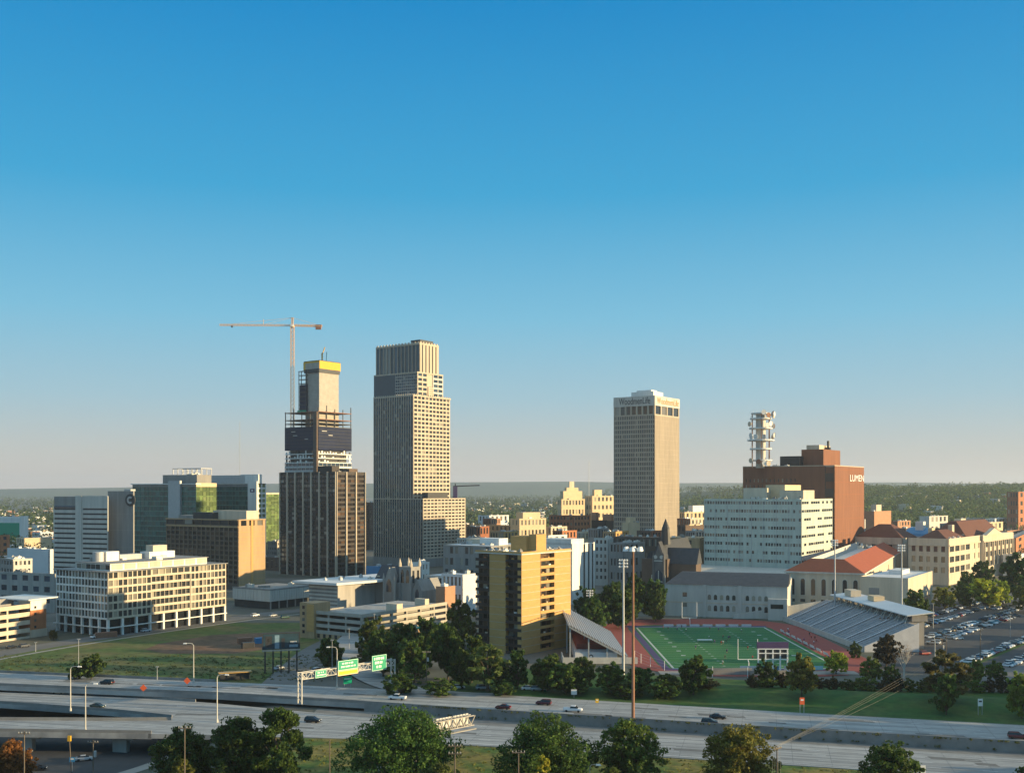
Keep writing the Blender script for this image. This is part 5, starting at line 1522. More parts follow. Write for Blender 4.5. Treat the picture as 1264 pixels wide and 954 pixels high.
kinds = [tree_meshes(7, 10, 10, 1.2, .8, 120, 34, 'round'), tree_meshes(8, 10, 10, .7, .8, 130, 34, 'wide'), tree_meshes(9, 10, 8, 1.8, .8, 80, 32, 'sparse'),
         tree_meshes(10, 10, 9, .8, .8, 110, 34, 'tall'), tree_meshes(11, 10, 10, 1.4, .8, 115, 34, 'round')]
bushes = [tree_meshes(20 + k, 10, 12, .3, 1.0, 90, 26, 'wide') for k in range(2)]
def tree_at(u0, u1, vt, vb, kind, col, lab, group='trees around the stadium and streets', name='tree', cat='tree', i=0):
    d = 65.5 * F / (vb - V0); x = xat((u0 + u1) / 2, d); zb = terrain(x, d)
    d = (H - zb) * F / (vb - V0); x = xat((u0 + u1) / 2, d)
    w, hh = (u1 - u0) * d / F, (vb - vt) * d / F
    tm, cm = (bushes if kind < 0 else kinds)[abs(kind) - 1 if kind < 0 else kind]
    bw = max(v.co.x for v in list(cm.vertices)[::7]) - min(v.co.x for v in list(cm.vertices)[::7])
    plant(name, lab, cat, x, d, tm, cm, (w / bw, w / bw, hh / 10), random.Random(u0).uniform(0, 6.28), col, group)
mids = [
    (446, 500, 776, 836, 1, G_DARK, 'dark tree filling the slope behind the sign gantry'),
    (486, 536, 784, 842, 0, G_DARK, 'dark tree behind the wooden pole above the freeway'),
    (600, 634, 812, 852, 1, G_DARK, 'dark low tree beside the light green tree trunk'),
    (672, 724, 816, 856, 1, G_DARK, 'dark broad tree under the bleacher walkway corner'),
    (806, 842, 826, 856, 0, G_DARK, 'dark small tree at the end of the track fence'),
    (744, 792, 726, 776, 1, G_DARK, 'dark tree next to the red track bend'),
    (712, 752, 734, 782, 4, G_DARK, 'dark tree behind the bleacher top'),
    (796, 822, 726, 768, 1, G_DARK, 'dark tree touching the school wing end wall'),
    (550, 590, 800, 850, 4, G_DARK, 'dark tree above the white parked car'),
    (1046, 1064, 790, 812, -1, G_DARK, 'dark shrub at the foot of the grandstand end'),
    (1076, 1112, 782, 822, 1, (.035, .035, .018), 'dark brownish tree against the grandstand end'),
    (1176, 1200, 716, 746, 1, G_DARK, 'dark tree behind the bright yellow green tree'),
    (1200, 1228, 690, 724, 0, G_DARK, 'dark tree halfway along the columned school side'),
    (388, 427, 786, 832, 1, G_DARK, 'dark tree between the billboard and the curved ramp'),
    (440, 482, 760, 812, 0, G_MID, 'tree with pale green top at the corner of the long garage'),
    (474, 522, 766, 822, 1, G_DARK, 'dark tree behind the overhead sign gantry end'),
    (500, 548, 758, 826, 0, G_DARK, 'dark leafy tree beside the small green street sign'),
    (545, 592, 738, 800, 4, G_OLIVE, 'tall olive topped tree touching the apartment tower'),
    (530, 576, 766, 838, 1, G_DARK, 'deep green tree left in shade below the olive topped tree'),
    (560, 604, 780, 842, 0, G_DARK, 'shaded tree close against the apartment tower corner'),
    (574, 630, 792, 853, 2, (.10, .125, .03), 'light green sunlit tree with visible trunk before the apartment tower'),
    (624, 654, 800, 850, 3, G_DARK, 'narrow dark tree at the near corner of the apartment tower'),
    (650, 702, 806, 852, 1, G_DARK, 'wide dark tree under the sunlit apartment wall'),
    (698, 738, 806, 850, 0, G_DARK, 'dark tree under the white bleacher walkway'),
    (732, 776, 812, 852, 4, G_MID, 'tree beside the foot of the pale stadium light pole'),
    (768, 812, 818, 852, 1, G_DARK, 'dark tree hiding the corner of the running track'),
    (706, 742, 722, 772, 0, G_DARK, 'dark tree beneath the white striped block'),
    (736, 774, 716, 770, 1, G_DARK, 'dense dark tree behind the thin white stadium pole'),
    (766, 802, 706, 764, 4, G_DARK, 'dark tree between the two tall poles and the cathedral'),
    (786, 826, 712, 764, 0, G_DARK, 'dark tree at the cathedral steps beside the school wing'),
    (834, 878, 804, 854, 1, G_MID, 'tree with sunlit top on the near edge of the football field'),
    (928, 962, 814, 850, -1, G_DARK, 'dark bush under the white framed scoreboard'),
    (966, 1013, 803, 858, 4, G_OLIVE, 'olive tree beside the white framed scoreboard'),
    (1017, 1047, 802, 832, 0, (.25, .34, .03), 'bright yellow green small tree by the grandstand ramp'),
    (1059, 1092, 809, 842, 4, G_OLIVE, 'small olive tree on the lawn top near the grandstand end'),
    (1088, 1112, 818, 845, -2, G_DARK, 'dark low tree beside the bare branched tree'),
    (1140, 1200, 800, 866, 2, (.10, .10, .03), 'spreading olive tree where the cables meet the pole'),
    (1150, 1186, 828, 880, 1, G_DARK, 'dark tree on the lawn slope below the spreading olive tree'),
    (1192, 1216, 812, 846, 0, G_OLIVE, 'small olive tree between two utility poles'),
    (1214, 1244, 814, 842, 4, G_MID, 'small green tree near the parking lot entrance'),
    (1240, 1282, 824, 884, 0, (.14, .17, .025), 'lit green tree at the end of the lawn'),
    (1114, 1143, 726, 772, 3, G_DARK, 'dark upright tree at the sunlit annexe corner'),
    (1150, 1182, 722, 752, 0, G_OLIVE, 'rounded tree before the stone school corner'),
    (1178, 1202, 724, 750, 1, G_MID, 'small tree next to the bright yellow green tree'),
    (1192, 1240, 713, 750, 1, (.36, .36, .03), 'bright yellow green tree above the parking lot'),
    (1222, 1248, 714, 748, 0, (.22, .30, .03), 'lime green tree overlapping the bright yellow tree'),
    (1228, 1290, 680, 745, 4, G_DARK, 'large dark tree before the columned school side'),
    (1250, 1285, 720, 756, 0, G_OLIVE, 'olive tree at the far corner of the parking lot'),
    (1182, 1206, 704, 736, 1, G_DARK, 'dark tree against the school side wall'),
    (96, 130, 806, 838, 1, G_DARK, 'lone dark tree on the open lawn by the freeway'),
    (82, 104, 815, 838, -1, G_DARK, 'low dark bush beside the lone tree on the open lawn'),
    (1128, 1150, 738, 770, 1, G_DARK, 'dark tree behind the first row of parked cars'),
    (60, 72, 776, 790, 0, (.12, .10, .02), 'small yellowing street tree by the brick stair tower')]
for k, r in enumerate(mids): tree_at(*r[:7])
bare = [(1101, 1131, 795, 836, (.30, .22, .16), 'leafless pale branched tree at the top of the lawn'), (1086, 1106, 762, 792, (.22, .11, .05), 'orange brown autumn tree at the near end of the grandstand')]
for k, (u0, u1, vt, vb, col, lab) in enumerate(bare):
    d = 65 * F / (vb - V0); x = xat((u0 + u1) / 2, d); hh = (vb - vt) * d / F; w = (u1 - u0) * d / F
    t = thing('tree', lab, 'tree', (x, d, terrain(x, d)), 0, 'trees around the stadium and streets')
    rnd = random.Random(70 + k); q = MB(); tips = []
    q.tube((0, 0, -.3), (0, 0, hh * .4), .3, .22, n=7)
    for i in range(22):
        a = rnd.uniform(0, 6.28); r = w * .5 * rnd.uniform(.3, 1); z0 = hh * rnd.uniform(.2, .5); p = Vector((r * math.cos(a), r * math.sin(a), hh * rnd.uniform(.6, 1.0)))
        q.tube((0, 0, z0), p, .12, .03, n=5, caps=False)
        for j in range(4):
            s = Vector((0, 0, z0)).lerp(p, rnd.uniform(.4, .95)); e = s + Vector((rnd.uniform(-1, 1), rnd.uniform(-1, 1), rnd.uniform(.2, 1.3))) * 1.3
            q.tube(s, e, .05, .02, n=4, caps=False); tips.append(tuple(e))
    q.build('trunk', M['pale' if k == 0 else 'bark'], t)
    o = link('crown', quads_mesh('crown', leaves(np.random.default_rng(k), tips, [.7] * len(tips), 6 if k == 0 else 16, .32 if k == 0 else .55), M['leaf']), t); o.color = (*col, 1)

# shrubs along the top of the lawn
rnd = random.Random(77)
u = 838
k = 0
words_ = ['rounded', 'ragged', 'low', 'tall', 'thin', 'bushy', 'broad', 'small', 'leaning', 'dense']
spots_ = {0: 'the football field end', 1: 'the white framed scoreboard', 2: 'the bright yellow green tree', 3: 'the bare branched tree', 4: 'the cable pole', 5: 'the last lamp by the parking lot'}
while u < 1262:
    w = rnd.uniform(16, 34)
    if not (868 < u < 905) :
        tree_at(int(u), int(u + w), 842 - rnd.uniform(4, 12) + (u - 838) * .004, 850 + (u - 838) * .012, -1 - k % 2, (.026, .036, .016) if rnd.random() < .7 else G_MID,
                '%s dark shrub along the lawn top near %s' % (words_[(k * 3) % 10] if k % 3 else words_[k % 10], spots_[min(5, int((u - 838) / 72))]), 'shrubs along the top of the lawn', 'shrub', 'shrub')
    u += w * .72; k += 1
for k, (u0, u1, vt, vb, lab) in enumerate([(470, 520, 826, 856, 'dark bank of shrubs beside the curved ramp'), (520, 566, 836, 858, 'low shrubs above the freeway by the wooden utility pole'), (604, 640, 838, 858, 'dark shrubs below the apartment tower by parked cars'),
        (684, 730, 836, 856, 'dark shrubs under the bleacher walkway'), (740, 800, 838, 858, 'long dark shrubs along the track fence'), (795, 842, 836, 860, 'dark shrubs at the corner of the track'), (428, 470, 806, 822, 'dark shrubs tucked inside the curved ramp')]):
    tree_at(u0, u1, vt, vb, -1 - k % 2, G_DARK, lab, 'shrubs by the freeway', 'shrub', 'shrub')

# trees added outside the view on the sunny side to throw the evening shade
for k, (x, y, hh) in enumerate([(192, 236, 14), (222, 262, 15), (200, 284, 20), (206, 300, 20), (198, 314, 21), (204, 328, 20), (200, 343, 20), (212, 356, 21), (222, 316, 22), (226, 342, 21), (216, 288, 20), (192, 272, 19), (236, 300, 19), (210, 330, 15), (262, 330, 20), (250, 372, 18), (284, 402, 20), (246, 420, 14), (312, 440, 20), (300, 362, 19), (330, 482, 18), (350, 530, 20), (232, 268, 18), (282, 284, 20), (262, 455, 16), (290, 500, 17), (370, 450, 21), (390, 560, 20), (340, 400, 21)]):
    tm, cm = kinds[k % 5]
    plant('tree', 'unseen tree added west of the freeway to throw shade', 'tree', x, y, tm, cm, (hh / 9, hh / 9, hh / 10), k * 1.7, G_MID, 'unseen trees added for shade')

# ------------------------------------------------------------------ far woods, hill and houses
def ridge(x, y):
    """low wooded rise beyond the school"""
    a = sm(250, 900, x) * (1 - sm(3800, 5200, x))
    return 56 * a * sm(1600, 2700, y) * (1 + .10 * math.sin(x / 230.0) + .08 * math.sin(x / 97.0 + y / 300.0)) + 10 * sm(2200, 4000, y) * sm(-900, -300, x)
q = MB(); xs_ = list(range(-1200, 5400, 110)); ys_ = list(range(1500, 5000, 110))
for y in ys_:
    for x in xs_: q.v.append((x, y, ridge(x, y) - .6 if 1500 < y < 4890 else -6))
for j in range(len(ys_) - 1):
    for i in range(len(xs_) - 1):
        a = j * len(xs_) + i; q.f.append((a, a + 1, a + 1 + len(xs_), a + len(xs_))); q.m.append(0)
M['wooded'] = mat('wooded_slope', (0.04, 0.06, 0.02), .95, .3, .02)
struct(q.build('hill', M['wooded'], smooth=True))
rng = np.random.default_rng(5)
def woods(name, pts, size, per, quad, col):
    cen = []; rad = []
    for x, y in pts:
        z = ridge(x, y) if y > 1500 else 0; s = size * rng.uniform(.7, 1.35)
        cen.append((x, y, z + s * .55)); rad.append(s * .62)
    me = quads_mesh(name, leaves(rng, cen, rad, per, quad, .95, .8), M['leaf'])
    o = link(name, me); o.color = (*col, 1); return struct(o, 'stuff')
def vis(n, ulo, uhi, ylo, yhi, pw=1.0):
    y = ylo * (yhi / ylo) ** (rng.random(n) ** pw); u = rng.uniform(ulo, uhi, n)
    return np.stack([(u - U0) / F * y, y], 1)
woods('woods', np.vstack([vis(1500, 1050, 1300, 1500, 3400, .8), vis(500, 835, 1060, 1700, 3200)]), 15, 46, 4.2, (.085, .125, .028))
woods('far_woods', np.vstack([vis(1000, 545, 770, 1500, 8800, 1), vis(1000, -30, 350, 1500, 8800, .9), vis(600, 835, 1300, 3000, 6500)]), 17, 26, 6.0, (.07, .10, .03))
woods('street_trees', np.vstack([vis(90, 560, 760, 1000, 1500), vis(110, -20, 70, 900, 1500), vis(120, 1060, 1290, 900, 1500), vis(40, 840, 870, 1000, 1500)]), 11, 60, 2.2, (.045, .068, .02))

# houses: 3 shapes, copied
def house_mesh(w, d, h, rf, mname):
    q = MB(); q.box(-w / 2, w / 2, -d / 2, d / 2, 0, h); 
    k0 = len(q.f); gable(q, -w / 2 - .4, w / 2 + .4, -d / 2 - .4, d / 2 + .4, h, rf, 'x', 1) if rf else q.box(-w / 2 - .2, w / 2 + .2, -d / 2 - .2, d / 2 + .2, h, h + .6, 1)
    return q.mesh('far_house', [M['housewall'], M['roof' if rf else 'wroof']])
hm_ = [house_mesh(12, 9, 5, 3.5, 'a'), house_mesh(9, 9, 7, 4, 'b'), house_mesh(34, 18, 7, 0, 'c'), house_mesh(22, 14, 10, 0, 'd')]
rnd = random.Random(12)
hp = [('white', (.7, .68, .62)), ('cream', (.55, .46, .32)), ('brick', (.3, .14, .09)), ('grey', (.32, .33, .34))]
areas = [((-10, 66), (900, 3500), 'beyond the grey ribbon windowed tower', 95), ((578, 690), (1300, 4500), 'between the granite skyscraper and the ornate hotel', 90), ((1060, 1262), (1300, 2700), 'on the wooded rise beyond the school', 75), ((836, 872), (1500, 2600), 'on the woods edge by the buff ribbed tower', 14)]
for (ua, ub), (ya, yb), where, n_ in areas:
    for k in range(n_):
        y = ya * (yb / ya) ** rnd.random(); x = xat(rnd.uniform(ua, ub), y)
        nm, col = rnd.choice(hp); m_ = rnd.choice(hm_)
        o = link('far_house', m_); o.location = (x, y, (ridge(x, y) if y > 1500 else -.15) + rnd.choice((0, 0, 3) if y > 1500 else (0,))); o.rotation_euler = (0, 0, R(rnd.choice((-35, 55)) + rnd.uniform(-6, 6)))
        f = rnd.uniform(.8, 1.1); o.color = (col[0] * f, col[1] * f, col[2] * f, 1)
        tag(o, 'tiny %s building far off among trees %s' % (nm, where), 'house', 'far buildings ' + where)
# distant masts and crane
for u, vt, d, lab in ((296, 520, 2600, 'hair thin far radio mast between the crane and the glass blocks'), (727, 568, 3000, 'hair thin far radio mast beside the cream topped block')):
    t = thing('radio_mast', lab, 'mast', (xat(u, d), d, -.2)); hh = zat(vt, d)
    q = MB(); q.tube((0, 0, 0), (0, 0, hh), .8, .5, n=5); q.build('mast', M['steel'], t)
    q = MB()
    for a in (0, 2.1, 4.2): q.tube((0, 0, hh * .8), (hh * .35 * math.cos(a), hh * .35 * math.sin(a), 0), .08, n=4)
    q.build('guy_wires', M['steel'], t)
t = thing('mobile_crane', 'small dark crane arm far away at the edge of the granite skyscraper', 'crane', (xat(562, 1500), 1500, -.2))
hh = zat(600, 1500)
q = MB(); q.box(-3, 3, -3, 3, 0, hh); q.build('tower_base', M['purple'], t)
q = MB(); q.bar((-3, 0, hh), (xat(592, 1500) - t.location.x, 0, hh + 1.5), 1.6); q.bar((0, 0, hh), (0, 0, hh + 4), 1.4); q.build('arm', M['dark'], t)

# weeds on the verge above the retaining wall and along the shoulders
rng = np.random.default_rng(91); cen = []; rad = []
for k in range(420):
    x = rng.uniform(-30, 200); 
    if rng.random() < .65: y = interp(An, x) - .75 + rng.normal() * .15; z = -1.6 if rng.random() < .3 else .55
    else: y = interp(Cn, x) - rng.uniform(.3, 2.5); z = -2.3
    cen.append((x, y, z)); rad.append(rng.uniform(.15, .6))
o = link('weeds', quads_mesh('weeds', leaves(rng, cen, rad, 16, .34, .8), M['leaf'])); o.color = (.12, .13, .035, 1); struct(o, 'stuff')
# tufts of longer grass on the near bank
cen = []; rad = []
for k in range(1500):
    x = rng.uniform(-70, 130); y = interp(Cn, x) - rng.uniform(1.5, 40); cen.append((x, y, terrain(x, y) + .1)); rad.append(rng.uniform(.2, .8))
o = link('grass_tufts', quads_mesh('grass_tufts', leaves(rng, cen, rad, 12, .4, .7), M['leaf'])); o.color = (.15, .16, .035, 1); struct(o, 'stuff')
cen = []; rad = []
for k in range(900):
    u_ = rng.uniform(0, 400); v_ = rng.uniform(808, 840); p_ = gp(u_, v_)
    if interp(Af, p_.x) + 3 < p_.y < 520 - (p_.x + 140) * -.9 and p_.y < 470 + (p_.x + 190) * 1.0 - 12: cen.append((p_.x, p_.y, -.1)); rad.append(rng.uniform(.3, 1.2))
o = link('plot_weeds', quads_mesh('plot_weeds', leaves(rng, cen, rad, 12, .5, .35), M['leaf'])); o.color = (.085, .10, .03, 1); struct(o, 'stuff')

# ------------------------------------------------------------------ stadium
M['darktread'] = mat('bleacher_tread', (.20, .205, .215), .7, .2, .5)
M['fieldpaint'] = mat('field_paint', (.42, .46, .42), .8, .2, .8)
M['benchgrey'] = mat('bench_plank', (0.30, 0.31, 0.33), .8, .25, .5)
def sheet_at(name, pts, m, z): 
    s = MB(); s.face([(p[0], p[1], z) for p in pts]); return struct(s.build(name, m))
FX0, FX1, FY0, FY1 = 58.5, 120.0, 384.0, 500.0
ZF = 1.75 - .15
def rrect(x0, x1, y0, y1, r, n=10):
    pts = []
    for cx, cy, a0 in ((x1 - r, y0 + r, -90), (x1 - r, y1 - r, 0), (x0 + r, y1 - r, 90), (x0 + r, y0 + r, 180)):
        for i in range(n + 1):
            a = R(a0 + 90 * i / n); pts.append((cx + r * math.cos(a), cy + r * math.sin(a)))
    return pts
ZF = 0.0
q = MB(); q.prism(rrect(43, 137, 368, 532, 34), -.3, ZF + .02); struct(q.build('running_track', M['track']))
sheet_at('football_field', rrect(FX0 - 4, FX1 + 2, FY0 - 4, FY1 + 8, 14), M['turf'], ZF + .03)
q = MB()
def ln(x0, x1, y0, y1, z=.042): q.face([(x0, y0, ZF + z), (x1, y0, ZF + z), (x1, y1, ZF + z), (x0, y1, ZF + z)])
ln(FX0 + .1, FX0 + .9, FY0, FY1); ln(FX1 - .9, FX1 - .1, FY0, FY1); ln(FX0 + .91, FX1 - .91, FY0, FY0 + .9); ln(FX0 + .91, FX1 - .91, FY1 - .9, FY1)
for k in range(1, 20):
    y = FY0 + (FY1 - FY0) * k / 20; ln(FX0 + .92, FX1 - .92, y - .06, y + .06, .046)
    for x in (FX0 + 20, FX1 - 20): ln(x - .5, x + .5, y - .45, y + .45, .05)
for k in range(3, 18, 2):
    y = FY0 + (FY1 - FY0) * k / 20
    for x in (FX0 + 9, FX1 - 9): ln(x - .9, x + .9, y + 1.0, y + 2.6, .05)
struct(q.build('field_markings', M['fieldpaint']))
q = MB(); q.face([(FX0 - 3.5, FY0 - 3.5, ZF + .036), (FX1 + 1.5, FY0 - 3.5, ZF + .036), (FX1 + 1.5, FY0 - .5, ZF + .036), (FX0 - 3.5, FY0 - .5, ZF + .036)])
q.face([(FX0 - 3.5, FY1 + .5, ZF + .036), (FX1 + 1.5, FY1 + .5, ZF + .036), (FX1 + 1.5, FY1 + 5, ZF + .036), (FX0 - 3.5, FY1 + 5, ZF + .036)])
q.face([(FX0 - 3.5, FY0, ZF + .037), (FX0 - .9, FY0, ZF + .037), (FX0 - .9, FY1, ZF + .037), (FX0 - 3.5, FY1, ZF + .037)])
struct(q.build('field_border', M['purple']))
q = MB(); q.face([(FX0 - 6, 372, ZF + .028), (FX1 + 3, 372, ZF + .028), (FX1 + 3, 379, ZF + .028), (FX0 - 6, 379, ZF + .028)]); struct(q.build('concrete_apron', M['sidewalk']))
# benches and banners round the field
for k in range(7):
    x = FX0 + 14 + k * 6.2
    tag(MB_box('sideline_banner', x, x + 4.6, FY1 + 3, FY1 + 3.3, ZF + .03, ZF + 1.1, 'wroof' if k % 2 else 'letter') if False else (lambda q: (q.box(x, x + 4.6, FY1 + 3, FY1 + 3.25, ZF + .04, ZF + 1.05), q.build('sideline_banner', M['wroof']))[1])(MB()), '%s low white banner at the far end of the football field' % ('first second third fourth fifth sixth seventh'.split()[k]), 'banner', 'white banners at the far end of the field')
for k in range(5):
    x = FX0 + 24 + k * 8
    tag((lambda q: (q.box(x, x + 6, FY0 - 3.2, FY0 - 2.8, ZF + .04, ZF + 1.5), q.build('sideline_banner', M['blue' if k % 2 else 'wroof']))[1])(MB()), '%s banner from the goal at the near end of the football field' % ('first second third fourth fifth'.split()[k]), 'banner', 'banners at the near end of the field')
for k in range(8):
    y = FY0 + 30 + k * 9.5; x = FX1 + 3.6
    t = thing('team_bench', '%s blue white bench cover counted from the scoreboard along the grandstand touchline' % ('first second third fourth fifth sixth seventh eighth'.split()[k]), 'bench', (x, y, ZF + .03), R(90), 'covered benches beside the field')
    q = MB(); q.box(-3, 3, -.3, .3, .42, .5); q.build('seat', M['alu'], t)
    q = MB(); q.box(-3, 3, .32, .4, .5, 1.4); q.build('backrest', M['wroof'], t)
    for i in (-2.6, 2.6): q = MB(); q.box(i - .06, i + .06, -.25, .25, 0, .42); q.build('leg', M['steel'], t)
t = thing('medical_table', 'white topped table standing at midfield', 'table', (xat(870, 452), 452, ZF + .05))
q = MB(); q.box(-3.2, 3.2, -1, 1, .8, .95); q.build('tabletop', M['letter'], t)
for x, y in ((-3, -.8), (3, -.8), (-3, .8), (3, .8)): q = MB(); q.box(x - .06, x + .06, y - .06, y + .06, 0, .8); q.build('leg', M['steel'], t)
def goal(label, x, y, m='yellow_sign'):
    t = thing('goal_post', label, 'goal post', (x, y, ZF + .03), 0, 'football goal posts')
    q = MB(); q.tube((0, -1.6, 0), (0, -1.6, 2.2), .16, n=8); q.tube((0, -1.6, 2.2), (0, 0, 3.05), .14, n=8); q.build('base_post', M[m], t)
    q = MB(); q.tube((-3.6, 0, 3.05), (3.6, 0, 3.05), .13, n=8); q.build('crossbar', M[m], t)
    for s in (-3.6, 3.6): q = MB(); q.tube((s, 0, 3.05), (s, 0, 10.5), .12, .1, n=8); q.build('upright', M[m], t)
goal('white goal post at the far end of the field before the school wing', xat(851, 512), 512, 'letter')
goal('pale goal post at the near end of the field beside the scoreboard', xat(923, 386), 386, 'letter')
# scoreboard
x_ = xat(954, 378)
t = thing('scoreboard', 'back of the scoreboard, white framed grid with a purple top', 'scoreboard', (x_, 378, ZF))
zt = zat(796, 378) - ZF; wd = 36 * 378 / F / 2
for i in range(5):
    x = -wd + 2 * wd * i / 4; q = MB(); q.box(x - .22, x + .22, -.22, .22, 0, zt - 1.3); q.build('post', M['letter'], t)
for z in (zt * .45, zt * .68, zt - 1.5): q = MB(); q.box(-wd - .3, wd + .3, -.4, -.23, z, z + .35); q.build('rail', M['letter'], t)
q = MB(); q.box(-wd - .4, wd + .4, -.1, .8, zt - 1.3, zt + 1.1); q.build('top_panel', M['purple'], t)
for i in range(4):
    x = -wd + 2 * wd * i / 4; q = MB(); q.box(x + .3, x + 2 * wd / 4 - .3, .0, .2, zt * .45 + .4, zt - 1.6); q.build('panel', M['dark'], t)
# home grandstand
GX, GY = 138.5, 470.0
t = thing('grandstand', 'grey concrete grandstand with a long pale roofed press box along its top', 'grandstand', (GX, GY, -.1), R(3.6))
q = MB(); n_ = 22
for k in range(n_):
    x0 = .4 + k * 1.0; z = 1.5 + k * .42
    q.box(x0, x0 + 1.0, -46, 55, 0, z)
q.build('seating', M['seats'], t)
q = MB()
for k in range(n_): x0 = .4 + k; z = 1.5 + k * .42; q.box(x0 + .1, x0 + .6, -45.7, 54.7, z, z + .34)
q.build('bench_rows', M['benchgrey'], t)
q = MB()
for y in (-36, -24, -10, 4, 18, 32, 46): q.hexa([(.5, y, 1.9), (.5, y + 1.1, 1.9), (22, y + 1.1, 11.0), (22, y, 11.0), (.5, y, 2.0), (.5, y + 1.1, 2.0), (22, y + 1.1, 11.1), (22, y, 11.1)])
q.build('aisle', M['seats'], t)
q = MB(); q.box(0, .4, -46, 55, 0, 2.4); q.build('front_wall', M['pale'], t)
q = MB(); q.box(.4, 23, -46.4, -46, 0, 2.0); q.hexa([(.4, -46.39, 2), (23, -46.39, 2), (23, -46, 2), (.4, -46, 2), (.4, -46.39, 2.4), (23, -46.39, 11.5), (23, -46, 11.5), (.4, -46, 2.4)]); q.build('end_wall', M['seats'], t)
q = MB(); q.box(22.4, 29, -38, 44, 0, 11.2); q.build('rear_block', M['grey'], t)
q = MB(); q.box(23.5, 30, -38.9, 44, 11.2, 13.7); q.build('press_box', M['grey'], t)
for k in range(16): q = MB(); q.box(23.38, 23.5, -38 + k * 5.1, -34 + k * 5.1, 11.8, 13.5); q.build('press_window', M['g_dark'], t)
q = MB(); q.hexa([(20.5, -41, 13.6), (32, -41, 14.8), (32, 46, 14.8), (20.5, 46, 13.6), (20.5, -41, 14.0), (32, -41, 15.2), (32, 46, 15.2), (20.5, 46, 14.0)]); q.build('press_roof', M['wroof'], t)
for k in range(12): y = -38 + k * 7.2; q = MB(); q.bar((20.8, y, 10.4), (22.8, y + 1.2, 13.8), .3); q.bar((20.8, y + 3, 10.4), (22.8, y + 1.6, 13.8), .3); q.build('strut', M['pale'], t)
q = MB(); q.box(24, 29, 28, 36, 14.6, 17.6); q.build('roof_cabin', M['cream'], t)
q = MB(); q.box(26, 31, 6, 13, 14.8, 17.0); q.build('roof_cabin', M['ivory'], t)
for k in range(4): q = MB(); q.box(29, 29.1, -36 + k * 9, -36 + k * 9, 3, 6); q.build('door', M['g_dark'], t)
# white wall beside the stand at the far end
t = thing('stadium_wall', 'long pale end wall with one dark doorway beyond the track', 'wall', (xat(905, 534), 534, 0), R(-2))
L_ = xat(1012, 534) - xat(905, 534)
q = MB(); q.prism([(0, 0), (L_, 0), (L_, 1), (0, 1)], 0, [2.0, 9.0, 9.0, 2.0]); q.build('wall', M['pale'], t)
q = MB(); q.box(L_ * .40, L_ * .48, -.08, 0, 0.2, 4.4); q.build('door', M['g_dark'], t)
# visitor bleacher
t = thing('bleacher', 'sloping metal visitor bleacher with a white walkway beside the apartment tower', 'grandstand', (20, 398, -.1), 0)
q = MB(); n_ = 20
for k in range(n_):
    x0 = 1.5 + k * 1.12; z = 14.0 - k * .60
    q.box(x0, x0 + 1.12, 0, 70, z - .35, z)
q.build('seating', M['darktread'], t)
q = MB()
for k in range(n_): x0 = 1.5 + k * 1.12; z = 14.0 - k * .60; q.box(x0 + .2, x0 + .6, .2, 69.8, z, z + .3)
q.build('bench_rows', M['alu'], t)
for y in (.0, 24, 48, 69.5): q = MB(); q.bar((1.5, y + .1, 13.5), (24, y + .1, 1.6), .5); q.build('raker_beam', M['steel'], t)
for y in (0.3, 24, 48, 69):
    for x, z in ((2, 13.2), (9, 9.4), (16, 5.6)): q = MB(); q.box(x - .25, x + .25, y, y + .5, 0, z); q.build('column', M['steel'], t)
q = MB(); q.bar((1.4, -.1, 14), (1.4, 70, 14), .3); q.bar((1.4, -.1, 15.2), (1.4, 70, 15.2), .2)
for k in range(15): q.bar((1.4, k * 5, 13.9), (1.4, k * 5, 15.2), .16)
q.build('railing', M['steel'], t)
q = MB(); q.box(4, 20, 2, 66, 0, 3.6); q.build('concession_block', M['wroof'], t)
q = MB(); q.box(5, 17, 10, 60, 3.6, 5.6); q.build('rear_wall', M['track'], t)
q = MB(); q.box(-1, 27, -4, -3.6, .2, 2.6); q.box(-1.0, -.6, -3.6, 10, .2, 2.6); q.build('walkway_wall', M['pale'], t)
q = MB(); q.box(-.6, 27, -3.6, 1.9, .0, .4); q.build('walkway', M['concrete'], t)
q = MB(); q.tube((10, 1.98, 1.9), (10, 1.9, 1.9), .9, n=18); q.build('round_emblem', M['dark'], t)
q = MB(); q.tube((10, 1.89, 1.9), (10, 1.82, 1.9), .5, n=14); q.build('emblem_centre', M['letter'], t)
# fence posts along the track corner
t = thing('track_fence', 'wire fence on pale posts along the near corner of the running track', 'fence', (0, 0, 0))
P = [(47, 404), (48.5, 396), (51, 388), (55, 380), (61, 373), (70, 367.5), (82, 366.5)]
for k, (x, y) in enumerate(P): q = MB(); q.tube((x, y, -.1), (x, y, 3.6), .1, n=6); q.build('post', M['letter'], t)
q = MB()
for k in range(len(P) - 1):
    for z in (.3, 1.4, 2.5, 3.5): q.bar((*P[k], z), (*P[k + 1], z), .05)
q.build('wires', M['steel'], t)
t = thing('brick_gatehouse', 'low pale wall and ramp at the near end of the football field', 'wall', (xat(865, 372), 371, 0))
q = MB(); q.box(0, 18, 0, .4, -.2, 2.4); q.build('wall', M['grey'], t); q = MB(); q.box(17.0, 30, -1, -.6, -.2, 1.8); q.build('low_wall', M['sidewalk'], t)

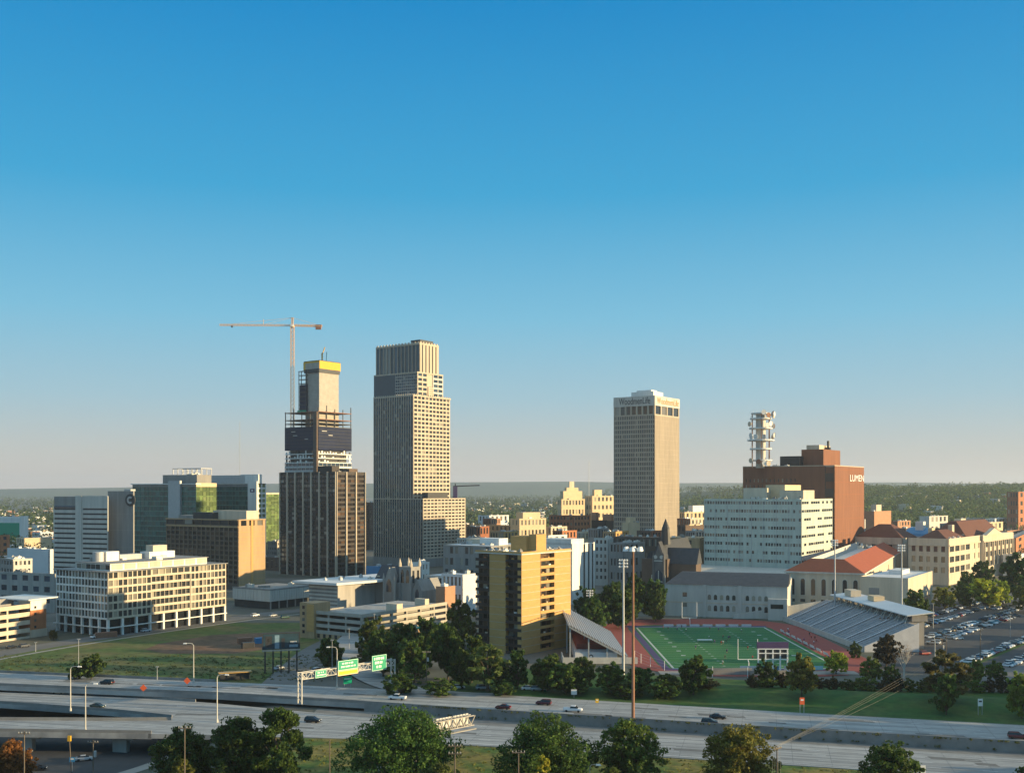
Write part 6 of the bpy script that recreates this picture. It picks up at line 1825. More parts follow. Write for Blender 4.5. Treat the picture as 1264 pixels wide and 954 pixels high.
# light poles of the stadium and freeway
def floodlight(label, u, vt, vb, m='alu', heads=1, z0=0, w=.36):
    d = (H - z0) * F / (vb - V0); hh = zat(vt, d) - z0
    t = thing('floodlight_mast', label, 'light mast', (xat(u, d), d, z0 - .2), 0)
    q = MB(); q.tube((0, 0, 0), (0, 0, hh), w, w * .55, n=10); q.build('pole', M[m], t)
    if heads == 'ring':
        q = MB(); q.tube((0, 0, hh - .6), (0, 0, hh + .2), 1.5, 1.2, n=12); q.build('lamp_ring', M['steel'], t)
        for k in range(6):
            a = k * math.pi / 3 + .3; q = MB(); x, y = 2.3 * math.cos(a), 2.3 * math.sin(a)
            q.bar((x * .5, y * .5, hh), (x, y, hh), .2); q.tube((x, y, hh - .7), (x, y, hh + .5), .85, .45, n=10); q.build('lamp', M['letter'], t)
    else:
        for r in range(3):
            q = MB(); q.box(-1.7, 1.7, -.15, .15, hh - .4 - r * 1.15, hh - .25 - r * 1.15); q.build('crossarm', M['steel'], t)
            for k in range(4): q = MB(); q.tube((-1.3 + k * .87, -.1, hh - r * 1.15), (-1.3 + k * .87, .5, hh - .25 - r * 1.15), .28, .42, n=8); q.build('lamp', M['letter'], t)
floodlight('tall red brown light mast with a ring of lamps by the freeway', 781.5, 676, 889, 'rusty', 'ring', 0, .5)
floodlight('pale grey stadium light pole next to the tall brown mast', 769.5, 690, 832, 'alu', w=.5)
floodlight('thin stadium light pole between the apartment tower and cathedral', 728, 728, 776, 'alu', w=.4)
floodlight('stadium light pole standing over the red gymnasium roof', 1030.5, 666, 772, 'alu', w=.5)
floodlight('stadium light pole against the cream school annexe', 1113, 672, 788, 'steel', w=.45)

# ------------------------------------------------------------------ vehicles
def loft(q, st, m=0):
    """st: list of (x, zlow, ztop, half width at the sill, half width at the top)"""
    k = len(q.v)
    for x, zl, zt, w0, w1 in st:
        zm = zl + (zt - zl) * .55
        q.v.extend([(x, -w0 * .94, zl), (x, w0 * .94, zl), (x, w0, zm), (x, w1, zt), (x, -w1, zt), (x, -w0, zm)])
    for i in range(len(st) - 1):
        for j in range(6):
            j2 = (j + 1) % 6; a = k + i * 6
            q.f.append((a + j, a + 6 + j, a + 6 + j2, a + j2)); q.m.append(m)
    q.f.append(tuple(k + j for j in range(6))); q.m.append(m)
    e = k + (len(st) - 1) * 6; q.f.append(tuple(e + j for j in reversed(range(6)))); q.m.append(m)
def car_parts(kind):
    out = []
    q = MB(); g_ = MB(); rf = MB()
    if kind == 'sedan':
        L_ = 4.7; loft(q, [(-2.35, .42, .72, .78, .70), (-2.2, .3, .95, .88, .78), (-1.4, .28, 1.02, .9, .8), (1.0, .28, .98, .9, .8), (1.9, .28, .84, .88, .74), (2.3, .34, .68, .76, .64), (2.38, .42, .60, .7, .6)])
        g_.hexa([(-1.7, -.76, 1.0), (1.2, -.76, .96), (1.2, .76, .96), (-1.7, .76, 1.0), (-.95, -.6, 1.42), (.35, -.6, 1.42), (.35, .6, 1.42), (-.95, .6, 1.42)]); rf.hexa([(-.98, -.61, 1.42), (.38, -.61, 1.42), (.38, .61, 1.42), (-.98, .61, 1.42), (-.8, -.5, 1.48), (.2, -.5, 1.48), (.2, .5, 1.48), (-.8, .5, 1.48)])
        wx = (-1.4, 1.42)
    elif kind == 'suv':
        loft(q, [(-2.35, .45, .9, .85, .8), (-2.3, .34, 1.12, .93, .84), (1.0, .34, 1.12, .94, .84), (2.0, .34, 1.02, .92, .8), (2.36, .42, .8, .82, .72)])
        g_.hexa([(-2.28, -.82, 1.12), (1.3, -.82, 1.12), (1.3, .82, 1.12), (-2.28, .82, 1.12), (-2.0, -.68, 1.66), (.45, -.68, 1.66), (.45, .68, 1.66), (-2.0, .68, 1.66)]); rf.hexa([(-2.03, -.7, 1.66), (.48, -.7, 1.66), (.48, .7, 1.66), (-2.03, .7, 1.66), (-1.9, -.6, 1.74), (.3, -.6, 1.74), (.3, .6, 1.74), (-1.9, .6, 1.74)])
        wx = (-1.42, 1.45)
    else:
        loft(q, [(-2.8, .5, 1.05, .9, .86), (-2.7, .42, 1.12, .96, .9), (-.75, .42, 1.12, .97, .9), (1.5, .42, 1.14, .97, .88), (2.5, .42, 1.04, .94, .84), (2.8, .5, .9, .86, .8)])
        q.box(-2.6, -.9, -.74, .74, 1.125, 1.13)
        g_.hexa([(-.7, -.84, 1.13), (1.55, -.84, 1.13), (1.55, .84, 1.13), (-.7, .84, 1.13), (-.55, -.7, 1.74), (.85, -.7, 1.74), (.85, .7, 1.74), (-.55, .7, 1.74)]); rf.hexa([(-.58, -.72, 1.74), (.88, -.72, 1.74), (.88, .72, 1.74), (-.58, .72, 1.74), (-.5, -.6, 1.82), (.75, -.6, 1.82), (.75, .6, 1.82), (-.5, .6, 1.82)])
        wx = (-1.75, 1.8)
    out.append(('body', q.mesh('car_body', M['paint'], smooth=False))); out.append(('cabin_glass', g_.mesh('cabin_glass', M['g_car']))); out.append(('roof', rf.mesh('car_roof', M['paint'])))
    for x in wx:
        for y in (-.82, .82):
            w = MB(); w.tube((x, y - .12, .34), (x, y + .12, .34), .34, n=14); out.append(('wheel', w.mesh('wheel', M['tyre'])))
    xe = 2.3 if kind != 'pickup' else 2.74
    for s in (-.58, .58):
        w = MB(); w.box(xe - .06, xe + .07, s - .17, s + .17, .6 if kind == 'sedan' else .76, .74 if kind == 'sedan' else .92); out.append(('headlight', w.mesh('headlight', M['letter'])))
        w = MB(); w.box(-xe - .08, -xe + .04, s - .2, s + .2, .68, .86); out.append(('taillight', w.mesh('taillight', M['taillamp'])))
    return out
M['taillamp'] = mat('tail_lamp', (0.35, 0.01, 0.01), .3, .02, 1)
CARS = {k: car_parts(k) for k in ('sedan', 'suv', 'pickup')}
def car(kind, label, x, y, z, ang, col, group, name=None, full=True):
    t = thing(name or ('pickup_truck' if kind == 'pickup' else 'car'), label, 'pickup truck' if kind == 'pickup' else 'car', (x, y, z), R(ang), group)
    for nm, me in CARS[kind]:
        if not full and nm in ('headlight', 'taillight'): continue
        o = link(nm, me, t); o.color = (*col, 1)
    return t
WHT, SIL, BLK, RED, BLU, GRY, TAN_, GRN = (.75, .76, .77), (.42, .44, .46), (.012, .013, .015), (.22, .015, .015), (.02, .06, .2), (.10, .105, .11), (.35, .29, .2), (.02, .07, .05)
RA = -13.8
def road_car(kind, lab, u, v, z, col, rev=False):
    p = gp(u, v, z); car(kind, lab, p.x, p.y, z, RA + (180 if rev else 0), col, 'vehicles on the freeway')
road_car('suv', 'dark car on the upper viaduct deck ahead of the orange signs', 132, 844, 0, BLK, True)
road_car('sedan', 'dark green sedan on the middle viaduct deck between two lamp posts', 120.5, 873, ZB, (.03, .045, .03))
road_car('sedan', 'small pale car partly behind the viaduct barrier', 73, 855.5, ZB, (.7, .62, .4), True)
road_car('suv', 'dark car passing the tall open tree on the lower freeway', 386, 891, ZB, BLK)
road_car('pickup', 'white pickup truck passing the end of the sign gantry', 490.5, 863, 0, WHT, True)
road_car('sedan', 'black and red sedan in the middle of the freeway under the apartment tower', 621, 874.5, 0, (.10, .012, .012), True)
road_car('suv', 'dark maroon car on the far freeway lane near the small green sign', 671, 869.5, 0, (.09, .012, .02), True)
road_car('pickup', 'white pickup truck just beyond the broad dark tree', 707, 878, 0, WHT, False)
road_car('sedan', 'black car side by side with another on the freeway, farther of the two', 886, 886.5, 0, BLK)
road_car('suv', 'black car with pale lower side, nearer of the pair on the freeway', 876, 893.5, 0, (.02, .016, .02))
road_car('suv', 'dark red car at the picture edge on the freeway', 1256, 911, 0, (.12, .01, .015))
for k, (u, v, z, a, c, lab) in enumerate([(104, 938, -8.5, 20, SIL, 'silver car parked under the viaduct by the blue sign'), (46, 950, -8.5, 20, BLK, 'black car waiting on the sunken street by the autumn tree')]): car('sedan', lab, *gp(u, v, z)[:2], z, a, c, 'cars on the streets')
street = [(344, 826, 62, SIL, 'silver car on the street under the billboard'), (392, 829, 60, WHT, 'white car behind the dark tree by the curved ramp'), (118, 787, 57, WHT, 'white car parked along the colonnade by the corner column'), (315, 760.5, 57, WHT, 'white van like car by the louvred building'), (337, 760.5, 57, SIL, 'silver car by the louvred building corner'), (352, 763, 40, GRN, 'dark green car between the louvred building and long garage'),
          (565, 849.5, 20, WHT, 'white car parked below the trees by the apartment tower'), (596, 850.5, 8, SIL, 'silver car parked under the light green tree'), (652, 851, 6, WHT, 'white car in the shade of the apartment tower drive'), (664, 852, 4, SIL, 'silver car next to the white one in the apartment drive'), (14, 800, 66, BLK, 'dark car parked against the banded garage'), (30, 798.5, 66, GRY, 'grey car parked by the brick stair tower'), (218, 773, 57, BLK, 'black car parked by the middle of the colonnade'), (180, 779.5, 57, SIL, 'silver car by the open lawn kerb')]
for k, (u, v, a, c, lab) in enumerate(street): p = gp(u, v, -.1); car(('sedan', 'suv')[k % 2], lab, p.x, p.y, -.1, a, c, 'cars on the streets', full=False)

# the parking lot
sheet('parking_lot', [gp(u, v) for u, v in ((1085, 824), (1180, 836), (1330, 830), (1420, 770), (1330, 738), (1150, 742), (1118, 770))], M['asphalt'], .05)
sheet('lot_verge', [gp(u, v) for u, v in ((1176, 822), (1192, 826), (1310, 776), (1300, 772))], M['grass'], .07)
sheet('lot_street', [gp(u, v) for u, v in ((1150, 838), (1215, 850), (1420, 842), (1420, 792), (1330, 790), (1228, 826))], M['street'], .06)
rows = [('the kerb row beside the grass verge', (1192, 818.5), (1290, 780), 24, .96), ('the dark row nearest the side street', (1238, 824), (1310, 796), 14, .9), ('the middle lot row before the verge', (1150, 795), (1262, 757.5), 26, .55), ('the back to back middle row', (1146, 787), (1258, 751.5), 26, .8),
        ('the row under the yellow green tree', (1130, 776), (1236, 744), 26, .72), ('the far row along the school trees', (1124, 767), (1220, 740.5), 24, .85), ('the far corner row by the olive tree', (1226, 752), (1300, 742), 14, .9)]
rnd = random.Random(31)
bay = MB()
cols = [('white', WHT, 30), ('silver', SIL, 26), ('black', BLK, 18), ('grey', GRY, 14), ('blue', BLU, 8), ('red', RED, 7), ('tan', TAN_, 4)]
ordn = 'first second third fourth fifth sixth seventh eighth ninth tenth eleventh twelfth thirteenth fourteenth fifteenth sixteenth seventeenth eighteenth nineteenth twentieth'.split()
for where, a, b2, n_, dens in rows:
    pa, pb = gp(*a), gp(*b2); d = (pb - pa); L_ = d.length; d.normalize(); ang = math.degrees(math.atan2(d.y, d.x))
    cnt = {}
    n_ = int(L_ / 2.75)
    nrm_ = Vector((-d.y, d.x, 0))
    for k in range(n_ + 1):
        c0 = pa + d * k * 2.75; e0, e1 = c0 - nrm_ * 2.6, c0 + nrm_ * 2.6
        bay.face([(*(e0 - d * .06)[:2], -.092), (*(e0 + d * .06)[:2], -.092), (*(e1 + d * .06)[:2], -.092), (*(e1 - d * .06)[:2], -.092)])
    for k in range(n_):
        if rnd.random() > dens: continue
        p = pa + d * (k + .5) * 2.75
        if not (1080 < p.x / p.y * F + U0 < 1275): continue
        r_ = rnd.random() * 107; acc = 0
        for nm, col, w in cols:
            acc += w
            if r_ <= acc: break
        cnt[nm] = cnt.get(nm, 0) + 1
        kind = rnd.choice(('sedan', 'suv', 'sedan', 'suv', 'pickup'))
        i_ = cnt[nm] - 1
        car(kind, '%s %s parked %s in %s' % (ordn[min(i_, 19)], nm, 'truck' if kind == 'pickup' else 'car', where), p.x, p.y, -.12, ang + 90 + rnd.choice((0, 180)) + rnd.uniform(-3, 3), col, 'cars in the school parking lot', full=False)
bo = struct(bay.build('bay_markings', M['letter']))
for u, v, a, c, lab, kd in ((1127, 780, 15, WHT, 'white sports utility car alone by the grandstand end', 'suv'), (1116, 786, 15, BLK, 'black car alone by the grandstand end', 'sedan'), (1142, 808, 20, RED, 'dark red car parked behind the leafless tree', 'suv'), (1183, 789, 20, WHT, 'white car crossing the empty lot aisle', 'sedan')):
    p = gp(u, v, -.1); car(kd, lab, p.x, p.y, -.1, a, c, 'cars in the school parking lot', full=False)

# ------------------------------------------------------------------ lamps, poles, signs
def arm_pts(sx, sy, h, out):
    return [(0, 0, h * .93), (sx * out * .15, sy * out * .15, h * .985), (sx * out * .5, sy * out * .5, h), (sx * out, sy * out, h)]
def street_lamp(label, u, vt, vb, side, z0, out=2.6, w=.2, m='pale', group='street lamps along the freeway'):
    d = (H - z0) * F / (vb - V0); hh = zat(vt, d) - z0
    t = thing('street_lamp', label, 'street lamp', (xat(u, d), d, z0), 0, group)
    q = MB(); q.tube((0, 0, 0), (0, 0, hh * .94), w, w * .6, n=10); q.build('pole', M[m], t)
    q = MB(); q.tube((0, 0, 0), (0, 0, .9), w * 2, w * 1.6, n=8); q.build('base', M[m], t)
    P = arm_pts(side, -.1, hh, out); q = MB()
    for i in range(3): q.tube(P[i], P[i + 1], w * .5, w * .45, n=7)
    q.build('arm', M[m], t)
    q = MB(); x, y, z = P[-1]; q.hexa([(x - .3, y - .22, z - .2), (x + .9 * side, y - .22, z - .2), (x + .9 * side, y + .22, z - .2), (x - .3, y + .22, z - .2), (x - .2, y - .15, z + .16), (x + .7 * side, y - .15, z + .1), (x + .7 * side, y + .15, z + .1), (x - .2, y + .15, z + .16)] if side > 0 else
        [(x - .9, y - .22, z - .2), (x + .3, y - .22, z - .2), (x + .3, y + .22, z - .2), (x - .9, y + .22, z - .2), (x - .7, y - .15, z + .1), (x + .2, y - .15, z + .16), (x + .2, y + .15, z + .16), (x - .7, y + .15, z + .1)])
    q.build('lamp_head', M['letter'], t)
street_lamp('pale street lamp standing on the middle viaduct barrier', 87, 822, 877, 1, ZB)
street_lamp('pale street lamp standing on the lowest viaduct barrier', 105.5, 843, 903, 1, ZB)
street_lamp('street lamp on the far freeway edge before the bare dirt', 239, 793.5, 842, -1, 0)
street_lamp('street lamp rising beside the bank trees, sunlit at its foot', 268, 832, 891, 1, ZB)
street_lamp('street lamp behind the overhead green signs', 416, 798, 849, -1, 0)
street_lamp('short street lamp below the small yellow green tree', 728, 943, 985, 1, -2.4, 1.6, .14, group='short street lamps at the near edge')
street_lamp('short street lamp below the biggest bank tree', 470, 946, 985, 1, -2.4, 1.4, .14, group='short street lamps at the near edge')
street_lamp('street lamp by the parking lot entrance', 1154, 786, 833, -1, 1.4, 1.5)
def thin_pole(label, u, vt, vb, z0=-.15, m='steel', w=.13):
    d = (H - z0) * F / (vb - V0); hh = zat(vt, d) - z0
    t = thing('lamp_post', label, 'lamp post', (xat(u, d), d, z0), 0, 'thin lamp posts along the streets')
    q = MB(); q.tube((0, 0, 0), (0, 0, hh), w, w * .6, n=8); q.build('pole', M[m], t)
    q = MB(); q.box(-.5, .5, -.2, .2, hh, hh + .22); q.build('lamp_head', M['steel'], t)
thin_pole('thin post at the freeway edge by the lone lawn tree', 97, 789, 833)
thin_pole('thin blue grey post on the bend of the curved ramp', 462, 758, 803, 2.3)
thin_pole('thin post in front of the long garage', 431, 776, 808)
thin_pole('dark thin post by the first column of the long garage', 410, 790, 838)
thin_pole('short thin post on the freeway edge beside the dirt', 194, 823, 839)
thin_pole('thin post at the street under the brick stair tower', 44, 793, 804)
thin_pole('thin post in the middle of the parking lot', 1247, 760, 786)
thin_pole('thin post by the parking lot row beside the school trees', 1152, 745, 776)
def utility_pole(label, u, vt, vb=None, d=None, z0=None, arms=1, w=.16, ang=0, m='wood', tr=False, group='wooden utility poles'):
    if d is None: d = (H - (z0 or 0)) * F / (vb - V0)
    x = xat(u, d); z0 = terrain(x, d) if z0 is None else z0
    hh = zat(vt, d) - z0
    t = thing('utility_pole', label, 'utility pole', (x, d, z0), R(ang), group)
    q = MB(); q.tube((0, 0, -.3), (0, 0, hh), w, w * .7, n=9); q.build('pole', M[m], t)
    for k in range(arms):
        q = MB(); z = hh - .6 - 1.5 * k; q.box(-1.3, 1.3, -.25, -.11, z, z + .2); q.build('crossarm', M[m], t)
        for i in (-1.15, -.5, .5, 1.15): q = MB(); q.tube((i, -.18, z + .2), (i, -.18, z + .5), .07, n=6); q.build('insulator', M['steel'], t)
    if tr: q = MB(); q.tube((.45, 0, hh * .72), (.45, 0, hh * .82), .32, n=10); q.build('transformer', M['steel'], t)
    return Vector((x, d, z0)), hh
p1, h1 = utility_pole('wooden cable pole with a crossarm beside the sunlit olive crowned tree', 959, 920, d=219, arms=1, ang=40)
p2, h2 = utility_pole('wooden pole where the long sunlit cables end at the spreading tree', 1163, 787, vb=838, z0=1.3, arms=2, ang=30, tr=True)
p3, h3 = utility_pole('tall wooden pole with crossarms standing alone on the lawn top', 1210, 776, vb=839, z0=1.3, arms=3, ang=70)
p3b, h3b = utility_pole('slim wooden pole right behind the cable pole in the lot', 1168, 783, vb=822, arms=0, z0=-.1, w=.15)
utility_pole('wooden pole with crossarm before the orange autumn tree', 30, 902, d=232, arms=1, z0=-8.5)
utility_pole('wooden pole with transformer in the sunken street', 115, 913, d=250, arms=1, z0=-8.5, tr=True)
utility_pole('wooden pole against the dark bank trees', 228, 895, d=214, arms=1, z0=-5)
utility_pole('wooden pole standing on the grass right of the tall open tree', 407, 912, d=212, arms=0, z0=-2.4, w=.14)
utility_pole('wooden pole in front of the biggest bank tree with a crossarm', 561.5, 917, d=208, arms=2, z0=-2.4)
utility_pole('plain wooden pole before the broad dark tree', 640, 925, d=208, arms=1, z0=-2.4, w=.16)
utility_pole('wooden utility pole above the freeway in front of the dark trees', 526.5, 803, vb=849, arms=1, z0=-.1, tr=True)
def cable(label, a, b2, sag, r=.016):
    q = MB(); prev = None
    for i in range(25):
        t_ = i / 24; p = Vector(a).lerp(Vector(b2), t_) - Vector((0, 0, sag * 4 * t_ * (1 - t_)))
        if prev is not None: q.tube(prev, p, r, n=5, caps=False)
        prev = p
    tag(q.build('power_cable', M['wire']), label, 'cable', 'sunlit cables between the wooden poles')
ax = Vector((math.cos(R(40)), math.sin(R(40)), 0))
far_z = 6.6
for k, (o1, z1, o2, z2, lab) in enumerate(((-1.15, h1 - .1, -1.2, far_z + 2.2, 'uppermost of the sunlit cables over the freeway'), (-.5, h1 - .1, -.3, far_z + 1.3, 'second highest sunlit cable over the freeway'), (.5, h1 - .1, .5, far_z + .3, 'third sunlit cable over the freeway'), (1.15, h1 - .1, 1.3, far_z - 2.4, 'lowest separate cable crossing the dark lawn'))):
    A = p1 + ax * o1 + Vector((0, 0, z1)); B2 = p2 + ax * o2 + Vector((0, 0, z2))
    cable(lab, A, B2, .8)
    C2 = p1 + Vector((-16 + o1, -62, 9.5 + .2 * k)); cable(lab.replace('over the freeway', 'through the olive crowned tree').replace('crossing the dark lawn', 'below the olive crowned tree'), A, C2, .6)
for k, (du, lab) in enumerate(((-.8, 'thin cable over the parking lot aisle, nearer one'), (.8, 'thin cable over the parking lot aisle, farther one'))):
    cable(lab, p2 + Vector((du, 0, h2 - .3)), p3 + Vector((du, 0, h3 - .4)), .5, .03)

# billboard
d_ = 376.0; t = thing('billboard', 'dark billboard with pale blue figures raised on five black legs', 'billboard', (xat(347, d_), d_, -.15), R(16))
wb = 44 * d_ / F / 2; zb, zt = zat(801, d_) + .15, zat(781.5, d_) + .15
for k in range(5): x = -wb + .8 + k * (2 * wb - 1.6) / 4; q = MB(); q.tube((x, .6, 0), (x, .6, zb + 2), .28, n=8); q.build('leg', M['dark'], t)
q = MB(); q.box(-wb, wb, 0, 1.0, zb, zt); q.build('panel', M['dark'], t)
q = MB(); q.box(-wb - .3, wb + .3, -.9, -.02, zb - .5, zb - .1); q.build('catwalk', M['concrete'], t)
q = MB(); q.box(-wb - .25, wb + .25, -.05, 1.1, zt, zt + .3); q.box(-wb - .25, -wb, -.05, 1.1, zb, zt); q.box(wb, wb + .25, -.05, 1.1, zb, zt); q.build('frame', M['dark'], t)
M['ink'] = mat('poster_ink', (.02, .05, .07), .5, .3, .5); M['sky_ink'] = mat('poster_pale', (.17, .27, .34), .5, .2, 1.2)
q = MB(); q.box(-wb + .2, wb - .2, -.04, 0, zb + .15, zt - .15); q.build('poster', M['ink'], t)
for x0, x1, z0_, z1_, mm in ((-.35, -.10, .05, .90, 'sky_ink'), (-.86, -.5, .15, .85, 'dark'), (-.76, -.6, .45, .7, 'grey'), (.02, .2, .1, .7, 'dark'), (.45, .92, .12, .28, 'sky_ink'), (.5, .86, .4, .5, 'steel')):
    hh = zt - zb; q = MB(); q.box(wb * x0, wb * x1, -.08, -.04, zb + hh * z0_, zb + hh * z1_); q.build('poster_figure', M[mm], t)

# overhead sign gantry
pa, pb = gp(370, 868), gp(485, 848)
d3 = (pb - pa); L_ = d3.length; ang = math.degrees(math.atan2(d3.y, d3.x))
t = thing('sign_gantry', 'overhead sign gantry with green and yellow direction signs across the upper freeway', 'sign gantry', (pa.x, pa.y, 0), R(ang))
hg = 8.3
for x in (0, L_):
    for y in (-1.0, 1.0): q = MB(); q.tube((x, y, 0), (x, y, hg + 1.2), .24, n=8); q.build('leg', M['pale'], t)
    q = MB()
    for k in range(5): q.bar((x, -1, k * 1.7 + .3), (x, 1, k * 1.7 + 1.8), .12)
    q.build('leg_bracing', M['pale'], t)
q = MB(); zt_, zb_ = hg + 1.0, hg - .9
for y in (-.9, .9):
    for z in (zb_, zt_): q.bar((-.3, y, z), (L_ + .3, y, z), .22)
    n_ = 20
    for k in range(n_):
        x0, x1 = L_ * k / n_, L_ * (k + 1) / n_
        q.bar((x0, y, zb_ if k % 2 else zt_), (x1, y, zt_ if k % 2 else zb_), .15)
        q.bar((x0, y, zb_), (x0, y, zt_), .12)
q.build('truss', M['pale'], t)
def sign_panel(t, x0, x1, z0_, z1_, m, y=-1.25, rows_=((.68, .2, .7), (.35, .15, .85))):
    q = MB(); q.box(x0, x1, y - .08, y, z0_, z1_); s_ = q.build('sign_panel', M[m], t)
    q = MB()
    for e in ((x0 + .12, x1 - .12, z0_ + .1, z0_ + .2), (x0 + .12, x1 - .12, z1_ - .2, z1_ - .1), (x0 + .1, x0 + .2, z0_ + .2, z1_ - .2), (x1 - .2, x1 - .1, z0_ + .2, z1_ - .2)): q.box(e[0], e[1], y - .11, y - .08, e[2], e[3])
    q.build('border', M['letter'], s_)
    rr = random.Random(int(x0 * 10))
    for fz, a0, a1 in rows_:
        z = z0_ + (z1_ - z0_) * fz; x = x0 + (x1 - x0) * a0
        q = MB(); hh = (z1_ - z0_) * .16
        while x < x0 + (x1 - x0) * a1: w = rr.uniform(.25, .45); q.box(x, x + w, y - .12, y - .085, z - hh / 2, z + hh / 2); x += w + rr.choice((.14, .14, .4))
        q.build('sign_lettering', M['letter'], s_)
fr_ = lambda u: (u - 370) / 115.0
def along(u):     # chord parameter for a picture column on the gantry line
    k = (u - U0) / F; c, s_ = math.cos(R(ang)), math.sin(R(ang))
    return (k * pa.y - pa.x) / (c - k * s_)
sign_panel(t, along(386), along(400), hg - 1.1, hg + 1.3, 'green_sign')
sign_panel(t, along(414), along(439), hg + .1, hg + 3.2, 'green_sign'); sign_panel(t, along(414), along(439), hg - 1.5, hg + .08, 'yellow_sign', rows_=())
sign_panel(t, along(456), along(474), hg - 1.7, hg + 3.3, 'green_sign', rows_=((.78, .15, .8), (.52, .2, .7), (.25, .3, .6)))
p = gp(429, 848); t = thing('exit_sign', 'green exit sign seen under the gantry beside the ramp gore', 'road sign', (p.x, p.y, 0), R(20), 'roadside signs')
q = MB(); q.box(-1.4, 1.4, -.08, 0, 1.2, 3.6); s_ = q.build('sign_panel', M['green_sign'], t); q = MB(); q.box(-1.1, 1.0, -.12, -.085, 2.7, 3.0); q.build('sign_lettering', M['letter'], s_)
for x in (-1, 1): q = MB(); q.box(x - .08, x + .08, 0, .12, 0, 3.4); q.build('post', M['steel'], t)

# second gantry seen from behind over the near carriageway
z_ = ZB
pa2 = gp(536, 910, ZB); 
t = thing('sign_bridge', 'pale sign frame with catwalk seen from behind beside the biggest tree', 'sign gantry', (xat(541, 262), 262, ZB), R(42))
L2_ = 11.0
q = MB(); q.tube((-7, 0, -.3), (-7, 0, 10), .4, n=10); q.build('mast', M['concrete'], t)
q = MB()
for z in (7.4, 9.8):
    for y in (-.7, .7): q.bar((-7, y, z), (L2_, y, z), .25)
for k in range(16):
    x0 = -7 + 18 * k / 16; q.bar((x0, -.7, 7.4 if k % 2 else 9.8), (x0 + 1.5, -.7, 9.8 if k % 2 else 7.4), .16); q.bar((x0, -.7, 7.4), (x0, .7, 7.4), .14); q.bar((x0, -.7, 9.8), (x0, .7, 9.8), .14)
q.build('truss', M['concrete'], t)
for x in (0, 5.4): q = MB(); q.box(x, x + 5, .9, 1.0, 7.0, 10.2); q.build('sign_panel', M['steel'], t)
for k in range(11): q = MB(); q.box(0 + k * .95, .12 + k * .95, .8, .9, 7.0, 10.2); q.build('sign_rib', M['concrete'], t)
q = MB(); q.box(-1, L2_, -1.7, -.75, 6.5, 6.7); q.build('catwalk', M['concrete'], t)

# roadside signs
def diamond(label, u, v, z0):
    p = gp(u, v + 5, z0); t = thing('work_sign', label, 'road sign', (p.x, p.y, z0), 0, 'orange diamond work signs')
    q = MB(); q.prism([(-.05, 0), (.05, 0), (.05, .1), (-.05, .1)], 0, 1.3); q.build('post', M['steel'], t)
    q = MB(); r = 1.15; q.hexa([(0, -.06, 1.0), (r, -.06, 1.0 + r), (r, 0, 1.0 + r), (0, 0, 1.0), (-r, -.06, 1.0 + r), (0, -.06, 1 + 2 * r), (0, 0, 1 + 2 * r), (-r, 0, 1 + r)]) if False else None
    q.v = [(0, -.06, 1.0), (r, -.06, 1.0 + r), (0, -.06, 1 + 2 * r), (-r, -.06, 1 + r), (0, 0, 1.0), (r, 0, 1.0 + r), (0, 0, 1 + 2 * r), (-r, 0, 1 + r)]
    q.f = [(0, 1, 2, 3), (7, 6, 5, 4), (0, 4, 5, 1), (1, 5, 6, 2), (2, 6, 7, 3), (3, 7, 4, 0)]; q.m = [0] * 6
    q.build('sign_panel', M['orange'], t)
diamond('orange diamond sign on the inner edge of the upper viaduct deck', 177, 852, 0); diamond('orange diamond sign at the lawn edge of the upper freeway', 231, 843, 0)
def post_sign(label, u, vt, vm, vb, w, m, z0=None, legs=1):
    d = 65 * F / (vb - V0); x = xat(u, d); z0 = terrain(x, d) if z0 is None else z0; d = (H - z0) * F / (vb - V0); x = xat(u, d)
    s = d / F; t = thing('road_sign', label, 'road sign', (x, d, z0), 0, 'roadside signs')
    for o_ in ((0,) if legs == 1 else (-w * s * .4, w * s * .4)): q = MB(); q.box(o_ - .07, o_ + .07, 0, .1, 0, (vb - vt) * s); q.build('post', M['steel'], t)
    q = MB(); q.box(-w * s / 2, w * s / 2, -.08, -.01, (vb - vm) * s, (vb - vt) * s); s_ = q.build('sign_panel', M[m], t)
    q = MB(); q.box(-w * s * .3, w * s * .3, -.11, -.083, (vb - vm) * s + (vm - vt) * s * .55, (vb - vm) * s + (vm - vt) * s * .75); q.build('sign_lettering', M['letter' if m != 'letter' else 'darkletter'], s_)
post_sign('orange road sign on two posts on the dark lawn', 990, 860.5, 869, 881, 6, 'orange', legs=2)
post_sign('white speed sign on two posts at the lawn end', 1210, 862, 871, 882, 6, 'letter', legs=2)
post_sign('small blue green square sign on the lawn near the shrubs', 708.5, 850.5, 857, 861, 7, 'wroof')
post_sign('little yellow marker at the freeway shoulder', 737, 862, 867, 869.5, 4, 'yellow_sign', z0=0)
post_sign('green street name sign among the dark trees', 510, 772.5, 776, 800, 22, 'green_sign', legs=2)
post_sign('white sign at the edge of the dense near tree', 1139, 944, 955, 972, 7, 'letter', z0=-2.4)
post_sign('pale round sign beside the short lamp under the biggest tree', 468, 945, 952, 985, 5, 'letter', z0=-2.4)
post_sign('blue sign post in the sunken street', 89, 934, 940, 952, 7, 'blue', z0=-8.5)
t = thing('traffic_signal', 'leaning yellow traffic signal on the sunken street', 'traffic light', (*gp(88, 952, -8.5)[:2], -8.5))
q = MB(); q.tube((0, 0, 0), (-.5, 0, 9), .12, n=8); q.build('pole', M['wood'], t); q = MB(); q.box(-.9, -.1, -.3, .3, 8, 9.4); q.build('signal_head', M['yellow'], t)
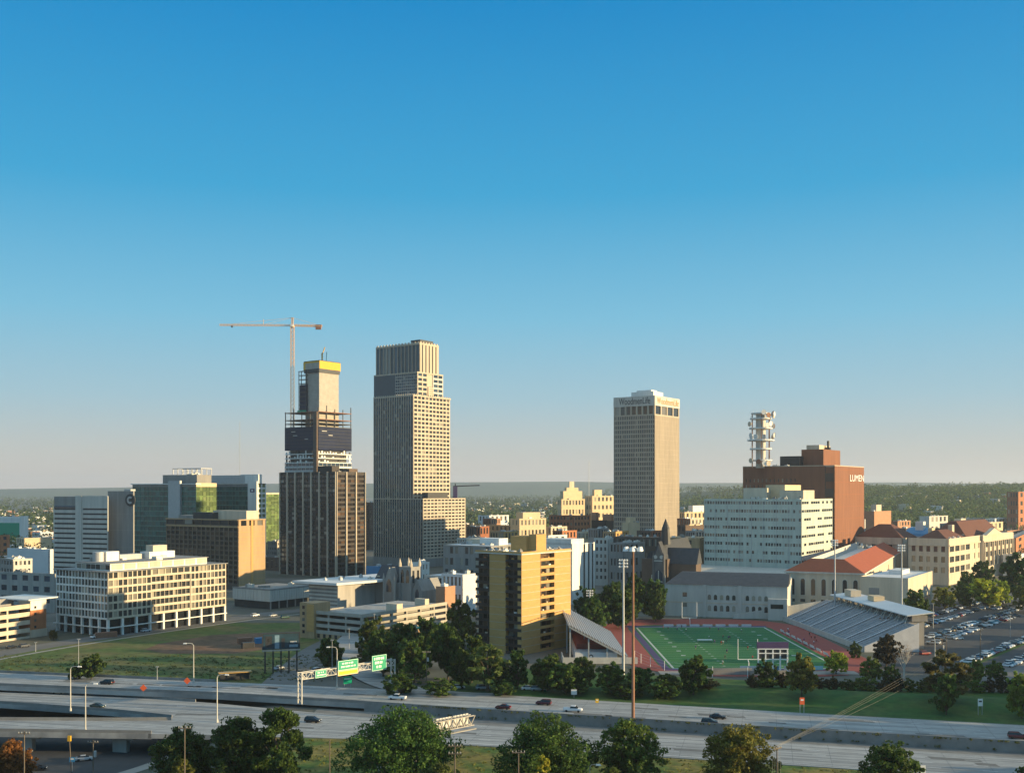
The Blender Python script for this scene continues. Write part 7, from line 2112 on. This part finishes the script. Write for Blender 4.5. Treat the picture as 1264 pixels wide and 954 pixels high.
# bus on the lawn edge and dirt-lot items
p = gp(307, 836); t = thing('shelter', 'long yellow roofed shelter at the freeway edge of the lawn', 'shelter', (xat(290, 362), 362, -.15), R(20))
q = MB(); q.box(-5.5, 5.5, -1.4, 1.4, 2.6, 2.9); q.build('roof', M['gold'], t); q = MB(); q.box(-5, 5, .6, 1.2, 0, 2.6); q.build('back_wall', M['dark'], t)
for x in (-4.8, 0, 4.8): q = MB(); q.box(x - .1, x + .1, -1.2, -1.0, 0, 2.6); q.build('post', M['dark'], t)
for k, (u, v, w, m, lab) in enumerate(((322, 793, 5, 'blue', 'blue container on the bare dirt by the billboard'), (302, 793, 6, 'rusty', 'rusty orange container on the bare dirt'), (131, 786, 9, 'rusty', 'long low stack of rusty materials by the colonnade corner'), (306, 799, 5, 'dark', 'dark container on the edge of the bare dirt'))):
    p = gp(u, v); t = thing('storage_container', lab, 'container', (p.x, p.y, -.1), R(30), 'containers and stores on the building plot')
    q = MB(); q.box(-w / 2, w / 2, -1.2, 1.2, 0, 2.3); q.build('body', M[m], t)
    q = MB()
    for i in range(int(w * 2)): q.box(-w / 2 + i * .5 + .1, -w / 2 + i * .5 + .3, -1.26, -1.2, .15, 2.15)
    q.build('side_ribs', M[m], t)
    q = MB(); q.box(w / 2, w / 2 + .06, -1.05, 1.05, .1, 2.2); q.build('door', M['grey'], t)

# ------------------------------------------------------------------ people at the football field
def person_mesh(joints, bones, radii):
    me = bpy.data.meshes.new('person'); me.from_pydata(joints, bones, [])
    ob = bpy.data.objects.new('person', me); C.objects.link(ob)
    ob.modifiers.new('skin', 'SKIN'); ob.modifiers.new('sub', 'SUBSURF').levels = 1
    for i, r in enumerate(radii): me.skin_vertices[0].data[i].radius = (r, r)
    me.skin_vertices[0].data[0].use_root = True
    bpy.context.view_layer.update()
    out = bpy.data.meshes.new_from_object(ob.evaluated_get(bpy.context.evaluated_depsgraph_get()))
    bpy.data.objects.remove(ob)
    for m in (M['cloth'], M['skin'], M['dark']): out.materials.append(m)
    for p in out.polygons:
        z = p.center.z; x = abs(p.center.x)
        p.material_index = 1 if (z > 1.47 or (z < .45 and z > .1)) else (2 if z <= .95 and x < .3 else 0)
        p.use_smooth = True
    return out
bones_ = [(0, 1), (1, 2), (2, 3), (3, 4), (2, 5), (5, 6), (6, 7), (2, 8), (8, 9), (9, 10), (0, 11), (11, 12), (12, 13), (13, 17), (0, 14), (14, 15), (15, 16), (16, 18)]
rad_ = [.15, .15, .13, .065, .105, .075, .055, .04, .075, .055, .04, .10, .075, .05, .10, .075, .05, .04, .04]
stand = [(0, 0, .95), (0, 0, 1.2), (0, 0, 1.42), (0, 0, 1.53), (0, -.02, 1.67), (.21, 0, 1.40), (.28, .02, 1.12), (.29, -.08, .88), (-.21, 0, 1.40), (-.28, .02, 1.12), (-.29, -.08, .88), (.10, 0, .88), (.11, -.01, .48), (.12, 0, .07), (-.10, 0, .88), (-.11, -.01, .48), (-.12, 0, .07), (.12, -.16, .03), (-.12, -.16, .03)]
runp = [(0, 0, .95), (0, -.05, 1.2), (0, -.12, 1.40), (0, -.16, 1.51), (0, -.2, 1.65), (.21, -.1, 1.38), (.30, .12, 1.18), (.24, -.05, .98), (-.21, -.12, 1.38), (-.28, -.3, 1.15), (-.2, -.5, 1.25), (.10, -.02, .88), (.11, -.38, .62), (.12, -.22, .25), (-.10, .02, .88), (-.11, .12, .45), (-.12, .42, .2), (.12, -.36, .2), (-.12, .44, .06)]
PM = [person_mesh(stand, bones_, rad_), person_mesh(runp, bones_, rad_)]
rnd = random.Random(3)
acts = [('person in %s standing', 0), ('person in %s running', 1)]
cl = [('a white top', (.75, .75, .74)), ('a purple top', (.10, .04, .2)), ('a red top', (.4, .03, .03)), ('a dark top', (.03, .03, .04))]
where_ = [('on the far half of the football field', 470, 496, 70, 112), ('on the near half of the football field', 392, 432, 66, 108), ('around the table at midfield', 440, 462, 72, 96), ('on the red track below the grandstand', 440, 500, 125, 133)]
for wi, (wh, y0, y1, x0, x1) in enumerate(where_):
    for k in range(8):
        cn, cc = cl[k % 4]; a, pi = acts[(k // 4) % 2]
        o = link('person', PM[pi]); o.location = (rnd.uniform(x0, x1), rnd.uniform(y0, y1), ZF + (.05 if wi < 3 else .03)); o.rotation_euler = (0, 0, rnd.uniform(0, 6.28)); o.color = (*cc, 1)
        tag(o, (a % cn) + ' ' + wh, 'person', 'people at the football practice')

# ------------------------------------------------------------------ air
hz = MB(); hz.box(-16500, 16500, -700, 15600, -12, 262)
hm = bpy.data.materials.new('haze_air'); hm.use_nodes = True
hn = hm.node_tree; hn.nodes.remove(hn.nodes['Principled BSDF'])
pv = hn.nodes.new('ShaderNodeVolumePrincipled')
pv.inputs['Color'].default_value = (0.74, 0.86, 1.0, 1)
pv.inputs['Density'].default_value = HAZE
pv.inputs['Anisotropy'].default_value = 0.2
hn.links.new(pv.outputs[0], hn.nodes['Material Output'].inputs['Volume'])
haze = struct(hz.build('haze', hm), 'stuff')
